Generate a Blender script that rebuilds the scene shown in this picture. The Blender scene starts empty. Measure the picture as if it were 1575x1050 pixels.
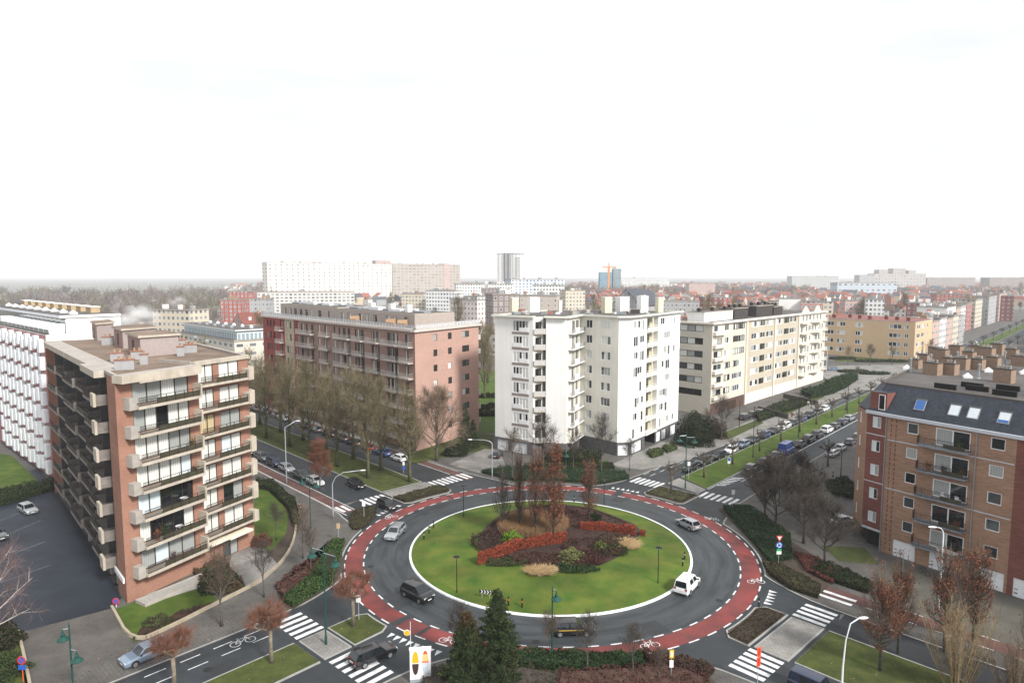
import bpy, math, random
from mathutils import Vector, Matrix, noise
R = math.radians
random.seed(7)
scene = bpy.context.scene
col = scene.collection

# ------------------------------------------------------------------ camera
HCAM, FPX, HOR = 37.0, 1030.0, 424.0
PITCH = math.atan((525 - HOR) / FPX)
cam = bpy.data.cameras.new('camera'); cam.sensor_width = 36; cam.lens = FPX / 1575 * 36
cam.clip_start = 0.5; cam.clip_end = 20000
camo = bpy.data.objects.new('camera', cam); col.objects.link(camo)
camo.location = (0, 0, HCAM); camo.rotation_euler = (math.pi / 2 - PITCH, 0, 0)
scene.camera = camo
# ------------------------------------------------------------------ world
SUN_EL, SUN_AZ = 38.0, 138.0      # azimuth clockwise from +Y
w = bpy.data.worlds.new('World'); scene.world = w; w.use_nodes = True
nt = w.node_tree; N = nt.nodes; LK = nt.links
bg = N['Background']
sky = N.new('ShaderNodeTexSky'); sky.sky_type = 'NISHITA'; sky.sun_disc = False
sky.sun_elevation = R(SUN_EL); sky.sun_rotation = R(SUN_AZ); sky.air_density = 1.0; sky.dust_density = 2.0
tc = N.new('ShaderNodeTexCoord'); mp = N.new('ShaderNodeMapping'); mp.inputs['Scale'].default_value = (1.2, 1.2, 5.0)
nz = N.new('ShaderNodeTexNoise'); nz.inputs['Scale'].default_value = 1.6; nz.inputs['Detail'].default_value = 6; nz.inputs['Roughness'].default_value = .55
rp = N.new('ShaderNodeValToRGB'); rp.color_ramp.elements[0].position = .30; rp.color_ramp.elements[0].color = (.74, .74, .74, 1)
rp.color_ramp.elements[1].position = .58; rp.color_ramp.elements[1].color = (1, 1, 1, 1)
mx = N.new('ShaderNodeMix'); mx.data_type = 'RGBA'
mx.inputs[7].default_value = (9.75, 9.85, 10.0, 1)
LK.new(tc.outputs['Generated'], mp.inputs['Vector']); LK.new(mp.outputs[0], nz.inputs['Vector']); LK.new(nz.outputs['Fac'], rp.inputs[0])
LK.new(rp.outputs[0], mx.inputs[0]); LK.new(sky.outputs[0], mx.inputs[6]); LK.new(mx.outputs[2], bg.inputs['Color'])
bg.inputs['Strength'].default_value = 0.06
sl = bpy.data.lights.new('sun', 'SUN'); sl.energy = 2.7; sl.angle = R(10); sl.color = (1, .96, .90)
so = bpy.data.objects.new('sun', sl); col.objects.link(so)
_d = Vector((math.sin(R(SUN_AZ)) * math.cos(R(SUN_EL)), math.cos(R(SUN_AZ)) * math.cos(R(SUN_EL)), math.sin(R(SUN_EL))))
so.rotation_euler = _d.to_track_quat('Z', 'Y').to_euler(); so.location = (200, -100, 300)
vs = scene.view_settings; vs.view_transform = 'Standard'; vs.look = 'None'; vs.exposure = 0.95; vs.gamma = 1.0
try: vs.use_curve_mapping = False
except Exception: pass
scene.cycles.max_bounces = 6; scene.cycles.diffuse_bounces = 3; scene.cycles.volume_bounces = 3

# ------------------------------------------------------------------ helpers
def G(px, py, z=0.0):
    """world point on the level z seen at photo pixel (1575x1050)"""
    dx = (px - 787.5) / FPX; dy = -(py - 525) / FPX
    d = (dx, math.cos(PITCH) + dy * math.sin(PITCH), -math.sin(PITCH) + dy * math.cos(PITCH))
    t = (z - HCAM) / d[2]
    return Vector((d[0] * t, d[1] * t, z))

def hexc(h):
    v = [int(h[i:i + 2], 16) / 255 for i in (0, 2, 4)]
    return tuple(c / 12.92 if c < .04045 else ((c + .055) / 1.055) ** 2.4 for c in v)

MATS = {}
def mat(name, c, rough=.85, var=.12, scale=2.0, big=.0, bigs=.08, metal=0, spec=.3, coat=0, stretch=None, bump=0, rnd=0, c2=None):
    if name in MATS: return MATS[name]
    m = bpy.data.materials.new(name); m.use_nodes = True; MATS[name] = m
    if isinstance(c, str): c = hexc(c)
    if isinstance(c2, str): c2 = hexc(c2)
    n = m.node_tree.nodes; l = m.node_tree.links; b = n['Principled BSDF']
    b.inputs['Roughness'].default_value = rough; b.inputs['Metallic'].default_value = metal
    b.inputs['Specular IOR Level'].default_value = spec
    if coat: b.inputs['Coat Weight'].default_value = coat; b.inputs['Coat Roughness'].default_value = .05
    if var == 0 and not big and not rnd and c2 is None:
        b.inputs['Base Color'].default_value = (*c, 1); return m
    g = n.new('ShaderNodeNewGeometry'); src = g.outputs['Position']
    if stretch:
        mpn = n.new('ShaderNodeMapping'); mpn.inputs['Scale'].default_value = stretch; l.new(src, mpn.inputs[0]); src = mpn.outputs[0]
    t = n.new('ShaderNodeTexNoise'); t.inputs['Scale'].default_value = scale; t.inputs['Detail'].default_value = 5; t.inputs['Roughness'].default_value = .6
    l.new(src, t.inputs['Vector'])
    rr = n.new('ShaderNodeMapRange'); rr.inputs['From Min'].default_value = .3; rr.inputs['From Max'].default_value = .7
    l.new(t.outputs['Fac'], rr.inputs['Value'])
    mx = n.new('ShaderNodeMix'); mx.data_type = 'RGBA'
    lo = tuple(x * (1 - var) for x in c) if c2 is None else c
    hi = tuple(min(1, x * (1 + var)) for x in c) if c2 is None else c2
    mx.inputs[6].default_value = (*lo, 1); mx.inputs[7].default_value = (*hi, 1)
    l.new(rr.outputs[0], mx.inputs[0]); out = mx.outputs[2]
    if big or rnd:
        hsv = n.new('ShaderNodeHueSaturation'); l.new(out, hsv.inputs['Color']); val = None
        if big:
            t2 = n.new('ShaderNodeTexNoise'); t2.inputs['Scale'].default_value = bigs; t2.inputs['Detail'].default_value = 4; l.new(g.outputs['Position'], t2.inputs['Vector'])
            r2 = n.new('ShaderNodeMapRange'); r2.inputs['From Min'].default_value = .3; r2.inputs['From Max'].default_value = .7
            r2.inputs['To Min'].default_value = 1 - big; r2.inputs['To Max'].default_value = 1 + big; l.new(t2.outputs['Fac'], r2.inputs['Value']); val = r2.outputs[0]
        if rnd:
            oi = n.new('ShaderNodeObjectInfo'); r3 = n.new('ShaderNodeMapRange'); r3.inputs['To Min'].default_value = 1 - rnd; r3.inputs['To Max'].default_value = 1 + rnd
            l.new(oi.outputs['Random'], r3.inputs['Value'])
            if val is None: val = r3.outputs[0]
            else:
                mm = n.new('ShaderNodeMath'); mm.operation = 'MULTIPLY'; l.new(val, mm.inputs[0]); l.new(r3.outputs[0], mm.inputs[1]); val = mm.outputs[0]
        l.new(val, hsv.inputs['Value']); out = hsv.outputs[0]
    l.new(out, b.inputs['Base Color'])
    if bump:
        bp = n.new('ShaderNodeBump'); bp.inputs['Strength'].default_value = bump; bp.inputs['Distance'].default_value = .05
        l.new(t.outputs['Fac'], bp.inputs['Height']); l.new(bp.outputs[0], b.inputs['Normal'])
    return m

class MB:
    def __init__(s): s.v = []; s.f = []; s.m = []; s.ms = []
    def mi(s, m):
        if m not in s.ms: s.ms.append(m)
        return s.ms.index(m)
    def quad(s, a, b, c, d, m):
        i = len(s.v); s.v += [tuple(a), tuple(b), tuple(c), tuple(d)]; s.f.append((i, i + 1, i + 2, i + 3)); s.m.append(s.mi(m))
    def tri(s, a, b, c, m):
        i = len(s.v); s.v += [tuple(a), tuple(b), tuple(c)]; s.f.append((i, i + 1, i + 2)); s.m.append(s.mi(m))
    def ngon(s, pts, m):
        i = len(s.v); s.v += [tuple(p) for p in pts]; s.f.append(tuple(range(i, i + len(pts)))); s.m.append(s.mi(m))
    def box(s, x0, y0, z0, x1, y1, z1, m, mt=None):
        i = len(s.v); k = s.mi(m); kt = k if mt is None else s.mi(mt)
        s.v += [(x0, y0, z0), (x1, y0, z0), (x1, y1, z0), (x0, y1, z0), (x0, y0, z1), (x1, y0, z1), (x1, y1, z1), (x0, y1, z1)]
        for q, kk in (((3, 2, 1, 0), k), ((4, 5, 6, 7), kt), ((0, 1, 5, 4), k), ((1, 2, 6, 5), k), ((2, 3, 7, 6), k), ((3, 0, 4, 7), k)):
            s.f.append(tuple(i + j for j in q)); s.m.append(kk)
    def prism(s, poly, z0, z1, m, mt=None, bottom=True):
        n = len(poly); i = len(s.v); k = s.mi(m); kt = k if mt is None else s.mi(mt)
        ar = sum(poly[j][0] * poly[(j + 1) % n][1] - poly[(j + 1) % n][0] * poly[j][1] for j in range(n))
        if ar < 0: poly = poly[::-1]
        s.v += [(p[0], p[1], z0) for p in poly] + [(p[0], p[1], z1) for p in poly]
        for j in range(n):
            a, b = i + j, i + (j + 1) % n
            s.f.append((a, b, b + n, a + n)); s.m.append(k)
        s.f.append(tuple(range(i + n, i + 2 * n))); s.m.append(kt)
        if bottom: s.f.append(tuple(range(i + n - 1, i - 1, -1))); s.m.append(k)
    def tube(s, pts, rad, n, m, cap=True):
        k = s.mi(m); pts = [Vector(p) for p in pts]; base = len(s.v)
        if not isinstance(rad, (list, tuple)): rad = [rad] * len(pts)
        up = None
        for j, p in enumerate(pts):
            t = (pts[min(j + 1, len(pts) - 1)] - pts[max(j - 1, 0)])
            if t.length < 1e-9: t = Vector((0, 0, 1))
            t.normalize()
            if up is None: up = Vector((1, 0, 0)) if abs(t.x) < .8 else Vector((0, 1, 0))
            a = (up - t * up.dot(t)).normalized(); b = t.cross(a); up = a
            for q in range(n):
                an = 2 * math.pi * q / n
                s.v.append(tuple(p + (a * math.cos(an) + b * math.sin(an)) * rad[j]))
        for j in range(len(pts) - 1):
            for q in range(n):
                a = base + j * n + q; b = base + j * n + (q + 1) % n
                s.f.append((a, b, b + n, a + n)); s.m.append(k)
        if cap:
            s.f.append(tuple(base + q for q in range(n - 1, -1, -1))); s.m.append(k)
            e = base + (len(pts) - 1) * n; s.f.append(tuple(e + q for q in range(n))); s.m.append(k)
    def lathe(s, prof, n, m, c=(0, 0, 0)):
        k = s.mi(m); base = len(s.v)
        for r, z in prof:
            for q in range(n):
                an = 2 * math.pi * q / n; s.v.append((c[0] + r * math.cos(an), c[1] + r * math.sin(an), c[2] + z))
        for j in range(len(prof) - 1):
            for q in range(n):
                a = base + j * n + q; b = base + j * n + (q + 1) % n
                s.f.append((a, b, b + n, a + n)); s.m.append(k)
        s.f.append(tuple(base + q for q in range(n - 1, -1, -1))); s.m.append(k)
        e = base + (len(prof) - 1) * n; s.f.append(tuple(e + q for q in range(n))); s.m.append(k)
    def mesh(s, name, smooth=False):
        me = bpy.data.meshes.new(name); me.from_pydata(s.v, [], s.f)
        for m in s.ms: me.materials.append(m)
        me.polygons.foreach_set('material_index', s.m)
        if smooth: me.polygons.foreach_set('use_smooth', [True] * len(s.f))
        me.update(); return me

def link(name, me, parent=None, loc=(0, 0, 0), rz=0, **kw):
    o = bpy.data.objects.new(name, me); col.objects.link(o)
    o.location = loc; o.rotation_euler = (0, 0, rz)
    if parent is not None: o.parent = parent
    for k, v in kw.items():
        if v: o[k] = v
    return o
def thing(name, label, cat, loc=(0, 0, 0), rz=0, group=None, me=None):
    return link(name, me, None, loc, rz, label=label, category=cat, group=group)
def struct(name, mb, loc=(0, 0, 0)):
    return link(name, mb.mesh(name), None, loc, 0, kind='structure')
def copy_tree(o, parent=None, **kw):
    c = o.copy(); col.objects.link(c)
    if parent is not None: c.parent = parent
    for ch in o.children: copy_tree(ch, c)
    for k, v in kw.items(): c[k] = v
    return c

class F:
    """a facade line seen from outside: p0 left end, p1 right end"""
    def __init__(s, p0, p1):
        s.p0 = Vector((p0[0], p0[1], 0)); s.p1 = Vector((p1[0], p1[1], 0)); d = s.p1 - s.p0; s.L = d.length; s.d = d / s.L
        s.n = Vector((s.d.y, -s.d.x, 0)); s.rz = math.atan2(s.d.y, s.d.x)
    def P(s, a, z=0, o=0): return s.p0 + s.d * a + s.n * o + Vector((0, 0, z))
    def off(s, a0, a1, o): p, q = s.P(a0, 0, o), s.P(a1, 0, o); return F(p, q)

def fbox(mb, f, a0, a1, o0, o1, z0, z1, m, org, mt=None):
    """box on a facade: a along, o outward"""
    pl = [f.P(a0, 0, o0) - org, f.P(a1, 0, o0) - org, f.P(a1, 0, o1) - org, f.P(a0, 0, o1) - org]
    mb.prism([(p.x, p.y) for p in pl], z0, z1, m, mt)

def facade(mb, f, z0, z1, holes, m, org, rev=.16, mrev=None):
    """wall sheet with real openings and reveals; holes = (a0,z0,a1,z1)"""
    hs = [h for h in holes if h[2] > h[0] and h[3] > h[1]]
    zs = sorted({z0, z1, *[h[1] for h in hs], *[h[3] for h in hs]})
    for zi in range(len(zs) - 1):
        za, zb = zs[zi], zs[zi + 1]
        if zb - za < 1e-5: continue
        row = sorted([(h[0], h[2]) for h in hs if h[1] <= za + 1e-6 and h[3] >= zb - 1e-6]); x = 0.0
        for a, b in row + [(f.L, f.L)]:
            if a > x + 1e-6:
                mb.quad(f.P(x, za) - org, f.P(a, za) - org, f.P(a, zb) - org, f.P(x, zb) - org, m)
            x = max(x, b)
    mr = mrev or m
    for a0, b0, a1, b1 in hs:
        q = lambda a, z, o: f.P(a, z, o) - org
        mb.quad(q(a0, b0, 0), q(a0, b0, -rev), q(a0, b1, -rev), q(a0, b1, 0), mr)
        mb.quad(q(a1, b0, -rev), q(a1, b0, 0), q(a1, b1, 0), q(a1, b1, -rev), mr)
        mb.quad(q(a0, b0, 0), q(a1, b0, 0), q(a1, b0, -rev), q(a0, b0, -rev), mr)
        mb.quad(q(a0, b1, -rev), q(a1, b1, -rev), q(a1, b1, 0), q(a0, b1, 0), mr)

# ------------------------------------------------------------------ glass and curtains
def glassmat(name, c, rough=.06, folds=0, c2=None, spec=.5):
    if name in MATS: return MATS[name]
    m = bpy.data.materials.new(name); m.use_nodes = True; MATS[name] = m
    n = m.node_tree.nodes; l = m.node_tree.links; b = n['Principled BSDF']
    b.inputs['Roughness'].default_value = rough; b.inputs['Specular IOR Level'].default_value = spec
    b.inputs['Coat Weight'].default_value = .6; b.inputs['Coat Roughness'].default_value = .03
    if folds:
        tcx = n.new('ShaderNodeTexCoord'); wv = n.new('ShaderNodeTexWave'); wv.wave_type = 'BANDS'; wv.bands_direction = 'X'
        wv.inputs['Scale'].default_value = folds; wv.inputs['Distortion'].default_value = 3; wv.inputs['Detail'].default_value = 2
        l.new(tcx.outputs['Object'], wv.inputs[0]); mx = n.new('ShaderNodeMix'); mx.data_type = 'RGBA'
        mx.inputs[6].default_value = (*(c2 or tuple(x * .6 for x in c)), 1); mx.inputs[7].default_value = (*c, 1)
        l.new(wv.outputs['Fac'], mx.inputs[0]); l.new(mx.outputs[2], b.inputs['Base Color'])
        b.inputs['Roughness'].default_value = .5; b.inputs['Coat Weight'].default_value = .3
    else:
        b.inputs['Base Color'].default_value = (*c, 1)
    return m
GL_DARK = glassmat('window_glass_dark', (.012, .015, .018))
GL_MID = glassmat('window_glass_grey', (.05, .06, .065))
GL_CUR = glassmat('net_curtain', (.76, .77, .73), folds=1.1, c2=(.55, .56, .53))
GL_CUR2 = glassmat('grey_curtain', (.36, .38, .37), folds=1.3, c2=(.27, .285, .28))
GL_WARM = glassmat('warm_curtain', (.62, .50, .30), folds=1.0)
GL_BLIND = glassmat('pale_blind', (.60, .68, .72), folds=0, rough=.4)
GLASS = [GL_DARK, GL_MID, GL_CUR, GL_CUR2]

WM = {}
def window_meshes(w, h, cols, fm, panes, rows=1, fw=.06, rec=.12):
    """frame mesh and pane mesh; origin bottom left on the wall face, -Y is outward"""
    key = (round(w, 2), round(h, 2), cols, fm.name, tuple(p.name for p in panes), rows, fw, rec)
    if key in WM: return WM[key]
    a = MB(); y0, y1 = rec - .07, rec - .01
    a.box(0, y0, 0, w, y1, fw, fm); a.box(0, y0, h - fw, w, y1, h, fm)
    a.box(0, y0, fw, fw, y1, h - fw, fm); a.box(w - fw, y0, fw, w, y1, h - fw, fm)
    p = MB(); cw = w / cols
    for c in range(cols):
        if c: a.box(c * cw - fw * .6, y0, fw, c * cw + fw * .6, y1, h - fw, fm)
        p.quad((c * cw, rec, 0), ((c + 1) * cw, rec, 0), ((c + 1) * cw, rec, h), (c * cw, rec, h), panes[c % len(panes)])
    for r_ in range(1, rows):
        z = h * r_ / rows * 1.1 if rows == 2 else h * r_ / rows
        a.box(fw, y0 + .005, z - fw * .4, w - fw, y1 - .005, z + fw * .4, fm)
    WM[key] = (a.mesh('window'), p.mesh('pane')); return WM[key]
def put_window(root, f, a, z, w, h, cols, fm, panes, o=0, name='window', rows=1, fw=.06, rec=.12, pane=True):
    fr, pn = window_meshes(w, h, cols, fm, panes, rows, fw, rec)
    q = link(name, fr, root, f.P(a, z, o) - Vector(root.location), f.rz)
    if pane: link('pane', pn, q)
    return q
def rpanes(rng, n, wts=(5, 2, 4, 3), extra=()):
    return tuple(rng.choices(GLASS + list(extra), list(wts) + [1] * len(extra), k=n))
# ------------------------------------------------------------------ ground, roads, pavements
CX, CY = 5.1, 88.6
ANG = {'NE': R(47.5), 'NW': R(133.6), 'SW': R(227.5), 'SE': R(313.6)}
def AP(arm, d, b, z=0.0):
    a = ANG[arm]; return Vector((CX + d * math.cos(a) - b * math.sin(a), CY + d * math.sin(a) + b * math.cos(a), z))
RIN, ROUT, RRED = 19.0, 27.3, 24.9
ASPH = mat('asphalt', (.027, .032, .037), rough=.62, var=.28, scale=.35, big=.22, bigs=.06, spec=.4, bump=.05)
ASPH2 = mat('parking_asphalt', (.020, .025, .036), rough=.55, var=.3, scale=.25, big=.2)
REDL = mat('red_bike_lane', (.235, .047, .043), rough=.75, scale=.33, big=.25, bigs=.10, c2=(.095, .036, .035))
BRNL = mat('faded_bike_lane', (.105, .055, .048), rough=.8, var=.25, scale=.6, big=.2)
PAINT = mat('road_paint', (.40, .41, .42), rough=.6, scale=1.6, c2=(.86, .87, .88))
KERB = mat('kerb_stone', (.30, .30, .29), rough=.85, var=.15, scale=1.5)
WKERB = mat('white_kerb', (.74, .75, .78), rough=.6, var=.14, scale=1.2)
GRASS = mat('grass', (.030, .070, .006), rough=.95, var=.35, scale=.55, big=.22, bigs=.13, c2=(.080, .108, .015), bump=.3)
GRASSI = mat('mown_grass', (.034, .086, .006), rough=.95, scale=.38, big=.28, bigs=.16, c2=(.104, .122, .018), bump=.5)
GRASSD = mat('winter_grass', (.034, .050, .010), rough=.95, scale=.8, big=.3, bigs=.1, c2=(.066, .078, .018), bump=.3)
SOIL = mat('soil', (.045, .034, .026), rough=1, var=.4, scale=2.0, c2=(.075, .058, .045), bump=.4)
def pavers(name, c, dx=.24, dy=.12, ang=0):
    if name in MATS: return MATS[name]
    m = bpy.data.materials.new(name); m.use_nodes = True; MATS[name] = m
    n = m.node_tree.nodes; l = m.node_tree.links; b = n['Principled BSDF']; b.inputs['Roughness'].default_value = .85
    g = n.new('ShaderNodeNewGeometry'); mp = n.new('ShaderNodeMapping'); mp.inputs['Rotation'].default_value = (0, 0, ang); l.new(g.outputs['Position'], mp.inputs[0])
    br = n.new('ShaderNodeTexBrick'); br.inputs['Scale'].default_value = 1.0; br.inputs['Brick Width'].default_value = dx * 2.2; br.inputs['Row Height'].default_value = dy * 3
    br.inputs['Mortar Size'].default_value = .025; br.inputs['Color1'].default_value = (*c, 1); br.inputs['Color2'].default_value = (*[x * .86 for x in c], 1); br.inputs['Mortar'].default_value = (*[x * .62 for x in c], 1)
    l.new(mp.outputs[0], br.inputs[0])
    t = n.new('ShaderNodeTexNoise'); t.inputs['Scale'].default_value = .22; t.inputs['Detail'].default_value = 7; t.inputs['Roughness'].default_value = .7; l.new(g.outputs['Position'], t.inputs['Vector'])
    r2 = n.new('ShaderNodeMapRange'); r2.inputs['From Min'].default_value = .3; r2.inputs['From Max'].default_value = .7; r2.inputs['To Min'].default_value = .52; r2.inputs['To Max'].default_value = 1.25; l.new(t.outputs['Fac'], r2.inputs['Value'])
    h = n.new('ShaderNodeHueSaturation'); l.new(br.outputs['Color'], h.inputs['Color']); l.new(r2.outputs[0], h.inputs['Value']); l.new(h.outputs[0], b.inputs['Base Color'])
    return m
PAVE = pavers('grey_pavers', (.108, .102, .095), ang=R(43))
PAVEL = pavers('light_pavers', (.25, .24, .225), ang=R(43))
PAVED = pavers('dark_cobbles', (.115, .105, .095), dx=.12, dy=.08, ang=R(25))
CITY = mat('city_ground', (.17, .17, .155), var=.3, scale=.02, big=.3, bigs=.008)

mb = MB(); mb.quad((-9000, -300, 0), (9000, -300, 0), (9000, 12000, 0), (-9000, 12000, 0), CITY); struct('ground', mb)
# asphalt sheet: disc plus the four arms
mb = MB(); Z = .02
mb.ngon([(CX + 36 * math.cos(2 * math.pi * k / 96), CY + 36 * math.sin(2 * math.pi * k / 96), Z) for k in range(96)], ASPH)
for arm, D, bl, br in (('NE', 900, 9.5, -13), ('NW', 420, 15, -14.5), ('SW', 140, 10, -11), ('SE', 140, 11, -10)):
    mb.quad(AP(arm, 35.0, br, Z - .004), AP(arm, D, br, Z - .004), AP(arm, D, bl, Z - .004), AP(arm, 35.0, bl, Z - .004), ASPH)
struct('road', mb)

def ribbon(mb, pts, w0, w1, z, m, closed=False):
    """flat strip between offsets w0,w1 (left positive) of a path"""
    n = len(pts); L = []
    for i, p in enumerate(pts):
        a = pts[(i - 1) % n] if closed or i else pts[0]; b = pts[(i + 1) % n] if closed or i < n - 1 else pts[-1]
        t = Vector((b[0] - a[0], b[1] - a[1])); t.normalize(); nn = Vector((-t.y, t.x))
        L.append(((p[0] + nn.x * w0, p[1] + nn.y * w0, z), (p[0] + nn.x * w1, p[1] + nn.y * w1, z)))
    for i in range(n if closed else n - 1):
        a, b = L[i], L[(i + 1) % n]
        mb.quad(a[0], b[0], b[1], a[1], m) if w1 > w0 else mb.quad(a[1], b[1], b[0], a[0], m)
def smooth(pts, it=2, closed=False):
    for _ in range(it):
        q = [] if closed else [pts[0]]
        n = len(pts)
        for i in range(n if closed else n - 1):
            a, b = Vector(pts[i]), Vector(pts[(i + 1) % n]); q += [a * .75 + b * .25, a * .25 + b * .75]
        if not closed: q.append(pts[-1])
        pts = q
    return [Vector(p) for p in pts]
def ang_of(p): return math.atan2(p[1] - CY, p[0] - CX)
def ringarc(a0, a1, r, n=24):
    while a1 < a0: a1 += 2 * math.pi
    return [Vector((CX + r * math.cos(a0 + (a1 - a0) * k / n), CY + r * math.sin(a0 + (a1 - a0) * k / n))) for k in range(n + 1)]
KL = {'NE': 8.5, 'NW': 14.0, 'SW': 8.3, 'SE': 10.0}; KR = {'NE': -11.6, 'NW': -13.6, 'SW': -9.8, 'SE': -8.8}
FARD = {'NE': 900, 'NW': 420, 'SW': 140, 'SE': 140}
KERBPATH = {}
for nm, A, B in (('north', 'NE', 'NW'), ('west', 'NW', 'SW'), ('south', 'SW', 'SE'), ('east', 'SE', 'NE')):
    a0 = ang_of(AP(A, 26, KL[A] + 2.2)); a1 = ang_of(AP(B, 26, KR[B] - 2.2))
    inner = [AP(A, 38, KL[A]).xy, AP(A, 32, KL[A] + .2).xy, AP(A, 28.5, KL[A] + 1.0).xy] + ringarc(a0 + .03, a1 - .03, ROUT + .35, 22) + [AP(B, 28.5, KR[B] - 1.0).xy, AP(B, 32, KR[B] - .2).xy, AP(B, 38, KR[B]).xy]
    inner = smooth([Vector((p[0], p[1])) for p in inner], 1)
    path = [AP(A, FARD[A], KL[A]).xy] + inner + [AP(B, FARD[B], KR[B]).xy]
    KERBPATH[nm] = path
    mb = MB(); mb.prism([(p[0], p[1]) for p in path], .004, .12, PAVE, bottom=False); struct('pavement', mb)
    mb = MB(); ribbon(mb, path, 0.02, -.20, .124, KERB); struct('kerb', mb)
# medians
def median(arm, pts, m, kerb=True):
    P = [AP(arm, d, b) for d, b in pts]
    mb = MB(); mb.prism([(p.x, p.y) for p in P], .004, .13, KERB, m, bottom=False); struct('median_lawn' if m in (GRASS, GRASSD) else 'traffic_island', mb)
    if kerb:
        Q = [p.xy for p in P]; ar = sum(Q[j][0] * Q[(j + 1) % len(Q)][1] - Q[(j + 1) % len(Q)][0] * Q[j][1] for j in range(len(Q)))
        mb = MB(); ribbon(mb, Q, -.01, .18 if ar > 0 else -.18, .134, KERB, closed=True); struct('kerb', mb)
median('NE', [(41, 2.2), (900, 2.2), (900, -4.4), (38, -4.4)], GRASS)
median('NE', [(40.2, 2.2), (36.0, 2.2), (34.6, -4.4), (37.4, -4.4)], PAVEL)
median('NW', [(35.8, 4.0), (420, 4.0), (420, -4.6), (35.8, -4.6)], GRASSD)
median('NW', [(32.4, 4.0), (35.2, 4.0), (35.2, -4.8), (32.4, -4.8)], PAVEL)
median('SE', [(35.2, 5.3), (140, 5.3), (140, -3.2), (35.2, -3.2)], GRASSD)
median('SE', [(31.2, 5.2), (34.7, 5.3), (34.7, -3.4), (31.2, -3.4)], PAVEL)
median('SW', [(36.2, 1.3), (140, 1.3), (140, -3.7), (36.2, -3.7)], GRASSD)
median('SW', [(32.6, 1.2), (35.7, 1.2), (35.7, -3.6), (32.6, -3.6)], PAVEL)
# planted splitter islands beside the ring
def splitter(arm, bl, br, d0, d1, m, n=8):
    pts = []
    for k in range(n + 1):
        b = bl + (br - bl) * k / n; dd = math.sqrt(max(0, (ROUT + .5) ** 2 - b * b)); pts.append((max(d0, dd), b))
    pts[0] = (pts[0][0] + 1.0, bl); pts[-1] = (pts[-1][0] + 1.0, br)
    median(arm, pts + [(d1, br), (d1, bl)], m)
splitter('NE', 2.6, -5.2, 27, 34.0, SOIL); splitter('NW', 4.4, -5.4, 27, 32.0, SOIL)
splitter('SE', 5.4, -3.6, 27, 30.8, SOIL); splitter('SW', 1.2, -3.7, 27, 32.3, GRASSD)
# red bicycle ring
mb = MB(); ring = ringarc(0, 2 * math.pi - 1e-6, 26.1, 140)[:-1]
ribbon(mb, ring, -1.1, 1.1, .024, REDL, closed=True); struct('bicycle_lane', mb)
mb = MB()
ribbon(mb, [AP('NW', d, 12.8).xy for d in (31, 60, 120, 300)], -1.0, 1.0, .026, BRNL)
ribbon(mb, [AP('NW', d, -12.3).xy for d in (31, 60, 120, 300)], -.95, .95, .026, BRNL)
ribbon(mb, [AP('SE', d, 14.4).xy for d in (31, 60, 120)], -1.2, 1.2, .126, BRNL)
struct('bicycle_lane', mb)
# worn grey tyre bands and repair patches on the ring carriageway
PATCH = mat('asphalt_patch', (.030, .033, .037), rough=.6, var=.2, scale=.8)
def ring_asphalt():
    """asphalt whose wear runs along the direction of travel round the centre"""
    m = bpy.data.materials.new('ring_asphalt'); m.use_nodes = True; n = m.node_tree.nodes; l = m.node_tree.links; b = n['Principled BSDF']; b.inputs['Roughness'].default_value = .58
    g = n.new('ShaderNodeNewGeometry'); sp = n.new('ShaderNodeSeparateXYZ'); sb = n.new('ShaderNodeVectorMath'); sb.operation = 'SUBTRACT'; sb.inputs[1].default_value = (CX, CY, 0); l.new(g.outputs['Position'], sb.inputs[0]); l.new(sb.outputs[0], sp.inputs[0])
    at = n.new('ShaderNodeMath'); at.operation = 'ARCTAN2'; l.new(sp.outputs[1], at.inputs[0]); l.new(sp.outputs[0], at.inputs[1]); ln = n.new('ShaderNodeVectorMath'); ln.operation = 'LENGTH'; l.new(sb.outputs[0], ln.inputs[0])
    cb = n.new('ShaderNodeCombineXYZ'); l.new(at.outputs[0], cb.inputs[0]); l.new(ln.outputs['Value'], cb.inputs[1]); mp = n.new('ShaderNodeMapping'); mp.inputs['Scale'].default_value = (1.5, .55, 1); l.new(cb.outputs[0], mp.inputs[0])
    t = n.new('ShaderNodeTexNoise'); t.inputs['Scale'].default_value = 1.9; t.inputs['Detail'].default_value = 7; t.inputs['Roughness'].default_value = .62; t.inputs['Distortion'].default_value = .6; l.new(mp.outputs[0], t.inputs['Vector'])
    r = n.new('ShaderNodeValToRGB'); r.color_ramp.elements[0].position = .36; r.color_ramp.elements[0].color = (.022, .028, .033, 1); r.color_ramp.elements[1].position = .68; r.color_ramp.elements[1].color = (.068, .079, .088, 1); l.new(t.outputs['Fac'], r.inputs[0])
    t2 = n.new('ShaderNodeTexNoise'); t2.inputs['Scale'].default_value = 6; t2.inputs['Detail'].default_value = 4; l.new(g.outputs['Position'], t2.inputs['Vector']); mx = n.new('ShaderNodeMix'); mx.data_type = 'RGBA'; mx.blend_type = 'MULTIPLY'; mx.inputs[0].default_value = .5; l.new(r.outputs[0], mx.inputs[6]); l.new(t2.outputs['Fac'], mx.inputs[7]); l.new(mx.outputs[2], b.inputs['Base Color']); return m
mb = MB(); ribbon(mb, ringarc(0, 2 * math.pi - 1e-6, 22, 160)[:-1], -3.0, 3.05, .0235, ring_asphalt(), closed=True); struct('ring_road', mb)
mb = MB()
for aa, wd in ((3.75, .16), (5.1, .1), (.95, .09), (2.5, .07), (4.2, .07)):
    pa = ringarc(aa, aa + wd, 23.4, 4); ribbon(mb, pa, -1.2, 1.3, .026, PATCH)
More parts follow.
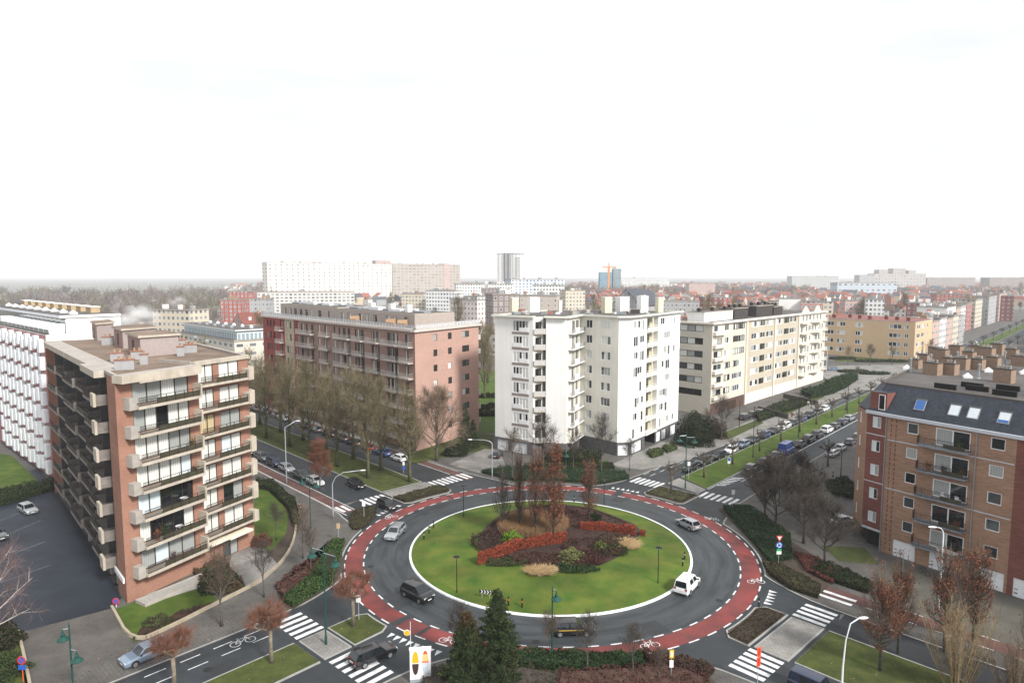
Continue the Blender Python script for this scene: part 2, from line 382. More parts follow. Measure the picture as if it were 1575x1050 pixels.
for aa, wd in ((3.98, .035), (4.12, .02), (1.02, .05), (2.2, .02)):
    pa = ringarc(aa, aa + wd, 26.1, 3); ribbon(mb, pa, -1.08, 1.08, .027, PATCH)
rp_ = random.Random(8); pz = .0242
for arm, d0, d1, b0, b1, k in (('SW', 37, 60, -9.3, -4.2, 4), ('SW', 37, 55, 1.8, 7.8, 3), ('SE', 36, 52, 5.8, 9.5, 3), ('SE', 32, 45, -8.2, -3.8, 3), ('NE', 40, 120, -9.5, -4.8, 7), ('NE', 40, 100, 4.8, 7.6, 4), ('NW', 38, 110, 4.4, 8.6, 7), ('NW', 38, 100, -8.6, -5, 5)):
    for _ in range(k):
        d, b, l_, w2 = rp_.uniform(d0, d1), rp_.uniform(b0, b1), rp_.uniform(1.2, 6), rp_.uniform(.3, .9); b = min(max(b, b0 + w2), b1 - w2); pz += .00012; mb.quad(AP(arm, d, b - w2, pz), AP(arm, d + l_, b - w2, pz), AP(arm, d + l_, b + w2, pz), AP(arm, d, b + w2, pz), PATCH)
struct('road_patch', mb)
# dashes along the red ring
mb = MB(); nd = 64
for k in range(nd):
    a = 2 * math.pi * k / nd
    for r_, ln in ((24.85, .50), (27.25, .52)):
        p = ringarc(a, a + ln * 2 * math.pi / nd, r_, 3); ribbon(mb, p, -.085, .085, .030, PAINT)
struct('dashed_line', mb)
# zebra crossings
def zebra(arm, b0, b1, d0, d1, z=.030, n=None, skew=0):
    n = n or round(abs(b1 - b0) / 1.02); mb = MB()
    for k in range(n):
        b = b0 + (b1 - b0) * (k + .5) / n; s = skew * k
        mb.quad(AP(arm, d0 + s, b - .28, z), AP(arm, d1 + s, b - .28, z), AP(arm, d1 + s, b + .28, z), AP(arm, d0 + s, b + .28, z), PAINT)
    struct('zebra_crossing', mb)
zebra('NE', 2.4, 8.2, 32.5, 36.0); zebra('NE', -4.7, -11.2, 33.2, 36.6)
zebra('NW', 4.2, 9.0, 31.6, 35.0); zebra('NW', -5.0, -11.0, 31.6, 35.0); zebra('NW', -11.4, -13.4, 31.6, 35.0, n=2); zebra('NW', 11.8, 13.8, 31.6, 34.6, n=2)
zebra('SE', 5.6, 9.8, 31.0, 34.5); zebra('SE', -3.5, -8.3, 31.0, 34.5); zebra('SE', 12.0, 14.6, 31.2, 34.8, z=.131, n=2)
zebra('SW', -3.9, -9.2, 32.4, 35.6); zebra('SW', 1.5, 8.0, 32.4, 35.6)
# shark teeth
def teeth(arm, b0, b1):
    mb = MB(); n = round(abs(b1 - b0) / .85)
    for k in range(n):
        b = b0 + (b1 - b0) * (k + .5) / n; d = math.sqrt((ROUT + 1.0) ** 2 - b * b); s = d / (ROUT + 1)
        c = AP(arm, d, b); o = (Vector((CX, CY, 0)) - c).normalized(); t = Vector((-o.y, o.x, 0)); c.z = .030
        mb.tri(c - o * .75 , c + t * .32, c - t * .32, PAINT) if False else mb.tri(c + t * .32 , c - t * .32, c - o * .95, PAINT)
    struct('give_way_teeth', mb)
teeth('NE', 3.2, 8.4); teeth('NW', 5.0, 10.5); teeth('SE', 5.9, 9.8); teeth('SW', 1.8, 8.6)
# lane lines
mb = MB()
def line(arm, b, d0, d1, dash=0, gap=0, w=.12, z=.030):
    d = d0
    while d < d1:
        e = min(d1, d + (dash or (d1 - d0)))
        mb.quad(AP(arm, d, b - w / 2, z), AP(arm, e, b - w / 2, z), AP(arm, e, b + w / 2, z), AP(arm, d, b + w / 2, z), PAINT)
        d = e + (gap or 1e9)
line('NW', 11.6, 30, 300); line('NW', 13.85, 30, 300, w=.14); line('NW', -11.2, 36, 300); line('NW', -13.4, 36, 300)
line('NE', 7.0, 38, 400, 2.0, 1.6); line('NE', 8.3, 38, 400, 2.0, 1.6); line('NE', -7.0, 46, 400, w=.16); line('NE', -4.6, 38, 46)
line('NE', 2.05, 41, 47); line('NE', 4.3, 44, 300, w=.06)
line('SW', -6.9, 37, 140, 1.9, 1.3); line('SW', -8.7, 37, 140, 1.9, 1.3)
line('SE', 13.2, 36, 140, 1.7, 1.7, z=.131); line('SE', 15.6, 36, 140, 1.7, 1.7, z=.131)
# tapered hatching where the north-east median starts
for k in range(6):
    d = 41 + k * 1.2; mb.quad(AP('NE', d, -4.6, .03), AP('NE', d + .5, -4.6, .03), AP('NE', d + 1.5, -5.9 - k * .12, .03), AP('NE', d + 1.0, -5.9 - k * .12, .03), PAINT)
struct('lane_line', mb)
# painted bicycle symbols
def bike_symbol(c, ang, s=1.0, z=.032):
    mb = MB(); ca, sa = math.cos(ang), math.sin(ang)
    T = lambda x, y: (c[0] + (x * ca - y * sa) * s, c[1] + (x * sa + y * ca) * s)
    def seg(a, b, w=.07):
        t = Vector((b[0] - a[0], b[1] - a[1])).normalized(); n_ = Vector((-t.y, t.x)) * w / 2
        q = [T(a[0] + n_.x, a[1] + n_.y), T(a[0] - n_.x, a[1] - n_.y), T(b[0] - n_.x, b[1] - n_.y), T(b[0] + n_.x, b[1] + n_.y)]
        mb.quad(*[(p[0], p[1], z) for p in q], PAINT)
    for wx in (-.62, .62):
        pts = [(wx + .42 * math.cos(k * math.pi / 8), .42 * math.sin(k * math.pi / 8)) for k in range(17)]
        for k in range(16): seg(pts[k], pts[k + 1])
    z += .002
    for a, b in (((-.62, 0), (-.1, .05)), ((-.1, .05), (.42, .62)), ((-.62, 0), (-.25, .6)), ((-.25, .6), (.42, .62)), ((-.25, .6), (-.1, .05)), ((.62, 0), (.36, .85)), ((.36, .85), (.6, .9)), ((-.32, .78), (-.14, .78))): seg(a, b)
    struct('bicycle_symbol', mb)
for px, py, an in ((1163, 894, 0), (1000, 992, .3), (690, 985, -.3), (602, 795, .6), (1095, 798, -.5), (850, 748, 0)):
    bike_symbol(G(px, py, .03), an, 1.0, z=.034)
bike_symbol(AP('SW', 39.5, -7.8, .03), .7, 1.2, z=.034)
# central island
def island_z(x, y):
    r = math.hypot(x - CX, y - CY); return .15 + 1.0 * max(0, 1 - (r / 18.5) ** 2)
mb = MB(); nr, na = 14, 80
for i in range(nr):
    for k in range(na):
        q = []
        for ii, kk in ((i, k), (i + 1, k), (i + 1, k + 1), (i, k + 1)):
            r = 18.74 * ii / nr; a = 2 * math.pi * (kk % na) / na; x, y = CX + r * math.cos(a), CY + r * math.sin(a); q.append((x, y, island_z(x, y)))
        if i == 0: mb.tri(q[0], q[1], q[2], GRASSI)
        else: mb.quad(*q, GRASSI)
struct('central_lawn', mb)
mb = MB(); mb.lathe([(18.7, .02), (18.7, .18), (18.74, .19), (18.98, .17), (19.02, .02)], 120, WKERB, (CX, CY, 0)); mb.f = mb.f[:-2]; mb.m = mb.m[:-2]; struct('white_kerb', mb)
# planting bed on the island (bare dark soil, its own uneven outline)
BED = [G(*p) for p in ((735, 858), (737, 828), (765, 800), (800, 785), (850, 778), (905, 782), (950, 800), (986, 815), (982, 838), (960, 862), (915, 884), (860, 888), (820, 886), (780, 872))]
BEDC = sum((p for p in BED), Vector()) / len(BED)
bed = smooth(BED, 2, True); mb = MB(); MULCH = mat('dark_mulch', (.026, .016, .013), rough=1, scale=2.2, c2=(.060, .034, .028), bump=.5)
for i in range(8):
    for k in range(len(bed)):
        q = []
        for ii, kk in ((i, k), (i + 1, k), (i + 1, k + 1), (i, k + 1)):
            p = BEDC.lerp(bed[kk % len(bed)], ii / 8); q.append((p.x, p.y, island_z(p.x, p.y) + .02 + .18 * (1 - (ii / 8) ** 2)))
        if i == 0: mb.tri(q[0], q[1], q[2], MULCH)
        else: mb.quad(*q, MULCH)
struct('planting_bed', mb)
def sheet(name, px, m, z=.126, raw=False):
    P = [Vector((p[0], p[1], z)) if raw else G(p[0], p[1], z) for p in px]
    ar = sum(P[j].x * P[(j + 1) % len(P)].y - P[(j + 1) % len(P)].x * P[j].y for j in range(len(P)))
    if ar < 0: P = P[::-1]
    mb = MB(); mb.ngon(P, m); struct(name, mb); return P
# west quadrant: parking court, drive, lawns, paths
sheet('parking_court', [(30, 972), (172, 935), (187, 919), (150, 850), (80, 745), (60, 720), (-200, 770), (-260, 980)], ASPH2)
mb = MB()
for a, b in (((-20, 835), (62, 800)), ((-30, 870), (70, 832)), ((-30, 812), (52, 780)), ((-40, 910), (78, 868))): A_, B_ = G(*a, .13), G(*b, .13); ribbon(mb, [A_.xy, B_.xy], -.06, .06, .13, mat('worn_line', (.16, .17, .18), var=.4, scale=1.5))
struct('bay_line', mb)
sheet('driveway', [(29, 974), (173, 936.5), (203, 992), (185, 1012), (40, 1062)], PAVED)
sheet('lawn', [(178, 936), (215, 922), (222, 930), (300, 903), (325, 912), (338, 925), (205, 988)], GRASS, .130)
sheet('lawn', [(-150, 1000), (27, 974), (45, 1048), (-60, 1100)], GRASSD)
sheet('lawn', [(-120, 775), (-60, 690), (18, 700), (64, 745), (0, 768)], GRASS, .130)
sheet('lawn', [(392, 745), (418, 748), (447, 785), (448, 815), (420, 850), (398, 868), (388, 845)], GRASS)
sheet('entrance_path', [(362, 830), (390, 826), (430, 870), (402, 895), (383, 905), (352, 870)], PAVEL, .132)
sheet('flower_bed', [(296, 880), (345, 860), (380, 905), (338, 922)], SOIL, .134)
sheet('flower_bed', [(338, 924), (205, 989), (225, 962), (290, 935)], SOIL, .137)
sheet('flower_bed', [(418, 748), (452, 772), (460, 815), (440, 850), (402, 890), (398, 870), (440, 820), (444, 790)], SOIL, .130)
sheet('flower_bed', [(425, 905), (465, 872), (500, 862), (505, 830), (522, 830), (530, 872), (514, 898), (450, 937), (430, 930)], SOIL, .130)
sheet('gravel_strip', [(226, 912), (300, 890), (310, 902), (236, 926)], mat('gravel', (.32, .31, .29), var=.3, scale=9), .140)
# north quadrant
sheet('lawn', [(728, 570), (765, 570), (765, 665), (720, 668)], GRASS)
sheet('lawn', [(600, 705), (715, 668), (760, 668), (757, 690), (700, 700), (640, 712)], GRASSD, .130)
sheet('driveway', [(690, 714), (745, 690), (768, 692), (780, 722), (742, 728)], PAVEL, .132)
sheet('lawn', [(815, 712), (935, 708), (938, 716), (815, 722)], GRASS, .130)
sheet('driveway', [(938, 715), (1042, 668), (1075, 680), (985, 722)], PAVEL, .130)
sheet('pavement_strip', [(985, 722), (1075, 680), (1335, 570), (1345, 590), (1150, 672), (1042, 712)], PAVEL, .128)
sheet('square', [(1262, 575), (1290, 562), (1405, 560), (1400, 600), (1335, 600), (1300, 606)], PAVEL, .134)
sheet('lawn', [(1283, 556), (1400, 558), (1440, 552), (1400, 550), (1290, 547)], GRASSD, .138)
sheet('lawn', [(1105, 668), (1165, 645), (1175, 650), (1120, 676)], GRASSD, .133)
sheet('lawn', [(1195, 634), (1262, 604), (1268, 610), (1205, 640)], GRASSD, .133)
# east quadrant: dark yard in front of the brick building
sheet('yard', [(1375, 862), (1500, 895), (1575, 925), (1700, 975), (1640, 1035), (1480, 975), (1395, 925), (1345, 880)], mat('mossy_yard', (.072, .070, .058), scale=.4, c2=(.105, .100, .085), big=.2), .122)
sheet('lawn', [(1262, 838), (1330, 842), (1352, 868), (1290, 862)], GRASSD, .130)
sheet('parking_bay', [(1262, 770), (1312, 752), (1316, 826), (1275, 812)], ASPH, .126)
sheet('flower_bed', [(1105, 782), (1135, 775), (1215, 830), (1292, 878), (1262, 918), (1180, 868), (1160, 838)], SOIL, .128)
# south quadrant
sheet('flower_bed', [(660, 1030), (800, 1008), (985, 1008), (1075, 1020), (1110, 1060), (900, 1120), (620, 1120)], SOIL, .128)
# ------------------------------------------------------------------ buildings around the roundabout
def brick(name, c, var=.1, ang=0, big=.10, row=.075):
    """brick courses with mottling and vertical weather streaks of their own"""
    if name in MATS: return MATS[name]
    m = bpy.data.materials.new(name); m.use_nodes = True; MATS[name] = m
    if isinstance(c, str): c = hexc(c)
    n = m.node_tree.nodes; l = m.node_tree.links; b = n['Principled BSDF']; b.inputs['Roughness'].default_value = .9; b.inputs['Specular IOR Level'].default_value = .15
    g = n.new('ShaderNodeNewGeometry'); sp = n.new('ShaderNodeSeparateXYZ'); l.new(g.outputs['Position'], sp.inputs[0])
    ad = n.new('ShaderNodeMath'); ad.operation = 'ADD'; l.new(sp.outputs[0], ad.inputs[0]); l.new(sp.outputs[1], ad.inputs[1])
    cb = n.new('ShaderNodeCombineXYZ'); l.new(ad.outputs[0], cb.inputs[0]); l.new(sp.outputs[2], cb.inputs[1])
    br = n.new('ShaderNodeTexBrick'); br.inputs['Scale'].default_value = 1; br.inputs['Brick Width'].default_value = row * 3.2; br.inputs['Row Height'].default_value = row * 1.3; br.inputs['Mortar Size'].default_value = .012
    br.inputs['Color1'].default_value = (*[x * (1 + var) for x in c], 1); br.inputs['Color2'].default_value = (*[x * (1 - var * 1.6) for x in c], 1); br.inputs['Mortar'].default_value = (*[x * .8 + .02 for x in c], 1)
    l.new(cb.outputs[0], br.inputs[0])
    t = n.new('ShaderNodeTexNoise'); t.inputs['Scale'].default_value = .35; t.inputs['Detail'].default_value = 6
    mp = n.new('ShaderNodeMapping'); mp.inputs['Scale'].default_value = (.6, .6, 1.2); l.new(g.outputs['Position'], mp.inputs[0]); l.new(mp.outputs[0], t.inputs['Vector'])
    r2 = n.new('ShaderNodeMapRange'); r2.inputs['From Min'].default_value = .3; r2.inputs['From Max'].default_value = .7; r2.inputs['To Min'].default_value = 1 - big * 1.3; r2.inputs['To Max'].default_value = 1 + big; l.new(t.outputs['Fac'], r2.inputs['Value'])
    h = n.new('ShaderNodeHueSaturation'); l.new(br.outputs['Color'], h.inputs['Color']); l.new(r2.outputs[0], h.inputs['Value']); l.new(h.outputs[0], b.inputs['Base Color'])
    return m
ORB = brick('orange_brick', (.34, .18, .13)); CONC = mat('beige_concrete', (.44, .39, .325), var=.12, scale=1.2, big=.12, bigs=.5, stretch=(1, 1, .3))
CONG = mat('grey_concrete', (.36, .33, .30), var=.12, scale=1.5, big=.1, bigs=.4)
ROOFB = mat('brown_roof_gravel', (.17, .125, .095), var=.25, scale=.4, big=.25, bigs=.12); ROOFG = mat('grey_roof_felt', (.095, .088, .085), var=.25, scale=.3, big=.25, bigs=.1)
RAIL = mat('dark_metal', (.022, .020, .020), var=0, rough=.5); RPAN = mat('olive_panel', (.055, .050, .032), var=.2, scale=1, rough=.4)
WHITE = mat('white_frame', (.78, .79, .80), var=0, rough=.4); BRNF = mat('brown_frame', (.045, .028, .02), var=0, rough=.5)
WHREND = mat('white_render', (.81, .81, .79), var=.05, scale=1.1, big=.06, bigs=.15, stretch=(1, 1, .05)); CRREND = mat('cream_render', (.75, .73, .66), var=.06, scale=1.1, big=.07, bigs=.2, stretch=(1, 1, .05))
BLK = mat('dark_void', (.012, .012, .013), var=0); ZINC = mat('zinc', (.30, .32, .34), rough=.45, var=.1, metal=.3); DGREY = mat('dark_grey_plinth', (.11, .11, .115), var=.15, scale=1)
CDKG = mat('shaded_concrete', (.20, .18, .165), var=.2, scale=1.5, big=.1); BRT = mat('chimney_brick', (.33, .22, .15), var=.2, scale=3); TERR = mat('terracotta', (.26, .12, .085), var=.2)  # CDKG: concrete darkened to paint in the shade of the left face
RNG = random.Random(11)

def railing(f, a0, a1, o, h, z, m, mp, org, bars=.14, split=None, sides=0):
    """rails with bars for the first part, filled panels for the rest"""
    mb = MB(); split = a1 if split is None else split
    for zz in (z + h - .06, z + .08, z + h * .62): fbox(mb, f, a0, a1, o - .03, o + .03, zz, zz + .05, m, org)
    k = a0
    while k < split: fbox(mb, f, k, k + .03, o - .015, o + .015, z + .13, z + h - .06, m, org); k += bars
    k = split
    while k < a1 - .05:
        e = min(a1, k + 1.2); fbox(mb, f, k, k + .05, o - .03, o + .03, z, z + h, m, org)
        fbox(mb, f, k + .06, e - .02, o - .012, o + .012, z + .14, z + h * .62, mp, org); k = e
    for a in (a0, a1):
        if sides: fbox(mb, f, a - .03, a + .03, o - sides, o - .03, z + h - .06, z + h, m, org); fbox(mb, f, a - .015, a + .015, o - sides, o - .03, z + .1, z + h - .1, mp, org)
    return mb

def roof_chimney(root, p, sx, sy, h, rz, m, mt, pots=2, name='chimney', z=None, potm=None):
    mb = MB(); mb.box(-sx / 2, -sy / 2, 0, sx / 2, sy / 2, h, m); mb.box(-sx / 2 - .06, -sy / 2 - .06, h, sx / 2 + .06, sy / 2 + .06, h + .12, mt)
    q = link(name, mb.mesh(name), root, Vector(p) - Vector(root.location), rz)
    for k in range(pots):
        pb = MB(); x = (k - (pots - 1) / 2) * sx / max(pots, 1) * .8
        pb.lathe([(.16, 0), (.13, .3), (.17, .32), (.17, .4)], 8, potm or BRT); link('chimney_pot', pb.mesh('chimney_pot'), q, (x, 0, h + .12))
    return q

# ---- A: orange brick block on the left with stepped balconies
def build_left_block():
    A, B = Vector((-43.5, 72.5)), Vector((-35.6, 89.5)); bd = Vector((-.665, .7468))
    C_, D_ = B + bd * 42, A + bd * 52
    fr, fl, fb = F(A, B), F(D_, A), F(B, C_)
    org = Vector((A.x, A.y, 0))
    root = thing('apartment_block', 'orange brick apartment block with beige balconies and net curtains beside the dark parking court', 'apartment block', org)
    P, T = 3.23, 26.0
    z1 = [3.0 + P * k for k in range(8)]; z2 = [4.15 + P * k for k in range(7)]
    mb = MB(); holes = []
    for k in range(7): holes.append((1.95, z1[k] + .12, 9.3, z1[k] + 2.75))
    for k in range(7): holes += [(10.75, z2[k] + .12, 13.0, z2[k] + 2.45), (13.9, z2[k] + .12, 17.1, z2[k] + 2.45)]
    holes += [(13.4, .15, 15.9, 2.6)]
    facade(mb, fr, 0, T, holes, ORB, org, rev=.2)
    facade(mb, fb, 0, T, [], ORB, org)
    # left face: pier at the corner, deep loggias beyond
    facade(mb, fl.off(47.8, 52, 0), 0, T, [], ORB, org)
    q = lambda a, z, o: fl.P(a, z, o) - org
    mb.quad(q(47.8, 0, -2.2), q(47.8, 0, 0), q(47.8, T, 0), q(47.8, T, -2.2), ORB)
    rec = fl.off(0, 47.8, -2.2); hl = []
    for k in range(7):
        for a in [47.8 - 2.0 - 4.0 * j for j in range(11)]: hl.append((a - 1.6, z1[k] + .1, a + .4, z1[k] + 2.5))
    facade(mb, rec, 0, T, hl, mat('plum_brick', (.30, .17, .145), var=.12, scale=1), org)
    mb.quad(Vector((C_.x, C_.y, 0)) - org, Vector((D_.x, D_.y, 0)) - org, Vector((D_.x, D_.y, T)) - org, Vector((C_.x, C_.y, T)) - org, ORB)
    link('wall', mb.mesh('wall'), root)
    # roof: gravel deck, set inside a concrete edge band
    rb = MB(); pl = [p - A for p in (A, B, C_, D_)]; rb.prism([(p.x, p.y) for p in pl], T, T + .1, CONC, ROOFB)
    roof = link('roof', rb.mesh('roof'), root)
    eb = MB(); fbox(eb, fr, -.1, 10.2, -.3, 1.4, T - .72, T + .16, CONC, org, CONG); fbox(eb, fr, 10.25, 18.75, -.4, .25, T - .05, T + .45, CONC, org)
    fbox(eb, fr, 1.9, 10.0, 1.42, 1.5, T - .9, T - .73, CONC, org)
    fbox(eb, fl, 38.5, 47.0, -2.0, 1.1, T - .6, T + .18, CONC, org, CONG); fbox(eb, fl, 2, 38.45, -2.0, .4, T - .6, T + .18, CONC, org, CONG); fbox(eb, fl, 47.05, 52.1, -.3, .06, T - .1, T + .25, CONG, org)
    fbox(eb, fb, 0, 42, -.4, .08, T - .1, T + .4, CONG, org); fbox(eb, fr, 10.0, 10.24, -6, -.4, T + .1, T + .5, CONG, org)
    link('roof_edge', eb.mesh('roof_edge'), roof)
    # front glazing and balconies
    for k in range(7):
        pn = [RNG.choice([GL_CUR, GL_CUR, GL_CUR, GL_CUR2, GL_BLIND]) for _ in range(5)]
        if k in (1, 2, 5): pn[2] = GL_DARK; pn[3] = GL_DARK if k < 3 else GL_CUR
        if k == 1: pn = [GL_CUR, GL_DARK, GL_DARK, GL_DARK, GL_CUR]
        if k == 2: pn = [GL_BLIND, GL_BLIND, GL_DARK, GL_DARK, GL_DARK]
        put_window(root, fr, 1.95, z1[k] + .12, 7.35, 2.63, 5 if k not in (0, 6) else 4, BRNF, tuple(pn), fw=.09)
        zz = z2[k]; cr = (GL_WARM, GL_WARM) if k == 4 else (GL_CUR, GL_CUR)
        put_window(root, fr, 10.75, zz + .12, 2.25, 2.33, 2, BRNF, cr, fw=.08)
        put_window(root, fr, 13.9, zz + .12, 3.2, 2.33, 2, BRNF, tuple(RNG.choice([GL_CUR, GL_CUR, GL_BLIND, GL_CUR2]) for _ in range(2)) if k != 1 else (GL_DARK, GL_CUR2), fw=.08)
        # bay one balcony
        bb = MB(); fbox(bb, fr, 1.7, 10.1, .02, 1.45, z1[k] - .24, z1[k] + .08, CONC, org); fbox(bb, fr, 9.9, 10.1, .02, 1.45, z1[k] + .08, z1[k] + 1.5, CONC, org)
        b = link('balcony', bb.mesh('balcony'), root)
        link('railing', railing(fr, 1.75, 9.85, 1.36, 1.0, z1[k] + .08, RAIL, RPAN, org, split=4.0).mesh('railing'), b)
        cb = MB(); fbox(cb, fr, .8, 1.68, .02, 1.1, z1[k] - .24, z1[k] + 1.15, CONG, org); link('cheek_panel', cb.mesh('cheek_panel'), b)
        # bay two balcony, half a storey higher
        bb = MB(); fbox(bb, fr, 10.15, 17.6, .02, 1.25, zz - .22, zz + .06, CONC, org)
        b = link('balcony', bb.mesh('balcony'), root)
        link('railing', railing(fr, 10.2, 17.5, 1.16, 1.0, zz + .06, RAIL, RPAN, org, split=12.6).mesh('railing'), b)
        cb = MB(); fbox(cb, fr, 17.62, 18.45, .02, 1.35, zz - .3, zz + 1.2, CONC, org); link('cheek_panel', cb.mesh('cheek_panel'), b)
        if k: cb = MB(); fbox(cb, fb, .3, 1.6, .02, .9, zz - .3, zz + 1.2, CONC, org); link('cheek_panel', cb.mesh('cheek_panel'), b)
        # loggias of the left face: two staggered runs of balconies
        for a0, a1, o in ((38.6, 46.9, 1.0), (30.2, 38.5, .5), (21.8, 30.1, .8), (13.5, 21.7, .4), (5.2, 13.4, .6)):
            bb = MB(); fbox(bb, fl, a0, a1, -2.18, o, z1[k] - .26, z1[k] + .05, CDKG, org); fbox(bb, fl, a1 - .15, a1, -2.18, o, z1[k] + .06, z1[k] + 1.0, CDKG, org)
            fbox(bb, fl, (a0 + a1) / 2 - .08, (a0 + a1) / 2 + .08, -2.1, -.1, z1[k] + .06, z1[k] + 2.5, DGREY, org)
            if a0 > 38: fbox(bb, fl, 45.2, 46.95, o + .02, o + .3, z1[k] - .35, z1[k] + 1.15, CONC, org)
            b = link('balcony', bb.mesh('balcony'), root)
            link('railing', railing(fl, a0 + .05, a1 - .2, o - .06, .95, z1[k] + .05, RAIL, RPAN if k % 2 else mat('brown_panel', (.05, .03, .022), var=.2), org, split=a0 + .1).mesh('railing'), b)
        for a in [47.8 - 2.0 - 4.0 * j for j in range(11)]:
            put_window(root, rec, a - 1.6, z1[k] + .1, 2.0, 2.4, 2, BRNF, (GL_DARK, RNG.choice([GL_DARK, GL_MID, GL_CUR2])), name='loggia_door')
    put_window(root, fr, 13.4, .15, 2.5, 2.45, 2, BRNF, (GL_MID, GL_CUR2), name='entrance_door')
    aw = MB(); AWN = mat('cream_canvas', (.74, .68, .55), var=.06)
    fbox(aw, fr, 10.4, 13.2, .05, 1.5, 3.05, 3.3, AWN, org); fbox(aw, fr, 13.25, 17.0, .05, 1.7, 2.95, 3.2, AWN, org); link('awning', aw.mesh('awning'), root)
    # undercroft pillars of the parking side
    for a in (45.5, 42, 38.5, 35, 31.5, 28):
        pb = MB(); fbox(pb, fl, a, a + .35, -.6, -.25, 0, 2.68, CONG, org); fbox(pb, fl, a - .25, a + .6, -.8, .0, 0, .12, CONG, org); link('pillar', pb.mesh('pillar'), root)
    bb = MB(); fbox(bb, fl, 47.0, 51.4, .02, .2, 2.3, 2.9, WHITE, org); link('beam', bb.mesh('beam'), root)
    # roof houses and chimneys
    PK = mat('pink_brown_brick', (.30, .20, .18), var=.1, scale=1); PG = mat('grey_pebbledash', (.34, .29, .28), var=.12, scale=4)
    for pc, pl_, pr, h in (((217, 549), (191, 540), (275, 544), 2.6), ((190, 536), (173, 529), (240, 531), 2.7), ((150, 524), (137, 516), (176, 521), 2.7)):
        z = T + .11; c, l_, r_ = G(*pc, z), G(*pl_, z), G(*pr, z); dl, dr = l_ - c, r_ - c
        dl = dl.normalized() * min(dl.length, 7); dr = dr.normalized() * min(dr.length, 8)
        pb = MB(); qd = [c, c + dr, c + dr + dl, c + dl]; pb.prism([((p - org).x, (p - org).y) for p in qd], z, z + h, PG)
        e1, e2 = dr.normalized() * .3, dl.normalized() * .3; qo = [c - e1 - e2, c + dr + e1 - e2, c + dr + dl + e1 + e2, c + dl - e1 + e2]
        pb.prism([((p - org).x, (p - org).y) for p in qo], z + h, z + h + .3, CONC, ROOFB)
        hh = link('roof_house', pb.mesh('roof_house'), roof)
        f2 = F((c + dl).xy, c.xy); dbm = MB(); fbox(dbm, f2, f2.L * .05, f2.L - .1, .01, .05, z, z + h - .05, PK, org); fbox(dbm, f2, f2.L * .4, f2.L * .55, .06, .1, z + .3, z + 2.1, RAIL, org); link('brick_side', dbm.mesh('brick_side'), hh) if False else link('stair_door', dbm.mesh('stair_door'), roof)
    GCH = mat('grey_chimney', (.32, .32, .33), var=.1)
    for px, py, sx, sy, h, pots in ((192, 568, 2.0, 1.1, 1.1, 3), (222, 560, .9, .9, 1.2, 1), (181, 555, 1.5, 1.0, 1.0, 2), (211, 552, 1.4, 1.0, 1.0, 2), (278, 547, .9, .9, 1.2, 1), (293, 542, 1.7, 1.0, 1.1, 3), (280, 533, 1.2, .9, 1.0, 2), (166, 530, 1.6, 1.0, 1.2, 2)):
        roof_chimney(root, G(px, py, T + .1), sx, sy, h, R(25), GCH, TERR, pots)
    for px, py in ((240, 525), (300, 520), (318, 526)):
        mb = MB(); mb.lathe([(.4, 0), (.4, .25), (.1, .45)], 10, ZINC); link('roof_vent', mb.mesh('roof_vent'), root, G(px, py, T + .1) - org)
build_left_block()

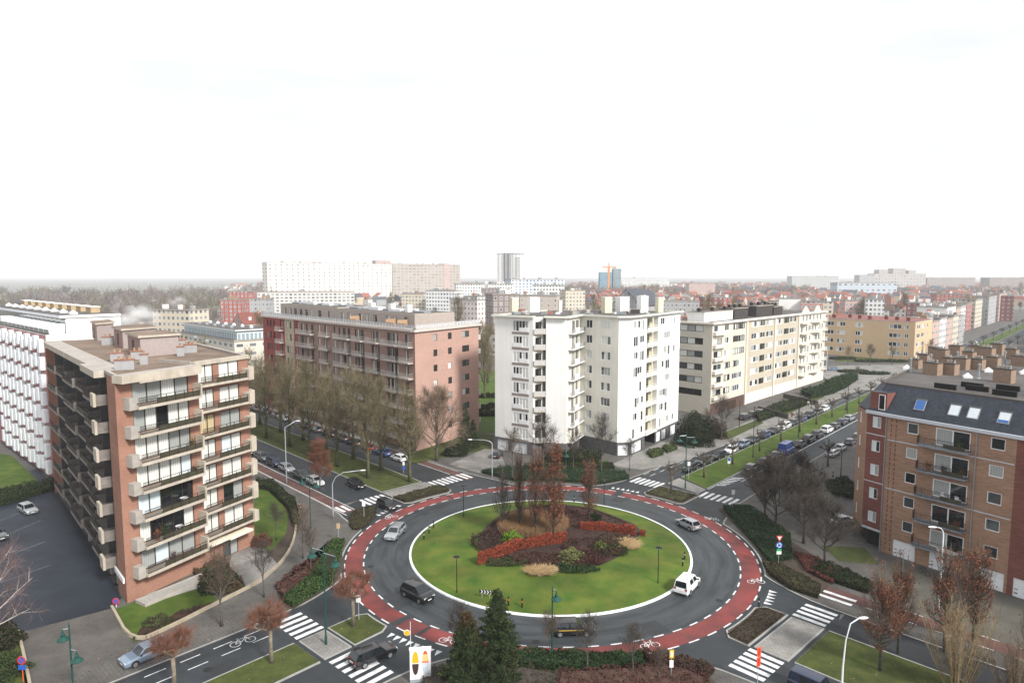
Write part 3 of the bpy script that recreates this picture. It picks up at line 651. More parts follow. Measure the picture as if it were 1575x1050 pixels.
# ---- B: long white slab at the far left
def build_white_slab():
    p1 = Vector((-83.2, 119.0)); d = Vector((-.741, .671)); p0 = p1 + d * 62; f = F(p0, p1); org = Vector((p1.x, p1.y, 0)); T = 26.4; fp = 3.2
    root = thing('apartment_block', 'long white slab block with pink spandrels at the left edge behind the orange brick block', 'apartment block', org)
    WH = mat('white_panel', (.80, .83, .86), var=.05, scale=1); PINK = mat('pink_spandrel', (.36, .17, .17), var=.12, scale=1)
    mb = MB(); bays, bw = 20, 3.1; hs = []
    for k in range(8):
        for j in range(bays): hs.append((j * bw + 1.75, .7 + fp * k + .95, j * bw + 3.0, .7 + fp * k + 2.75))
    facade(mb, f, 0, T, hs, PINK, org, rev=.14)
    bkl = f.off(0, f.L, -14); pl = [f.P(0), f.P(f.L), bkl.P(f.L), bkl.P(0)]
    mb.quad(pl[1] - org, pl[2] - org, pl[2] - org + Vector((0, 0, T)), pl[1] - org + Vector((0, 0, T)), WHREND)
    mb.quad(pl[2] - org, pl[3] - org, pl[3] - org + Vector((0, 0, T)), pl[2] - org + Vector((0, 0, T)), WHREND)
    link('wall', mb.mesh('wall'), root)
    rb = MB(); rb.prism([((p - org).x, (p - org).y) for p in pl], T + .002, T + .1, WHREND, ROOFG); roof = link('roof', rb.mesh('roof'), root)
    for k in range(8):
        z = .7 + fp * k
        for j in range(bays - 12, bays):
            zz = z + (0 if j % 2 else .5)
            if len([1 for c in root.children if c.name.startswith('balcony_panel')]) < 100:
                pb = MB(); fbox(pb, f, j * bw + .05, j * bw + 1.6, .02, .75, zz + .15, zz + 2.5, WH, org); link('balcony_panel', pb.mesh('balcony_panel'), root)
            put_window(root, f, j * bw + 1.75, z + .95, 1.25, 1.8, 1, WHITE, (RNG.choice([GL_MID, GL_CUR2, GL_DARK]),))
    # setback top storey with framed terraces
    fs = f.off(0, f.L - .02, -3.2); pb = MB(); facade(pb, fs, T + .1, T + 3.0, [], GL_MID, org)
    bk = fs.off(0, fs.L, -9); q = [fs.P(0), fs.P(fs.L), bk.P(fs.L), bk.P(0)]
    pb.quad(q[1] - org + Vector((0, 0, T + .1)), q[2] - org + Vector((0, 0, T + .1)), q[2] - org + Vector((0, 0, T + 3)), q[1] - org + Vector((0, 0, T + 3)), WHREND)
    link('top_storey', pb.mesh('top_storey'), root)
    rb = MB(); fo = fs.off(0, fs.L, 1.0); q = [fo.P(0), fo.P(fo.L + .3), bk.P(fo.L + .3), bk.P(0)]; rb.prism([((p - org).x, (p - org).y) for p in q], T + 3.0, T + 3.45, WH, ROOFG); link('top_roof', rb.mesh('top_roof'), root)
    for j in range(12):
        a = f.L - j * 3.4; sb = MB(); fbox(sb, f, a - .12, a, -3.0, -.6, T + .1, T + 2.0, WH, org); fbox(sb, f, a - 3.2, a - .14, -.55, -.45, T + .9, T + 1.05, WHITE, org); fbox(sb, f, a - 3.2, a - .14, -.52, -.48, T + .1, T + .9, GL_MID, org); link('terrace_screen', sb.mesh('terrace_screen'), root)
    TAN = mat('tan_box', (.42, .32, .20), var=.12)
    for j in range(9):
        for o, nm in ((-5.5, 0), (-9.0, 1)):
            a = f.L - 4 - j * 6.3 - nm * 2; sb = MB()
            if nm: fbox(sb, f, a - 3, a, o - 1.6, o, T + 3.45, T + 4.5, TAN, org); fbox(sb, f, a - 3.1, a + .1, o - 1.7, o + .1, T + 4.5, T + 4.65, WHREND, org); link('roof_box', sb.mesh('roof_box'), root)
            else:
                c = f.P(a, T + 3.45, o) - org; sb.lathe([(.9, 0), (.9, .25), (.1, .7)], 4, WHITE, c); link('skylight', sb.mesh('skylight'), root)
build_white_slab()

# ---- C: pink and red brick block behind the avenue trees
def build_red_block():
    r0, r1, r2 = Vector((-71.5, 191.8)), Vector((-20.2, 138.6)), Vector((-7.9, 157.2)); f, fe = F(r0, r1), F(r1, r2)
    r3 = r2 + (r0 - r1); org = Vector((r1.x, r1.y, 0)); T = 25.6; P = 3.32
    root = thing('apartment_block', 'pink and red brick apartment block with railed roof terrace behind the bare avenue trees', 'apartment block', org)
    RB = brick('red_brick', (.34, .085, .075)); PB = brick('pink_brick', (.35, .225, .185)); SB = brick('salmon_brick', (.47, .30, .25), big=.05)
    CB = brick('cream_brick', (.52, .45, .34)); MET = mat('pale_rail', (.48, .47, .46), var=.1)
    def s_of(px, z=22):
        best = min((abs((lambda q: 0)(0)), 0) for _ in [0]); lo, hi = 0.0, f.L
        for _ in range(40):
            m = (lo + hi) / 2; p = f.P(m, z); cy = p.y * math.cos(PITCH) - (p.z - HCAM) * math.sin(PITCH)
            if 787.5 + FPX * p.x / cy < px: lo = m
            else: hi = m
        return lo
    # (px0, px1, kind): w narrow windows, b balcony with doors, wall colour by span
    cols = [(405, 427, RB), (427, 438, RB), (438, 452, CB), (452, 460, RB), (460, 700, PB)]
    zs = [22.15 - P * k for k in range(7)]; mb = MB(); wins = []; bal = []
    for px in (411, 415.5, 420.5): wins.append((s_of(px), 1.0))
    for px in (441, 446): wins.append((s_of(px), .9))
    for px in (455, 458): wins.append((s_of(px), .6))
    for px in (490, 513.5, 546): wins.append((s_of(px), .8))
    for a, b, kd in ((428, 437.5, 2), (460, 485, 3), (495.5, 509.5, 2), (517, 542, 3), (546, 563, 2), (567, 587, 3), (591, 616, 3), (618, 637, 2)):
        bal.append((s_of(a) + .25, s_of(b) - .45, kd))
    hs = []
    for z in zs:
        for a, w_ in wins: hs.append((a, z + .7, a + w_, z + 2.6))
        for a, b, kd in bal:
            w_ = 1.25
            for j in range(kd): x = a + 1.0 + (b - a - 1.4 - w_) * j / max(1, kd - 1); hs.append((x, z + .1, x + w_, z + 2.55))
    # avoid overlapping openings
    edge = [(s_of(c0) if c0 > 405 else 0, s_of(c1) if c1 < 690 else f.L, m) for c0, c1, m in cols]
    hs2 = []
    for h in hs:
        if not any(not (h[2] + .1 <= g[0] or h[0] >= g[2] + .1) and abs(h[1] - g[1]) < 2.5 for g in hs2): hs2.append(h)
    for a, b, m in edge:
        ff = f.off(a, b, 0); facade(mb, ff, 0, T, [(max(0, h[0] - a), h[1], min(b, h[2]) - a, h[3]) for h in hs2 if a - .5 < h[0] < b - .3], m, org)
    he = []
    for z in zs:
        he += [(5.9, z + .85, 7.2, z + 2.3), (10.9, z + .85, 12.2, z + 2.3), (16.0, z + .85, 18.6, z + 2.3)]
    facade(mb, fe, 0, T, he, SB, org); fb = F(r2, r3); facade(mb, fb, 0, T, [], PB, org)
    fw_ = F(r3, r0); facade(mb, fw_, 0, T, [], RB, org)
    link('wall', mb.mesh('wall'), root)
    rb = MB(); rb.prism([((p - r1).x, (p - r1).y) for p in (r0, r1, r2, r3)], T, T + .05, CONC, ROOFG); roof = link('roof', rb.mesh('roof'), root)
    eb = MB()
    for ff in (f, fe, fb): fbox(eb, ff, -.5, ff.L + .5 if ff is not fb else ff.L, -.6, .5, T - .25, T + .28, mat('cornice', (.55, .50, .46), var=.1), org)
    link('cornice', eb.mesh('cornice'), roof)
    for ff in (f, fe):
        eb = MB(); k = 0
        for zz in (T + .4, T + 1.15): fbox(eb, ff, 0, ff.L, .3, .38, zz, zz + .08, MET, org)
        while k < ff.L: fbox(eb, ff, k, k + .1, .3, .38, T + .28, T + 1.15, WHITE, org); fbox(eb, ff, k + .3, k + 1.0, .32, .35, T + .48, T + 1.1, mat('clear_panel', (.50, .52, .54), var=.1), org); k += 1.2
        link('roof_railing', eb.mesh('roof_railing'), root)
    nwin = 0; rest = MB()
    for h in sorted(hs2, key=lambda h: (-round(h[1] / 3), -h[0])):
        nwin += 1; nm = 'window' if h[3] - h[1] < 2.2 else 'balcony_door'
        if h[1] > 8: put_window(root, f, h[0], h[1], h[2] - h[0], h[3] - h[1], 1 if h[2] - h[0] < 1 else 2, BRNF, rpanes(RNG, 2), name=nm)
        else: fbox(rest, f, h[0], h[2], -.15, -.12, h[1], h[3], GL_DARK, org)
    o = link('lower_window', rest.mesh('lower_window'), root); o['kind'] = 'stuff'
    for h in he: put_window(root, fe, h[0], h[1], h[2] - h[0], h[3] - h[1], 1 if h[2] - h[0] < 2 else 2, BRNF, (RNG.choice([GL_DARK, GL_CUR, GL_CUR2]), RNG.choice([GL_DARK, GL_MID])))
    for z in zs:
        for a, b, kd in bal:
            bb = MB(); fbox(bb, f, a, b, .02, 1.3, z - .22, z + .05, mat('balcony_slab', (.42, .38, .35), var=.1), org); bo = link('balcony', bb.mesh('balcony'), root)
            rl = MB(); m2 = MET
            for zz in (z + .95, z + .5, z + .12): fbox(rl, f, a, b, 1.2, 1.25, zz, zz + .05, m2, org); fbox(rl, f, a, a + .05, .05, 1.2, zz, zz + .05, m2, org); fbox(rl, f, b - .05, b, .05, 1.2, zz, zz + .05, m2, org)
            k = a
            while k < b: fbox(rl, f, k, k + .05, 1.205, 1.245, z + .05, z + .95, m2, org); k += .3
            link('railing', rl.mesh('railing'), bo)
        for j in range(1): bb = MB(); fbox(bb, fb, .6, 5, .02, 1.2, z - .2, z + .9, MET, org); link('rear_balcony', bb.mesh('rear_balcony'), root)
    # setback penthouses
    TP = mat('taupe_render', (.36, .31, .28), var=.08, big=.06)
    for a0, a1, o0, h in ((4, 36, -3.6, 3.4), (36.3, 69.5, -3.2, 3.1)):
        pb = MB(); fp_ = f.off(a0, a1, o0); hs_ = []; x = 2.0
        while x < fp_.L - 3: hs_.append((x, T + .2, x + (1.6 if int(x) % 3 else .7), T + 2.4)); x += RNG.choice([3.2, 4.1, 5.2])
        facade(pb, fp_, T + .05, T + h, hs_, TP, org)
        bk = fp_.off(0, fp_.L, -11); z0, z9 = Vector((0, 0, T + .05)), Vector((0, 0, T + h)); q = [p - org for p in (fp_.P(0), fp_.P(fp_.L), bk.P(fp_.L), bk.P(0))]
        for i in (1, 2, 3): pb.quad(q[i] + z0, q[(i + 1) % 4] + z0, q[(i + 1) % 4] + z9, q[i] + z9, TP)
        link('penthouse', pb.mesh('penthouse'), root); rb = MB(); rb.prism([(p.x, p.y) for p in q], T + h, T + h + .12, CONC, ROOFG); link('penthouse_roof', rb.mesh('penthouse_roof'), root)
        for x0, zz, x1, zt in hs_: put_window(root, fp_, x0, zz, x1 - x0, zt - zz, 2 if x1 - x0 > 1 else 1, BRNF, rpanes(RNG, 2), name='penthouse_window')
        for j in range(7):
            sb = MB(); a = 3 + j * (a1 - a0 - 6) / 6; fbox(sb, fp_, a - 2.2, a + 2.0, -5.2, -3.2 - (j % 2), T + h + .12, T + h + .5 + .2 * (j % 3), WHITE if j % 3 else ZINC, org); link('roof_equipment', sb.mesh('roof_equipment'), root)
    WB_ = mat('tan_screen', (.40, .26, .16), var=.15)
    for px in (535, 590, 608):
        a = s_of(px, 27); sb = MB(); fbox(sb, f, a, a + .2, -3, -.4, T + .1, T + 1.9, WB_, org); fbox(sb, f, a + .2, a + 3.2, -.5, -.4, T + .1, T + 1.3, WB_, org); link('terrace_screen', sb.mesh('terrace_screen'), root)
    for px in (533, 563, 588): p = f.P(s_of(px, 28), T + 3.1, -7) - org; mb = MB(); mb.box(-.6, -.6, 0, .6, .6, 1.8, WHREND); link('chimney', mb.mesh('chimney'), root, p, f.rz)
build_red_block()

# ---- D: white zig-zag tower in the middle
def build_white_tower():
    P0, P1, P1b, P2, P2b, P3, P4, P5, P6 = [Vector(p) for p in ((-3.6, 140.6), (4.3, 135.1), (6.4, 136.3), (6.9, 135.3), (11.0, 134.0), (14.6, 142.2), (21.6, 135.0), (24.3, 135.3), (39.2, 155.8))]
    P7, P8 = Vector((26, 166)), Vector((8, 160)); org = Vector((P0.x, P0.y, 0)); T = 28.6; fl = 3.2; b0 = 3.0
    root = thing('apartment_block', 'tall white zig-zag apartment block with grey plinth and garages above the roundabout', 'apartment block', org)
    PL = 2.9; zs = [b0 + fl * k for k in range(8)]; DB = mat('brown_band', (.26, .22, .20), var=.1); CRW = CRREND
    mb = MB(); f1, f2, f2b, f3, f4, f5, f6, f7, f8, f9, f10 = F(P0, P1), F(P1, P1b), F(P1b, P2), F(P2, P2b), F(P2b, P3), F(P3, P4), F(P4, P5), F(P5, P6), F(P6, P7), F(P7, P8), F(P8, P0)
    H1 = [(4.6, z + .25, 8.4, z + 2.5) for z in zs]; H5 = []
    for z in zs: H5 += [(1.6, z + .7, 3.2, z + 2.4), (5.6, z + .7, 8.0, z + 2.4)]
    H4 = []
    for z in zs: H4 += [(3.2, z + .15, 5.2, z + 2.4), (5.7, z + .15, 7.8, z + 2.4)]
    H7 = []
    for z in zs: H7 += [(.9, z + .3, 6.0, z + 2.45), (7.2, z + .05, 13.0, z + 2.75), (14.2, z + .3, 19.6, z + 2.45), (21.6, z + .8, 22.5, z + 2.2)]
    for f, m, hh in ((f1, WHREND, H1), (f2, CRW, []), (f2b, DGREY, []), (f3, WHREND, []), (f4, CRW, H4), (f5, CRW, H5), (f6, WHREND, []), (f7, WHREND, H7), (f8, WHREND, []), (f9, WHREND, []), (f10, WHREND, [])):
        facade(mb, f, PL, T, hh, m, org, rev=.14)
        ho = []
        if f is f1: ho = [(.6, .15, 3.4, 2.4), (4.2, .15, 8.2, 2.4)]
        if f is f7: ho = [(.8, .15, 5.6, 2.4), (7.0, .05, 12.4, 2.7), (13.2, .15, 15.6, 2.4), (16.0, .15, 18.6, 2.4), (21, .15, 24.2, 2.4)]
        if f is f6: ho = [(.2, .15, 2.4, 2.4)]
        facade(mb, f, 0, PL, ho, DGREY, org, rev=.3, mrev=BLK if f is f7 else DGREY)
    link('wall', mb.mesh('wall'), root)
    GD = mat('white_garage_door', (.78, .80, .83), var=.04, scale=1)
    for f, a, w_ in ((f1, .6, 2.8), (f1, 4.2, 4.0), (f6, .2, 2.2), (f7, .8, 4.8), (f7, 13.2, 2.4), (f7, 16.0, 2.6), (f7, 21, 3.2)):
        gb = MB(); fbox(gb, f, a, a + w_, -.28, -.2, .15, 2.4, GD, org); k = .55
        while k < 2.3: fbox(gb, f, a, a + w_, -.2, -.19, k, k + .03, ZINC, org); k += .5
        link('garage_door', gb.mesh('garage_door'), root)
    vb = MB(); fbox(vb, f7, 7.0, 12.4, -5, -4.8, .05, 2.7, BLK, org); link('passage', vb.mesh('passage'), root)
    poly = [P0, P1, P1b, P2, P2b, P3, P4, P5, P6, P7, P8]
    rb = MB(); rb.prism([((p - P0).x, (p - P0).y) for p in poly], T + .002, T + .1, CRW, ROOFG); roof = link('roof', rb.mesh('roof'), root)
    cb = MB(); GRN = mat('copper_edge', (.36, .40, .33), var=.1)
    for f in (f1, f3, f4, f5, f6, f7, f8, f10): fbox(cb, f, -.25, f.L + .25, -.5, .75, T - .02 + .004 * f.L % .017, T + .28 + (f.L % 1) * .02, CRW, org, GRN)
    link('eaves', cb.mesh('eaves'), roof)
    pans = lambda n: rpanes(RNG, n, (3, 3, 6, 3))
    for k, z in enumerate(zs):
        put_window(root, f1, 4.6, z + .25, 3.8, 2.25, 5, WHITE, pans(5), name='glazed_balcony', fw=.11, rec=.08)
        wb = MB(); a0, a1 = ((4.6, 7.0), (6.2, 8.4))[k % 2]; fbox(wb, f1, a0, a1, -.02, .06, z + .2, z + 1.05, WHITE, org); link('balcony_panel', wb.mesh('balcony_panel'), root)
        bb = MB(); fbox(bb, f1, 4.4, 8.6, .01, .05, z - .35, z + .15, DB, org); link('spandrel', bb.mesh('spandrel'), root)
        # recessed balcony between the two prongs
        fr = F(P1, P2); sb = MB(); fbox(sb, fr, .15, fr.L - .1, -.5, .3, z - .2, z + .02, CONC, org); fbox(sb, fr, .15, fr.L - .1, .2, .28, z + .02, z + .95, mat('pale_rail', (.48, .47, .46)), org); link('balcony', sb.mesh('balcony'), root)
        put_window(root, F(P1, P1b), .5, z + .3, 1.4, 2.0, 2, BRNF, (GL_DARK, GL_MID), o=.14)
        # corner balconies of the notch
        sb = MB(); fbox(sb, f4, 1.0, f4.L - .2, .02, 1.1, z - .2, z + .05, WHREND, org); fbox(sb, f4, 2.4, 5.2, 1.0, 1.1, z + .05, z + 1.05, WHREND, org); b = link('balcony', sb.mesh('balcony'), root)
        rl = MB(); fbox(rl, f4, 1.0, 2.38, 1.02, 1.08, z + .06, z + .9, mat('grey_panel', (.34, .33, .32)), org); fbox(rl, f4, 5.22, f4.L - .2, 1.02, 1.08, z + .06, z + .9, mat('grey_panel', (.34, .33, .32)), org); link('railing', rl.mesh('railing'), b)
        for a, w_ in ((3.2, 2.0), (5.7, 2.1)): put_window(root, f4, a, z + .15, w_, 2.25, 3, mat('grey_frame', (.40, .39, .37), var=0), pans(3))
        put_window(root, f5, 1.6, z + .7, 1.6, 1.7, 2, WHITE, pans(2), fw=.08); put_window(root, f5, 5.6, z + .7, 2.4, 1.7, 3, WHITE, pans(3), fw=.08)
        put_window(root, f7, .9, z + .3, 5.1, 2.15, 5, WHITE, pans(5), name='glazed_balcony', fw=.12, rec=.08); put_window(root, f7, 14.2, z + .3, 5.4, 2.15, 5, WHITE, pans(5), name='glazed_balcony', fw=.12, rec=.08)
        for a0, a1 in (((.9, 3.6) if k % 2 else (3.0, 6.0)), ((14.2, 17.0) if k % 3 else (16.4, 19.6))): wb = MB(); fbox(wb, f7, a0, a1, -.02, .06, z + .25, z + 1.0, WHITE, org); link('balcony_panel', wb.mesh('balcony_panel'), root)
        put_window(root, f7, 21.6, z + .8, .9, 1.4, 1, WHITE, pans(1))
        # loggia on the right face: back wall in pale yellow, door, slab, rail
        lb = MB(); fbox(lb, f7, 7.2, 13.0, -1.6, -1.5, z + .05, z + 2.75, mat('yellow_loggia', (.50, .46, .30), var=.1), org); fbox(lb, f7, 10.6, 11.6, -1.49, -1.44, z + .1, z + 2.2, GL_DARK, org)
        fbox(lb, f7, 7.15, 7.2, -1.5, -.15, z + .05, z + 2.75, CRW, org); fbox(lb, f7, 13.0, 13.05, -1.5, -.15, z + .05, z + 2.75, CRW, org); fbox(lb, f7, 7.2, 13.0, -1.5, -.15, z + 2.751, z + 2.8, CRW, org)
        lo = link('loggia', lb.mesh('loggia'), root)
        rl = MB(); fbox(rl, f7, 7.2, 13.0, -1.49, .25, z - .15, z + .04, WHREND, org); fbox(rl, f7, 10.0, 10.2, -.1, .1, z + .05, z + 2.75, WHREND, org)
        for zz in (.95, .6): fbox(rl, f7, 7.2, 13.0, .16, .22, z + zz, z + zz + .06, WHITE, org)
        fbox(rl, f7, 7.25, 12.95, .17, .2, z + .08, z + .6, mat('milky_panel', (.55, .56, .54)), org); link('railing', rl.mesh('railing'), lo)
    YC = mat('pale_yellow', (.66, .63, .46), var=.06)
    for px, py, sx, sy, h, m in ((791, 480, 2.6, 1.5, 3.2, YC), (820, 480, 4.0, 2.2, 3.3, WHREND), (861, 480, 1.2, 1.2, 2.6, CRW), (933, 481, 3.2, 2.0, 3.4, YC), (957, 480, 4.2, 2.6, 3.4, WHREND), (988, 478, 3.4, 2.2, 3.6, WHREND), (1014, 476, 2.4, 1.6, 3.3, YC)):
        q = G(px, py, T + .1)
        if q.y > 154: q = q * (153 / q.y); q.z = T + .1
        roof_chimney(root, q, sx * .62, sy * .7, h, R(30), m, WHREND, 0, name='stair_tower' if sx > 3 else 'chimney')
    for k in range(22):
        u, v_ = RNG.random(), RNG.random(); p = Vector((P0.x + 4 + 30 * u, 141 + 10 * v_ + 3 * u, T + .1)); mb = MB(); s = RNG.uniform(.3, 1.0)
        mb.box(-s, -s * .7, 0, s, s * .7, s * RNG.uniform(.4, 1.0), RNG.choice([WHITE, ZINC, TERR, CONG, ROOFG])); link('roof_equipment', mb.mesh('roof_equipment'), root, p - org, RNG.random() * 3)
build_white_tower()

# ---- E: long cream block along the north-east street
def build_cream_block():
    c0, c1, c2 = Vector((43.2, 184.5)), Vector((52.6, 175.2)), Vector((111.0, 236.6)); f, fe = F(c1, c2), F(c0, c1); c3 = c2 + (c0 - c1); org = Vector((c1.x, c1.y, 0))
    root = thing('apartment_block', 'long cream apartment block with brown windows and curved end balconies on the north-east street', 'apartment block', org)
    T = 24.5; P = 3.45; zs = [4.2 + P * k for k in range(6)]; CR1 = mat('cream_brick_a', (.58, .54, .46), var=.05, big=.05); CR2 = brick('sand_brick', (.51, .455, .365), var=.06, big=.05); WB = mat('warm_white', (.72, .67, .58), var=.05)
    mb = MB(); H = []; kinds = []
    secs = [(1.0, 5.6, 'g'), (7.2, 10.8, 'w'), (12.2, 15.4, 'w'), (15.5, 19.4, 'w'), (24.0, 29.2, 'w'), (30.0, 33.4, 'b'), (34.4, 39.2, 'w'), (41.6, 46.6, 'w'), (47.6, 51.4, 'b'), (52.4, 57.6, 'w')]
    secs += [(62 + 3.2 * j, 64.2 + 3.2 * j, 'd') for j in range(7)]
    for z in zs:
        for a, b, k in secs: H.append((a, z + (.75 if k != 'd' else .1), b, z + 2.45))
    spans = [(0, 20.6, CR1), (20.6, 59.6, CR2), (59.6, f.L, CR1)]
    for a, b, m in spans:
        facade(mb, f.off(a, b, 0), 3.2, T, [(h[0] - a, h[1], h[2] - a, h[3]) for h in H if a <= h[0] < b], m, org)
        facade(mb, f.off(a, b, 0), 0, 3.2, [], WB if a else mat('brown_base', (.10, .06, .05)), org)
    HE = [(3.6, z + .75, 10.6, z + 2.5) for z in zs]; facade(mb, fe, 0, T, HE, CR1, org)
    for a, b in ((c2, c3), (c3, c0)): facade(mb, F(a, b), 0, T, [], CR1, org)
    link('wall', mb.mesh('wall'), root)
    rb = MB(); rb.prism([((p - c1).x, (p - c1).y) for p in (c0, c1, c2, c3)], T, T + .06, WB, ROOFG); roof = link('roof', rb.mesh('roof'), root)
    eb = MB(); fbox(eb, f, -.7, f.L, -.5, .7, T - .2, T + .25, WB, org); fbox(eb, fe, -.7, fe.L - .01, -.5, .7, T - .2, T + .25, WB, org); link('eaves', eb.mesh('eaves'), roof)
    for a in (20.6, 40.4, 59.6): pb = MB(); fbox(pb, f, a - .35, a + .35, .01, .35, 0, T - .21, WB, org); link('pilaster', pb.mesh('pilaster'), root)
    for i, z in enumerate(zs):
        for a, b, k in secs:
            fm = BRNF if k in 'wb' else (BRNF if k == 'g' else WHITE)
            n = {'w': 3, 'b': 2, 'g': 2, 'd': 2}[k]; z0 = .75 if k != 'd' else .1
            fm2 = WHITE if (k == 'w' and a > 22) or RNG.random() < .25 else fm
            pn = (GL_DARK, GL_MID) if k == 'b' else rpanes(RNG, n, (3, 3, 5, 3))
            if len([1 for c in root.children]) < 260: put_window(root, f, a, z + z0, b - a, 2.45 - z0, n, fm2, pn, fw=.12, name='window' if k != 'd' else 'balcony_door', pane=True)
        put_window(root, fe, 3.6, z + .75, 7.0, 1.75, 3, BRNF, rpanes(RNG, 3, (2, 3, 5, 3)), fw=.14)
        sb = MB(); fbox(sb, f, .4, 6.6, .02, .9, z - .15, z + .72, WB, org); link('balcony', sb.mesh('balcony'), root)
        # undulating corner balconies
        sb = MB(); pts = []
        for q in range(25): a = 60.5 + q * (f.L - 61) / 24; pts.append((a, 1.1 + .75 * math.sin(q / 24 * math.pi * 4)))
        for q in range(24):
            (a, o1), (b, o2) = pts[q], pts[q + 1]; A0, B0, A1, B1 = f.P(a, 0, .02) - org, f.P(b, 0, .02) - org, f.P(a, 0, o1) - org, f.P(b, 0, o2) - org
            sb.prism([(A0.x, A0.y), (B0.x, B0.y), (B1.x, B1.y), (A1.x, A1.y)], z - .2, z + .02, WB)
        b = link('balcony', sb.mesh('balcony'), root); rl = MB()
        for q in range(24):
            A1, B1 = f.P(pts[q][0], 0, pts[q][1]) - org, f.P(pts[q + 1][0], 0, pts[q + 1][1]) - org
            for zz in (z + .9, z + .45): rl.tube([A1 + Vector((0, 0, zz)), B1 + Vector((0, 0, zz))], .06, 4, WHITE, False)
            for w_ in (0, .33, .66): p = A1.lerp(B1, w_); rl.tube([p + Vector((0, 0, z)), p + Vector((0, 0, z + .9))], .05, 3, WB, False)
        link('railing', rl.mesh('railing'), b)
    GD = MATS['white_garage_door']
    for a, w_ in ((20.9, 9), (44, 12)): gb = MB(); fbox(gb, f, a, a + w_, .02, .1, .15, 2.6, WHREND, org); link('garage_door', gb.mesh('garage_door'), root)
    for a in (9.5, 12.6): gb = MB(); fbox(gb, f, a, a + 2.6, .02, .08, .1, 2.5, BRNF, org); link('garage_door', gb.mesh('garage_door'), root)
    DK = mat('dark_slate_cladding', (.055, .05, .048), var=.25, scale=1.5)
    for a0, a1, m, h in ((3, 20, WHREND, 2.6), (21, 30, DK, 3.0), (36, 48, DK, 3.2), (49, 56, DK, 2.6)):
        pb = MB(); fbox(pb, f, a0, a1, -9, -4, T + .06, T + h, m, org, ROOFG); fbox(pb, f, a0 - .15, a1 + .15, -9.2, -3.85, T + h, T + h + .18, CONC, org, ROOFG); link('roof_house', pb.mesh('roof_house'), roof)
        for j in range(3): roof_chimney(root, f.P(a0 + 1 + j * (a1 - a0 - 2) / 2, T + h + .18, -6), .9, .9, 1.0, f.rz, DK, CONC, 1)
    gb = MB(); 
    for a in (63, 74): A0 = f.P(a, T + .25, .1) - org; B0 = f.P(a + 6, T + .25, .1) - org; C0 = f.P(a + 3, T + 2.4, .1) - org; n_ = f.n * -.5; gb.ngon([A0, B0, C0], CR1); gb.ngon([A0 + n_, C0 + n_, B0 + n_], CR1); gb.quad(A0, C0, C0 + n_, A0 + n_, WB); gb.quad(C0, B0, B0 + n_, C0 + n_, WB)
    link('gable', gb.mesh('gable'), root)
build_cream_block()

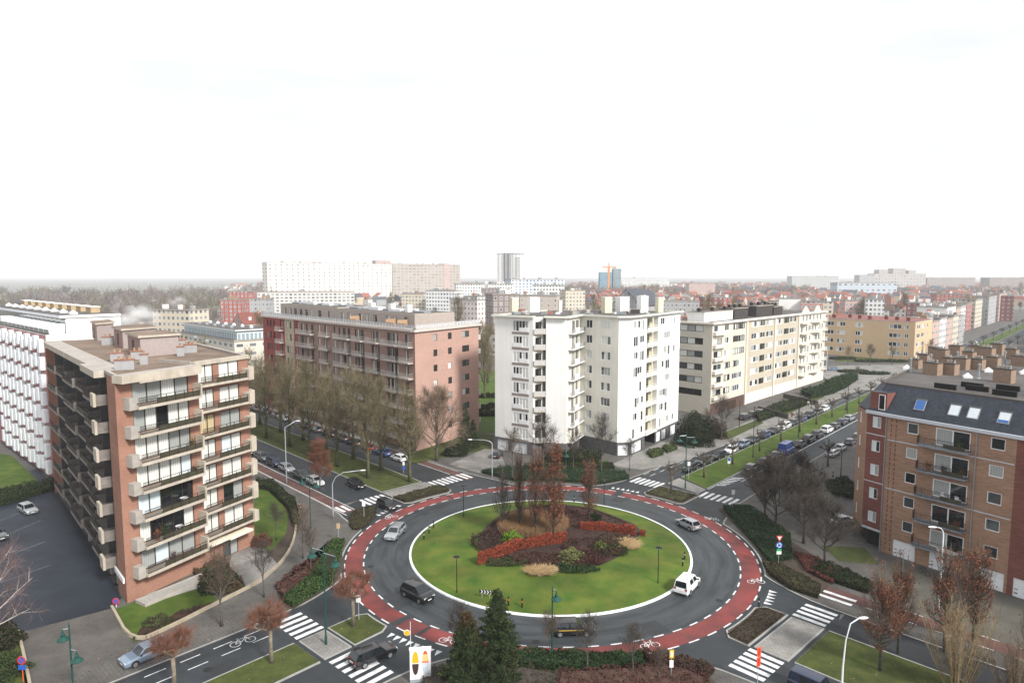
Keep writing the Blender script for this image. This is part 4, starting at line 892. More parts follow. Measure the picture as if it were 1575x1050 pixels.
# ---- F: brick block with slate mansard on the right
def build_right_block():
    q0, q1 = Vector((49.6, 87.1)), Vector((58.6, 73.4)); d = (q1 - q0).normalized(); q2 = q0 + d * 34; org = Vector((q0.x, q0.y, 0))
    ne = Vector((.676, .737)); t0 = Vector((48.3, 89.6)); t1 = Vector((48.9, 93.2)); t2 = t1 + ne * 52
    f, fc, fn, fs = F(q0, q2), F(t0, q0), F(t1, t0), F(t2, t1); T = 18.9; P = 3.25; zs = [2.9 + P * k for k in range(5)]
    root = thing('apartment_block', 'tan brick apartment block with dark slate mansard roof and white garage doors at right', 'apartment block', org)
    TB = brick('tan_brick', (.335, .205, .140), var=.16, big=.10); RB = brick('maroon_brick', (.20, .075, .06), var=.15); SL = mat('slate', (.030, .036, .050), var=.35, scale=2.5, rough=.5, big=.15, bigs=.3, bump=.2)
    ALU = mat('alu_gutter', (.52, .55, .60), var=.06, rough=.4)
    bays = [(2.6, 1.35, 1), (6.0, 3.9, 2), (12.0, 1.5, 1), (17.5, 1.9, 2), (23.5, 1.5, 1)]
    H = []; MR = (14.6, 21.2)
    for z in zs:
        for a, w_, k in bays: H.append((a, z + (.9 if w_ < 3 else .1), a + w_, z + 2.3))
    HG = [(1.6, .12, 4.4, 2.35), (6.1, .12, 9.2, 2.35), (11.3, .12, 14.3, 2.35), (15.2, .12, 18.4, 2.35), (20, .12, 23, 2.35)]
    mb = MB()
    for a, b, m in ((0, MR[0], TB), (MR[0], MR[1], RB), (MR[1], f.L, TB)): facade(mb, f.off(a, b, 0), 0, T, [(h[0] - a, h[1], h[2] - a, h[3]) for h in H + HG if a <= h[0] < b], m, org, rev=.18)
    # red polygonal corner bay
    HB = [(.8, z + .8, 2.0, z + 2.3) for z in zs]; facade(mb, fc, 2.9, T - .2, HB, RB, org, rev=.15)
    HN = [(.9, z + .8, 1.5, z + 2.3) for z in zs]; facade(mb, fn, 2.9, T - .2, HN, TB, org)
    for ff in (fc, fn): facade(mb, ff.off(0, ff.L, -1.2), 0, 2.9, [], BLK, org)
    facade(mb, fs, 0, T - .2, [], TB, org)
    q3 = q2 + ne * 16; facade(mb, F(q2, q3), 0, T, [], TB, org)
    for a in (.55, 1.15):
        for j in range(28): fbox(mb, f, a, a + .14, .005, .03, .6 + j * .64, .6 + j * .64 + .38, RB, org)
    link('wall', mb.mesh('wall'), root)
    sb = MB(); sb.prism([((p - q0).x, (p - q0).y) for p in (t1 + Vector((.4, .2)), t0, q0, q0 + Vector((1.5, .8)))], 2.7, 2.9, ALU); link('bay_floor', sb.mesh('bay_floor'), root)
    for ff, a0, a1, zz in [(f, .2, MR[0] - .1, zs[1] + 2.75), (f, .2, MR[0] - .1, zs[3] + 2.75)] + [(fc, 0, fc.L, q) for q in (2.6, zs[2] - .2, zs[4] - .2)]:
        bands = MB(); fbox(bands, ff, a0, a1, .01, .035, zz, zz + .12, ALU, org); link('string_course', bands.mesh('string_course'), root)
    for z in zs:
        for a, w_, k in bays: put_window(root, f, a, z + (.9 if w_ < 3 else .1), w_, 1.4 if w_ < 3 else 2.2, k, WHITE, tuple(RNG.choice([GL_DARK, GL_MID, GL_CUR2, GL_CUR2] if w_ < 3 else [GL_DARK, GL_DARK, GL_CUR2]) for _ in range(k)), name='window' if w_ < 3 else 'balcony_door', fw=.09 if w_ < 3 else .12)
        put_window(root, fc, .8, z + .8, 1.2, 1.5, 2, WHITE, (GL_BLIND, RNG.choice([GL_DARK, GL_WARM, GL_CUR2])), fw=.09)
        put_window(root, fn, .9, z + .8, .6, 1.5, 1, WHITE, (GL_CUR,), fw=.09)
        # curved balcony: slab that sweeps out, bent rails
        pts = [(4.1, .05), (4.2, .7), (4.6, 1.25), (5.4, 1.35), (6.6, 1.2), (8.4, 1.1), (10.0, 1.05), (10.05, .05)]; bb = MB(); W3 = [f.P(a, 0, o) - org for a, o in pts]
        bb.prism([(p.x, p.y) for p in W3], z - .18, z + .04, mat('blue_grey_slab', (.20, .22, .24), var=.15, scale=2)); b = link('balcony', bb.mesh('balcony'), root)
        rl = MB()
        for zz in (1.0, .14): rl.tube([p + Vector((0, 0, z + zz)) for p in W3], .028, 5, RAIL, False)
        for i in range(len(W3) - 1):
            n_ = max(1, int((W3[i + 1] - W3[i]).length / .16))
            for j in range(n_): p = W3[i].lerp(W3[i + 1], j / n_); rl.tube([p + Vector((0, 0, z + .04)), p + Vector((0, 0, z + 1.0))], .011 if j else .03, 3, RAIL, False)
        link('railing', rl.mesh('railing'), b)
        bx = MB(); fbox(bx, f, 7.4, 9.8, 1.08, 1.11, z + .16, z + .62, RPAN if RNG.random() < .6 else mat('pale_rail', (.48, .47, .46)), org); link('screen', bx.mesh('screen'), b)
    GD = MATS['white_garage_door']
    for h in HG:
        gb = MB(); fbox(gb, f, h[0], h[2], -.17, -.1, h[1], h[3], GD, org); fbox(gb, f, h[0] + .15, h[0] + .5, -.098, -.08, .5, .62, RAIL, org); fbox(gb, f, h[0] + .15, h[0] + .5, -.098, -.08, 1.0, 1.08, RAIL, org); link('garage_door', gb.mesh('garage_door'), root)
    for a in (-.05, 10.6): dp = MB(); p = f.P(a, 0, .12) - org; dp.tube([p, p + Vector((0, 0, T - .3))], .07, 6, ZINC); link('drainpipe', dp.mesh('drainpipe'), root)
    # mansard: sloped slate around, flat deck inside
    ZT = 22.4; inn = 2.4
    outer = [q2 + d * .1, q0 + Vector((-.1, -.05)), t0, t1, t2]
    def insetpt(i):
        return None
    nf = lambda ff: -Vector((ff.n.x, ff.n.y)) * inn
    I = [q2 + nf(f), q0 + nf(f) * .75 + nf(fc) * .45, t0 + nf(fc) * .7 + nf(fn) * .5, t1 + nf(fs) * .8 + nf(fn) * .4, t2 + nf(fs)]
    rb = MB()
    for i in range(4):
        a, b, c, e = outer[i], outer[i + 1], I[i + 1], I[i]; rb.quad((*(b - q0), T), (*(a - q0), T), (*(e - q0), ZT), (*(c - q0), ZT), SL)
    roof = link('mansard_roof', rb.mesh('mansard_roof'), root)
    deck = MB(); I2 = I + [I[4] + Vector((d.x, d.y)) * 15, I[0] + ne * 12]; deck.ngon([(*(p - q0), ZT - .12) for p in (I2[5], I2[4], I2[3], I2[2], I2[1], I2[0], I2[6])][::-1], ROOFG)
    for i in range(4): ff = F(I[i + 1], I[i]); fbox(deck, ff, 0, ff.L, -.25, .05, ZT - .15, ZT + .14, mat('roof_edge_dark', (.10, .085, .075)), org)
    link('roof_deck', deck.mesh('roof_deck'), root)
    gb = MB()
    for ff, a1 in ((f, 10.6), (f.off(10.65, f.L, .05), 24), (fc, fc.L)): fbox(gb, ff, -.05, a1, -.1, .35, T - .38, T + .02, ALU, org)
    link('gutter', gb.mesh('gutter'), root)
    # dormer cut over the red bay
    db = MB(); m_ = t0.lerp(q0, .5); ff = F(t0, q0); fbox(db, ff, .2, 2.5, -2.4, -.25, T + .05, T + 2.6, RB, org, SL); fbox(db, ff, 1.4, 2.3, -.24, -.17, T + .3, T + 2.35, WHITE, org); fbox(db, ff, 1.5, 2.2, -.165, -.15, T + .4, T + 2.25, GL_DARK, org); dm = link('dormer', db.mesh('dormer'), root)
    # roof windows lying in the slope
    SKY = mat('skylight_blind', (.62, .68, .72), rough=.3, var=.05); SKB = mat('blue_blind', (.05, .14, .38), rough=.3, var=.1)
    sl_ = Vector((0, 0, ZT - T)) + Vector((*nf(f), 0)); slen = sl_.length; su = sl_ / slen; nn = Vector((*d, 0)).cross(su); nn = nn if nn.z > 0 else -nn
    for a, m, m2 in ((2.9, SKB, SKB), (6.9, SKY, SKY), (9.0, SKY, SKY), (12.2, SKY, SKB), (18, SKY, SKY)):
        kb = MB(); o = f.P(a, T) - org + su * 1.15 + nn * .02; X = Vector((*d, 0))
        def slab(x0, x1, y0, y1, h0, h1, m): kb_ = [o + X * x + su * y + nn * h for x, y, h in ((x0, y0, h0), (x1, y0, h0), (x1, y1, h0), (x0, y1, h0), (x0, y0, h1), (x1, y0, h1), (x1, y1, h1), (x0, y1, h1))]; [kb.quad(*[kb_[j] for j in q], m) for q in ((4, 5, 6, 7), (0, 1, 5, 4), (1, 2, 6, 5), (2, 3, 7, 6), (3, 0, 4, 7))]
        slab(0, 1.25, 0, 1.5, 0, .08, ZINC); slab(-.06, 1.31, 1.5, 1.66, 0, .14, mat('dark_hood', (.09, .095, .10), var=0)); slab(.1, 1.15, .45, 1.4, .08, .095, m); slab(.1, 1.15, .1, .45, .08, .096, m2); link('roof_window', kb.mesh('roof_window'), roof)
    # chimney blocks crowding the flat roof
    TBX = mat('tan_chimney', (.27, .19, .14), var=.15, scale=3); CAP = mat('dark_cap', (.06, .055, .05), var=.2)
    for px, py, sx, sy, h, pots in ((1434, 576, 2.1, 1.7, 1.6, 3), (1462, 576, 1.7, 1.6, 1.5, 3), (1544, 588, 2.2, 1.6, 1.7, 4), (1421, 560, 1.6, 1.5, 1.5, 2), (1447, 557, 2.0, 1.6, 2.0, 3), (1480, 568, 1.6, 1.6, 1.6, 3), (1490, 560, 1.6, 1.5, 1.9, 3), (1517, 553, 2.2, 1.7, 1.9, 3), (1470, 546, 2.0, 1.6, 1.6, 2), (1534, 545, 2.0, 1.6, 1.8, 3), (1568, 562, 2.0, 1.6, 1.4, 3), (1408, 566, 1.5, 1.4, 1.3, 2), (1458, 566, 1.4, 1.3, 1.5, 2), (1504, 568, 1.6, 1.4, 1.5, 3), (1528, 566, 1.6, 1.5, 1.6, 2), (1556, 552, 1.7, 1.5, 1.6, 3), (1500, 547, 1.6, 1.5, 1.7, 2), (1436, 548, 1.5, 1.5, 1.5, 2)):
        roof_chimney(root, G(px, py, ZT - .12), sx * .98, sy * 1.0, h * 1.1, f.rz, TBX, CAP, pots, potm=CONG)
    for px, py in ((1400, 572), (1505, 582), (1431, 565), (1472, 560), (1545, 560)):
        pb = MB(); pb.lathe([(.3, 0), (.16, .15), (.12, 1.8), (.2, 1.85), (.2, 2.1), (.05, 2.2)], 8, ZINC); link('flue_pipe', pb.mesh('flue_pipe'), root, G(px, py, ZT - .12) - org)
    for px, py in ((1488, 581), (1395, 568), (1455, 560), (1500, 556), (1575, 575), (1520, 572)):
        pb = MB(); pb.lathe([(.8, 0), (.8, .3), (.75, .32), (.05, .75)], 4, WHITE); link('skylight', pb.mesh('skylight'), root, G(px, py, ZT - .12) - org, R(20))
    for a0, o0 in ((3, -5.5), (6, -7.2), (9.5, -6), (12, -8.5), (4.5, -9.5), (8, -11), (14, -5.6), (11, -12.5), (16, -9.5)): pb = MB(); fbox(pb, f, a0, a0 + 2.6, o0 - .3, o0, ZT - .12, ZT + .55, BLK, org); link('roof_upstand', pb.mesh('roof_upstand'), root)
build_right_block()
# ------------------------------------------------------------------ trees, shrubs, hedges
import numpy as np
def leaf(name, c, c2=None, rnd=.0): return mat(name, c, rough=.9, var=.25, scale=6, c2=c2, spec=.15, rnd=rnd)
BARK = mat('grey_bark', (.085, .078, .066), rough=1, var=.3, scale=3); BARKG = mat('mossy_bark', (.085, .085, .045), rough=1, var=.35, scale=2); BARKP = mat('plane_bark', (.20, .17, .13), rough=1, var=.4, scale=3)
TWG = mat('olive_twig', (.17, .140, .082), rough=1, var=.3, scale=1.5, rnd=.2); TWB = mat('brown_twig', (.105, .075, .055), rough=1, var=.3, scale=1.5, rnd=.15); TWR = mat('red_twig', (.17, .075, .048), rough=1, var=.3, scale=1.5); TWD = mat('dark_twig', (.060, .050, .042), rough=1, var=.3, scale=1.5)
TWY = mat('yellow_stem', (.22, .165, .095), rough=1, var=.35, scale=2); BIRCH = mat('birch_bark', (.55, .50, .46), rough=.9, var=.25, scale=2)
def add_np(mb, V, Fq, m):
    b = len(mb.v); mb.v += [tuple(x) for x in V.tolist()]; mb.f += [tuple(int(i) + b for i in q) for q in Fq.tolist()]; mb.m += [mb.mi(m)] * len(Fq)
def sticks(mb, P, Q, r0, r1, m):
    """many 3-sided tapered sticks from P to Q (numpy)"""
    P, Q = np.asarray(P, float), np.asarray(Q, float); n = len(P)
    if not n: return
    r0 = np.broadcast_to(np.asarray(r0, float), (n,)); r1 = np.broadcast_to(np.asarray(r1, float), (n,))
    d = Q - P; d /= np.linalg.norm(d, axis=1)[:, None] + 1e-9
    h = np.where(np.abs(d[:, 2:3]) < .9, np.array([[0, 0, 1.0]]), np.array([[1.0, 0, 0]])); a = np.cross(d, h); a /= np.linalg.norm(a, axis=1)[:, None] + 1e-9; b = np.cross(d, a)
    V = np.zeros((n, 6, 3))
    for k in range(3):
        c, s = math.cos(k * 2.0944), math.sin(k * 2.0944); o = a * c + b * s
        V[:, k] = P + o * r0[:, None]; V[:, 3 + k] = Q + o * r1[:, None]
    base = np.arange(n)[:, None] * 6; Fq = np.concatenate([base + np.array([[k, (k + 1) % 3, 3 + (k + 1) % 3, 3 + k]]) for k in range(3)])
    add_np(mb, V.reshape(-1, 3), Fq, m)
def leaves(mb, P, size, mats, rng, flat=0.0, asp=.6):
    P = np.asarray(P, float); n = len(P)
    if not n: return
    a = rng.normal(size=(n, 3)); a[:, 2] *= (1 - flat); a /= np.linalg.norm(a, axis=1)[:, None]; t = rng.normal(size=(n, 3)); b = np.cross(a, t); b /= np.linalg.norm(b, axis=1)[:, None] + 1e-9
    s = size * rng.uniform(.6, 1.4, size=(n, 1)); a = a * s; b = b * s * asp
    V = np.stack([P - a, P + b * .9 - a * .1, P + a, P - b * .9 - a * .1], 1)
    pick = rng.integers(0, len(mats), n)
    for i, m in enumerate(mats):
        W = V[pick == i]; k = len(W)
        if k: add_np(mb, W.reshape(-1, 3), np.arange(4 * k).reshape(-1, 4), m)
def grow_tree(seed, H, th, limbs, spread, up, twn, twl, bark, tw, trad=.16, sub=6, r_tw=.012, lean=.0, droop=0, leader=.75, twr=None):
    """trunk mesh and crown mesh; th = clear trunk height, limbs along the leader, twigs in three orders"""
    rg = random.Random(seed); nr = np.random.default_rng(seed); T = MB(); Cn = MB(); top = H * leader
    tp = [Vector((0, 0, 0))]; n = 7
    for i in range(1, n + 1): tp.append(Vector((rg.uniform(-.15, .15) * i * .3 + lean * i / n, rg.uniform(-.15, .15) * i * .3, top * i / n)))
    rad = [trad * (1 - .85 * (i / n) ** .9) for i in range(n + 1)]; rad[0] *= 1.35; T.tube(tp, rad, 8, bark)
    def at(z): k = min(n - 1, max(0, int(z / top * n))); u = z / top * n - k; return tp[k].lerp(tp[k + 1], u)
    S, E, R0, R1 = [], [], [], []
    for i in range(limbs):
        u = (i + rg.random() * .7) / limbs; z = th + (top - th) * u; az = i * 2.4 + rg.uniform(-.4, .4); L = spread * (1 - .55 * u) * rg.uniform(.75, 1.15)
        el = up + (1.25 - up) * u * .7 + rg.uniform(-.12, .12); p = at(z); r = trad * (1 - .75 * u) * .48; pts = [p]; rr = [r]; d = Vector((math.cos(az) * math.cos(el), math.sin(az) * math.cos(el), math.sin(el))); seg = 5
        for s in range(seg):
            d = (d + Vector((rg.uniform(-.16, .16), rg.uniform(-.16, .16), rg.uniform(.0, .18) - droop))).normalized(); pts.append(pts[-1] + d * L / seg); rr.append(r * (1 - (s + 1) / seg * .8))
        T.tube(pts, rr, 5, bark, False)
        for j in range(sub):
            v = .22 + .78 * (j + rg.random()) / sub; k = min(seg - 1, int(v * seg)); b0 = pts[k].lerp(pts[k + 1], v * seg - k); ax = (pts[k + 1] - pts[k]).normalized()
            bd = (ax + Vector((rg.gauss(0, .6), rg.gauss(0, .6), rg.gauss(.12 - droop, .4)))).normalized(); bl = L * .42 * (1.15 - v * .5) * rg.uniform(.7, 1.2); br = max(r_tw * 1.6, rr[k] * .45); q = [b0]
            for s in range(3): bd = (bd + Vector((rg.uniform(-.2, .2), rg.uniform(-.2, .2), rg.uniform(-.02, .2) - droop))).normalized(); q.append(q[-1] + bd * bl / 3)
            for s in range(3): S.append(q[s]); E.append(q[s + 1]); R0.append(br * (1 - s * .28)); R1.append(br * (.72 - s * .28))
            m = twn
            B = np.array([q[min(2, int(w_ * 3))].lerp(q[min(2, int(w_ * 3)) + 1], w_ * 3 - min(2, int(w_ * 3))) for w_ in nr.uniform(.1, 1, m)]); D = np.array(bd)[None] * .8 + nr.normal(size=(m, 3)) * .62 + np.array([[0, 0, .22 - droop]]); D /= np.linalg.norm(D, axis=1)[:, None]
            ln = twl * nr.uniform(.5, 1.2, (m, 1)); E1 = B + D * ln; sticks(Cn, B, E1, r_tw, r_tw * .55, tw)
            D2 = D + nr.normal(size=(m, 3)) * .55; D2 /= np.linalg.norm(D2, axis=1)[:, None]; mid = B + D * ln * .55; sticks(Cn, mid, mid + D2 * ln * .7, r_tw * .75, r_tw * .45, tw)
            D3 = D + nr.normal(size=(m, 3)) * .7; D3 /= np.linalg.norm(D3, axis=1)[:, None]; mid = B + D * ln * .3; sticks(Cn, mid, mid + D3 * ln * .6, r_tw * .75, r_tw * .45, tw)
    sticks(Cn, np.array([tuple(v) for v in S]), np.array([tuple(v) for v in E]), np.array(R0), np.array(R1), bark if twr is None else twr)
    return T, Cn
def tree_thing(name, label, loc, T, Cn, rz=0, group=None, cat='tree', crown='crown'):
    o = thing(name, label, cat, loc, rz, group)
    link('trunk', T if isinstance(T, bpy.types.Mesh) else T.mesh('trunk', True), o); link(crown, Cn if isinstance(Cn, bpy.types.Mesh) else Cn.mesh(crown), o); return o
def recopy(o, label, loc, rz, s=(1, 1, 1)):
    c = copy_tree(o, None, label=label); c.location = loc; c.rotation_euler = (0, 0, rz); c.scale = s; return c

# avenue trees on the north-west median: tall, dense olive twigs
protos = []
for sd in (3, 8, 21): protos.append(grow_tree(sd, 19.5, 3.2, 19, 6.8, .92, 5, 1.7, BARKG, TWG, trad=.34, sub=9, r_tw=.022, leader=.78, twr=BARKG))
AV = [(37.2, -3.0), (44.5, 1.2), (47, -3.2), (55, 1.6), (57.5, -3.4), (66, 1.8), (68, -3.0), (76, 1.4), (79, -3.2), (87, 1.8), (90, -3.0), (98, 1.5), (102, -3.1), (112, 1.4), (116, -3.0), (128, 1.5), (140, -3), (155, 1.4)]
W_ = ['nearest', 'second nearest', 'third', 'fourth', 'fifth', 'sixth', 'seventh', 'eighth', 'ninth', 'tenth']
pm = [(t.mesh('trunk', True), c.mesh('crown')) for t, c in protos]; rg = random.Random(5)
cnt = {-1: 0, 1: 0}
for i, (d, b) in enumerate(AV):
    side = 1 if b > 0 else -1; k = cnt[side]; cnt[side] += 1; row = 'left' if b > 0 else 'right'
    o = tree_thing('avenue_tree', f'bare avenue tree, {W_[k]} from the roundabout in the {row} row of the north-west median', AP('NW', d, b, .13), *pm[i % 3], rz=rg.random() * 6, group='bare avenue trees on the north-west median')
    s = rg.uniform(.88, 1.04) if i else .98; o.scale = (s, s, s * (1.03 if i % 2 else .95))
# brown spreading tree beside the red block and others of its kind
t, c = grow_tree(31, 15.5, 1.4, 20, 8.4, .5, 18, 1.4, BARK, mat('tan_twig', (.19, .14, .10), rough=1, var=.3, scale=1.5), trad=.25, sub=9, r_tw=.016)
tree_thing('spreading_tree', 'wide brown-twigged bare tree in front of the salmon end wall of the red block', G(672, 708, .12), t, c)
t, c = grow_tree(33, 9, 1.2, 13, 3.2, .8, 18, 1.1, BARK, TWR, trad=.14, sub=8, r_tw=.014)
o = tree_thing('young_tree', 'rust-red twigged young tree on the pavement edge beside the parked cars at left', G(492, 752, .12), t, c)
# thin bare trees around
t, c = grow_tree(41, 9.5, 2.4, 12, 2.7, .85, 7, 1.0, BARK, TWB, trad=.13, sub=5, r_tw=.011); tm, cm = t.mesh('trunk', True), c.mesh('crown')
t, c = grow_tree(43, 9.5, 2.6, 13, 3.3, .7, 8, 1.1, BARK, TWD, trad=.13, sub=5, r_tw=.011); tm2, cm2 = t.mesh('trunk', True), c.mesh('crown')
SM = [(788, 738, .98, 0, 'thin bare tree before the garage doors at the left end of the white tower'), (836, 735, 1.18, 1, 'dense dark bare tree rising in front of the dark slot of the white tower'), (925, 728, 1.1, 1, 'tall bare tree in front of the right prong of the white tower'), (968, 724, .62, 1, 'small leaning bare tree beside the white tower garage drive'), (882, 722, .8, 0, 'slim bare tree behind the hedge in front of the white tower notch'),
      (1110, 676, 1.0, 1, 'round-headed bare tree beside the yew at the cream block corner'), (341, 962, 1.02, 0, 'thin bare tree in a square pit on the pavement below the orange brick block'), (406, 918, .78, 1, 'bare forked tree on the pavement beside the entrance path'), (425, 830, .62, 1, 'small greenish bare tree on the garden lawn right of the orange brick block'), (1088, 676, .72, 0, 'short bare tree next to the green lamp post near the yew'),
      (466, 858, .82, 0, 'bare street tree in the red shrub bed at left'), (752, 545, 1.35, 1, 'large bare tree on the lawn between the red block and the white tower'), (478, 880, .7, 0, 'spindly bare tree beside the clipped green hedge'), (512, 905, .5, 1, 'low dark bare tree at the ring edge on the left'),
      (903, 1032, .66, 1, 'bare tree on the near verge just right of the green lamp post'), (973, 1040, .6, 1, 'bare tree on the near verge beside the yellow direction sign'), (846, 1012, .58, 0, 'bare tree on the near verge in front of the dark taxi'), (705, 1020, .7, 1, 'dark bare tree left of the two conifers'), (1013, 1052, .45, 0, 'little bare sapling at the bottom edge by the bed')]
for px, py, s, kd, lab in SM:
    o = tree_thing('bare_tree', lab, G(px, py, .12), *((tm, cm), (tm2, cm2))[kd], rz=rg.random() * 6); s *= 1.15 if py < 740 else 1.0; o.scale = (s, s, s)
# dark wide trees before the brick block on the right
t, c = grow_tree(51, 10.5, 1.6, 16, 5.6, .5, 10, 1.3, mat('dark_bark', (.040, .036, .032), var=.3), TWD, trad=.19, sub=9, r_tw=.015); tm3, cm3 = t.mesh('trunk', True), c.mesh('crown')
for px, py, s, lab in ((1176, 800, .9, 'dark spreading bare tree nearest the zebra crossing at right'), (1192, 815, 1.05, 'tallest of the dark spreading bare trees behind the ring hedge'), (1236, 835, .95, 'dark spreading bare tree over the red leaf bed'), (1268, 868, .85, 'dark spreading bare tree closest to the brick block corner'), (1228, 790, .9, 'dark spreading bare tree at the back of the group, beside the parking bay')):
    o = tree_thing('dark_tree', lab, G(px, py, .12), tm3, cm3, rz=rg.random() * 6, group='dark bare trees before the brick block'); o.scale = (s, s, s)
# fastigiate trees with kept rusty leaves
LR = [leaf('rust_leaf', (.18, .065, .040)), leaf('orange_leaf', (.27, .100, .050)), leaf('brown_leaf', (.10, .045, .030))]
def fastigiate(seed, H, W, nl, bark=BARK, tw=TWB, trunk=1.4, k=1500):
    rg = random.Random(seed); nr = np.random.default_rng(seed); T = MB(); Cn = MB()
    T.tube([(0, 0, 0), (.05, 0, H * .3), (0, .05, H * .65), (0, 0, H * .95)], [.15, .11, .07, .02], 7, bark)
    n = 150; z0 = trunk + (H * .72 - trunk) * nr.random(n) ** 1.1; az = nr.random(n) * 6.283; L = H * nr.uniform(.18, .36, n) * (1 - .45 * z0 / H); out = W * nr.uniform(.45, 1.0, n) * np.clip(1.15 - (z0 / H) * .9, .25, 1)
    P = np.stack([np.zeros(n), np.zeros(n), z0], 1); M = P + np.stack([np.cos(az) * out * .7, np.sin(az) * out * .7, L * .35], 1); Q = M + np.stack([np.cos(az) * out * .3, np.sin(az) * out * .3, L * .65], 1)
    sticks(T, P, M, .035, .022, bark); sticks(Cn, M, Q, .022, .008, tw)
    i = nr.integers(0, n, k); u = nr.random((k, 1)); B = np.where(u < .5, P[i] + (M - P)[i] * u * 2, M[i] + (Q - M)[i] * (u - .5) * 2); D = nr.normal(size=(k, 3)) * .5 + np.array([[0, 0, .9]]) + np.stack([np.cos(az[i]), np.sin(az[i]), 0 * az[i]], 1) * .3
    E = B + D / np.linalg.norm(D, axis=1)[:, None] * nr.uniform(.3, .95, (k, 1)); sticks(Cn, B, E, .010, .005, tw)
    if nl:
        i = nr.integers(0, k, nl); pts = B[i] + (E - B)[i] * nr.random((nl, 1)) + nr.normal(size=(nl, 3)) * .1
        keep = (np.sin(pts[:, 0] * 2.3 + pts[:, 2] * 1.1) + np.sin(pts[:, 2] * 2.1 + seed) + nr.normal(size=nl) * .6 + pts[:, 0] * .9) > .0
        leaves(Cn, pts[keep], .085, LR, nr)
    return T, Cn
ISL = [(773, 816, 10.6, .95, 0, 'leafless dark columnar tree, leftmost of the five on the island'), (798, 820, 13.2, .6, 900, 'thin columnar tree with few rusty leaves, second from left on the island'), (823.5, 829, 14.2, .95, 4200, 'rusty columnar tree in the middle of the island bed'), (851, 831, 15.0, 1.1, 11000, 'tallest columnar tree on the island, thick with orange leaves'), (906, 802, 10.2, .95, 5200, 'rusty columnar tree at the right end of the island bed')]
for k, (px, py, H, W, nl, lab) in enumerate(ISL):
    p = G(px, py, 1.0); p.z = island_z(p.x, p.y) + .1; T, Cn = fastigiate(60 + k, H, W * 1.95, int(nl * 1.4), tw=TWD if k == 0 else TWB, k=(500, 700, 1300, 1500, 1200)[k]); tree_thing('columnar_tree', lab, p, T, Cn, rz=2.4 if k == 4 else 5.4)
SEF = [(1353, 1030, 11.2, 1.6, 7000, 'rusty columnar tree on the grass in front of the brick block, nearest the lamp column'), (1381, 1003, 10.6, 1.4, 5000, 'rusty columnar tree just behind the nearest one on the south-east grass'), (1452, 1000, 11.6, 1.5, 6000, 'rusty columnar tree beside the white lamp column on the right'), (1496, 988, 11.6, 1.5, 6500, 'rusty columnar tree before the last garage doors on the right'), (1590, 1040, 9.0, 1.3, 2000, 'brown columnar tree at the right edge of the view')]
for k, (px, py, H, W, nl, lab) in enumerate(SEF): T, Cn = fastigiate(80 + k, H, W * 1.45, nl, tw=TWB, trunk=1.8); tree_thing('columnar_tree', lab, G(px, py, .13), T, Cn, rz=k * 1.3)
# pollarded planes
def pollard(seed, H, brush, bl=.5, n=9, bark=BARKP, tw=TWR, spread=1.0):
    rg = random.Random(seed); nr = np.random.default_rng(seed); T = MB(); Cn = MB(); th = H * .56
    T.tube([(0, 0, 0), (rg.uniform(-.1, .1), 0, th * .5), (0, rg.uniform(-.1, .1), th)], [.24, .17, .18], 9, bark)
    for i in range(n):
        az = i * 6.283 / n + rg.uniform(-.3, .3); el = rg.uniform(.35, 1.15); L = (H - th) * rg.uniform(.7, 1.0); d = Vector((math.cos(az) * math.cos(el) * spread, math.sin(az) * math.cos(el) * spread, math.sin(el))); p = Vector((0, 0, th - .1)); pts = [p]
        for s in range(4): d = (d + Vector((rg.uniform(-.25, .25), rg.uniform(-.25, .25), rg.uniform(-.05, .28)))); d.normalize(); pts.append(pts[-1] + d * L / 4)
        T.tube(pts, [.12, .095, .08, .07, .12], 6, bark); K = [pts[-1]]; 
        for s in (2, 3):
            q = pts[s] + Vector((rg.uniform(-1, 1), rg.uniform(-1, 1), rg.uniform(0, .8))).normalized() * L * .32; T.tube([pts[s], q], [.06, .09], 5, bark); K.append(q)
        for q in K:
            P = np.array([tuple(q)]) + nr.normal(size=(brush, 3)) * .07; D = nr.normal(size=(brush, 3)) + np.array([[0, 0, .7]]); D /= np.linalg.norm(D, axis=1)[:, None]; sticks(Cn, P, P + D * bl * nr.uniform(.4, 1.2, (brush, 1)), .012, .006, tw)
    return T, Cn
for px, py, H, lab in ((418, 1018, 6.0, 'reddish-brushed pollard plane on the grass median, left of the two by the zebra crossing'), (543, 962, 5.8, 'pollard plane with reddish brush on the small grass island by the ring'), (268, 1056, 5.2, 'low red-brown pollard plane at the bottom left behind the silver car')):
    T, Cn = pollard(int(px), H, 70, 1.0); tree_thing('pollard_plane', lab, G(px, py, .13), T, Cn)
P1 = pollard(7, 5.6, 10, .35, tw=TWD, bark=mat('dark_plane_bark', (.10, .085, .068), rough=1, var=.35, scale=3)); P2 = pollard(9, 5.6, 10, .35, tw=TWD, bark=MATS['dark_plane_bark']); pq = [(T.mesh('trunk', True), C_.mesh('crown')) for T, C_ in (P1, P2)]
PN = ['in the dark bed by the zebra crossing', 'second along from the zebra crossing', 'third along', 'fourth along', 'fifth along', 'sixth along', 'seventh along', 'eighth along', 'ninth along', 'tenth along', 'eleventh along', 'twelfth along', 'thirteenth along']
for i, d in enumerate((31.6, 43.6, 55.7, 68.9, 80.7, 92.5, 104, 116, 128, 140, 152, 166, 180)):
    o = tree_thing('pollard_tree', f'knobbly bare pollard on the north-east median, {PN[i]}', AP('NE', d, -1.0, .13), *pq[i % 2], rz=rg.random() * 6, group='pollards on the north-east median'); s = rg.uniform(.9, 1.05); o.scale = (s, s, s)
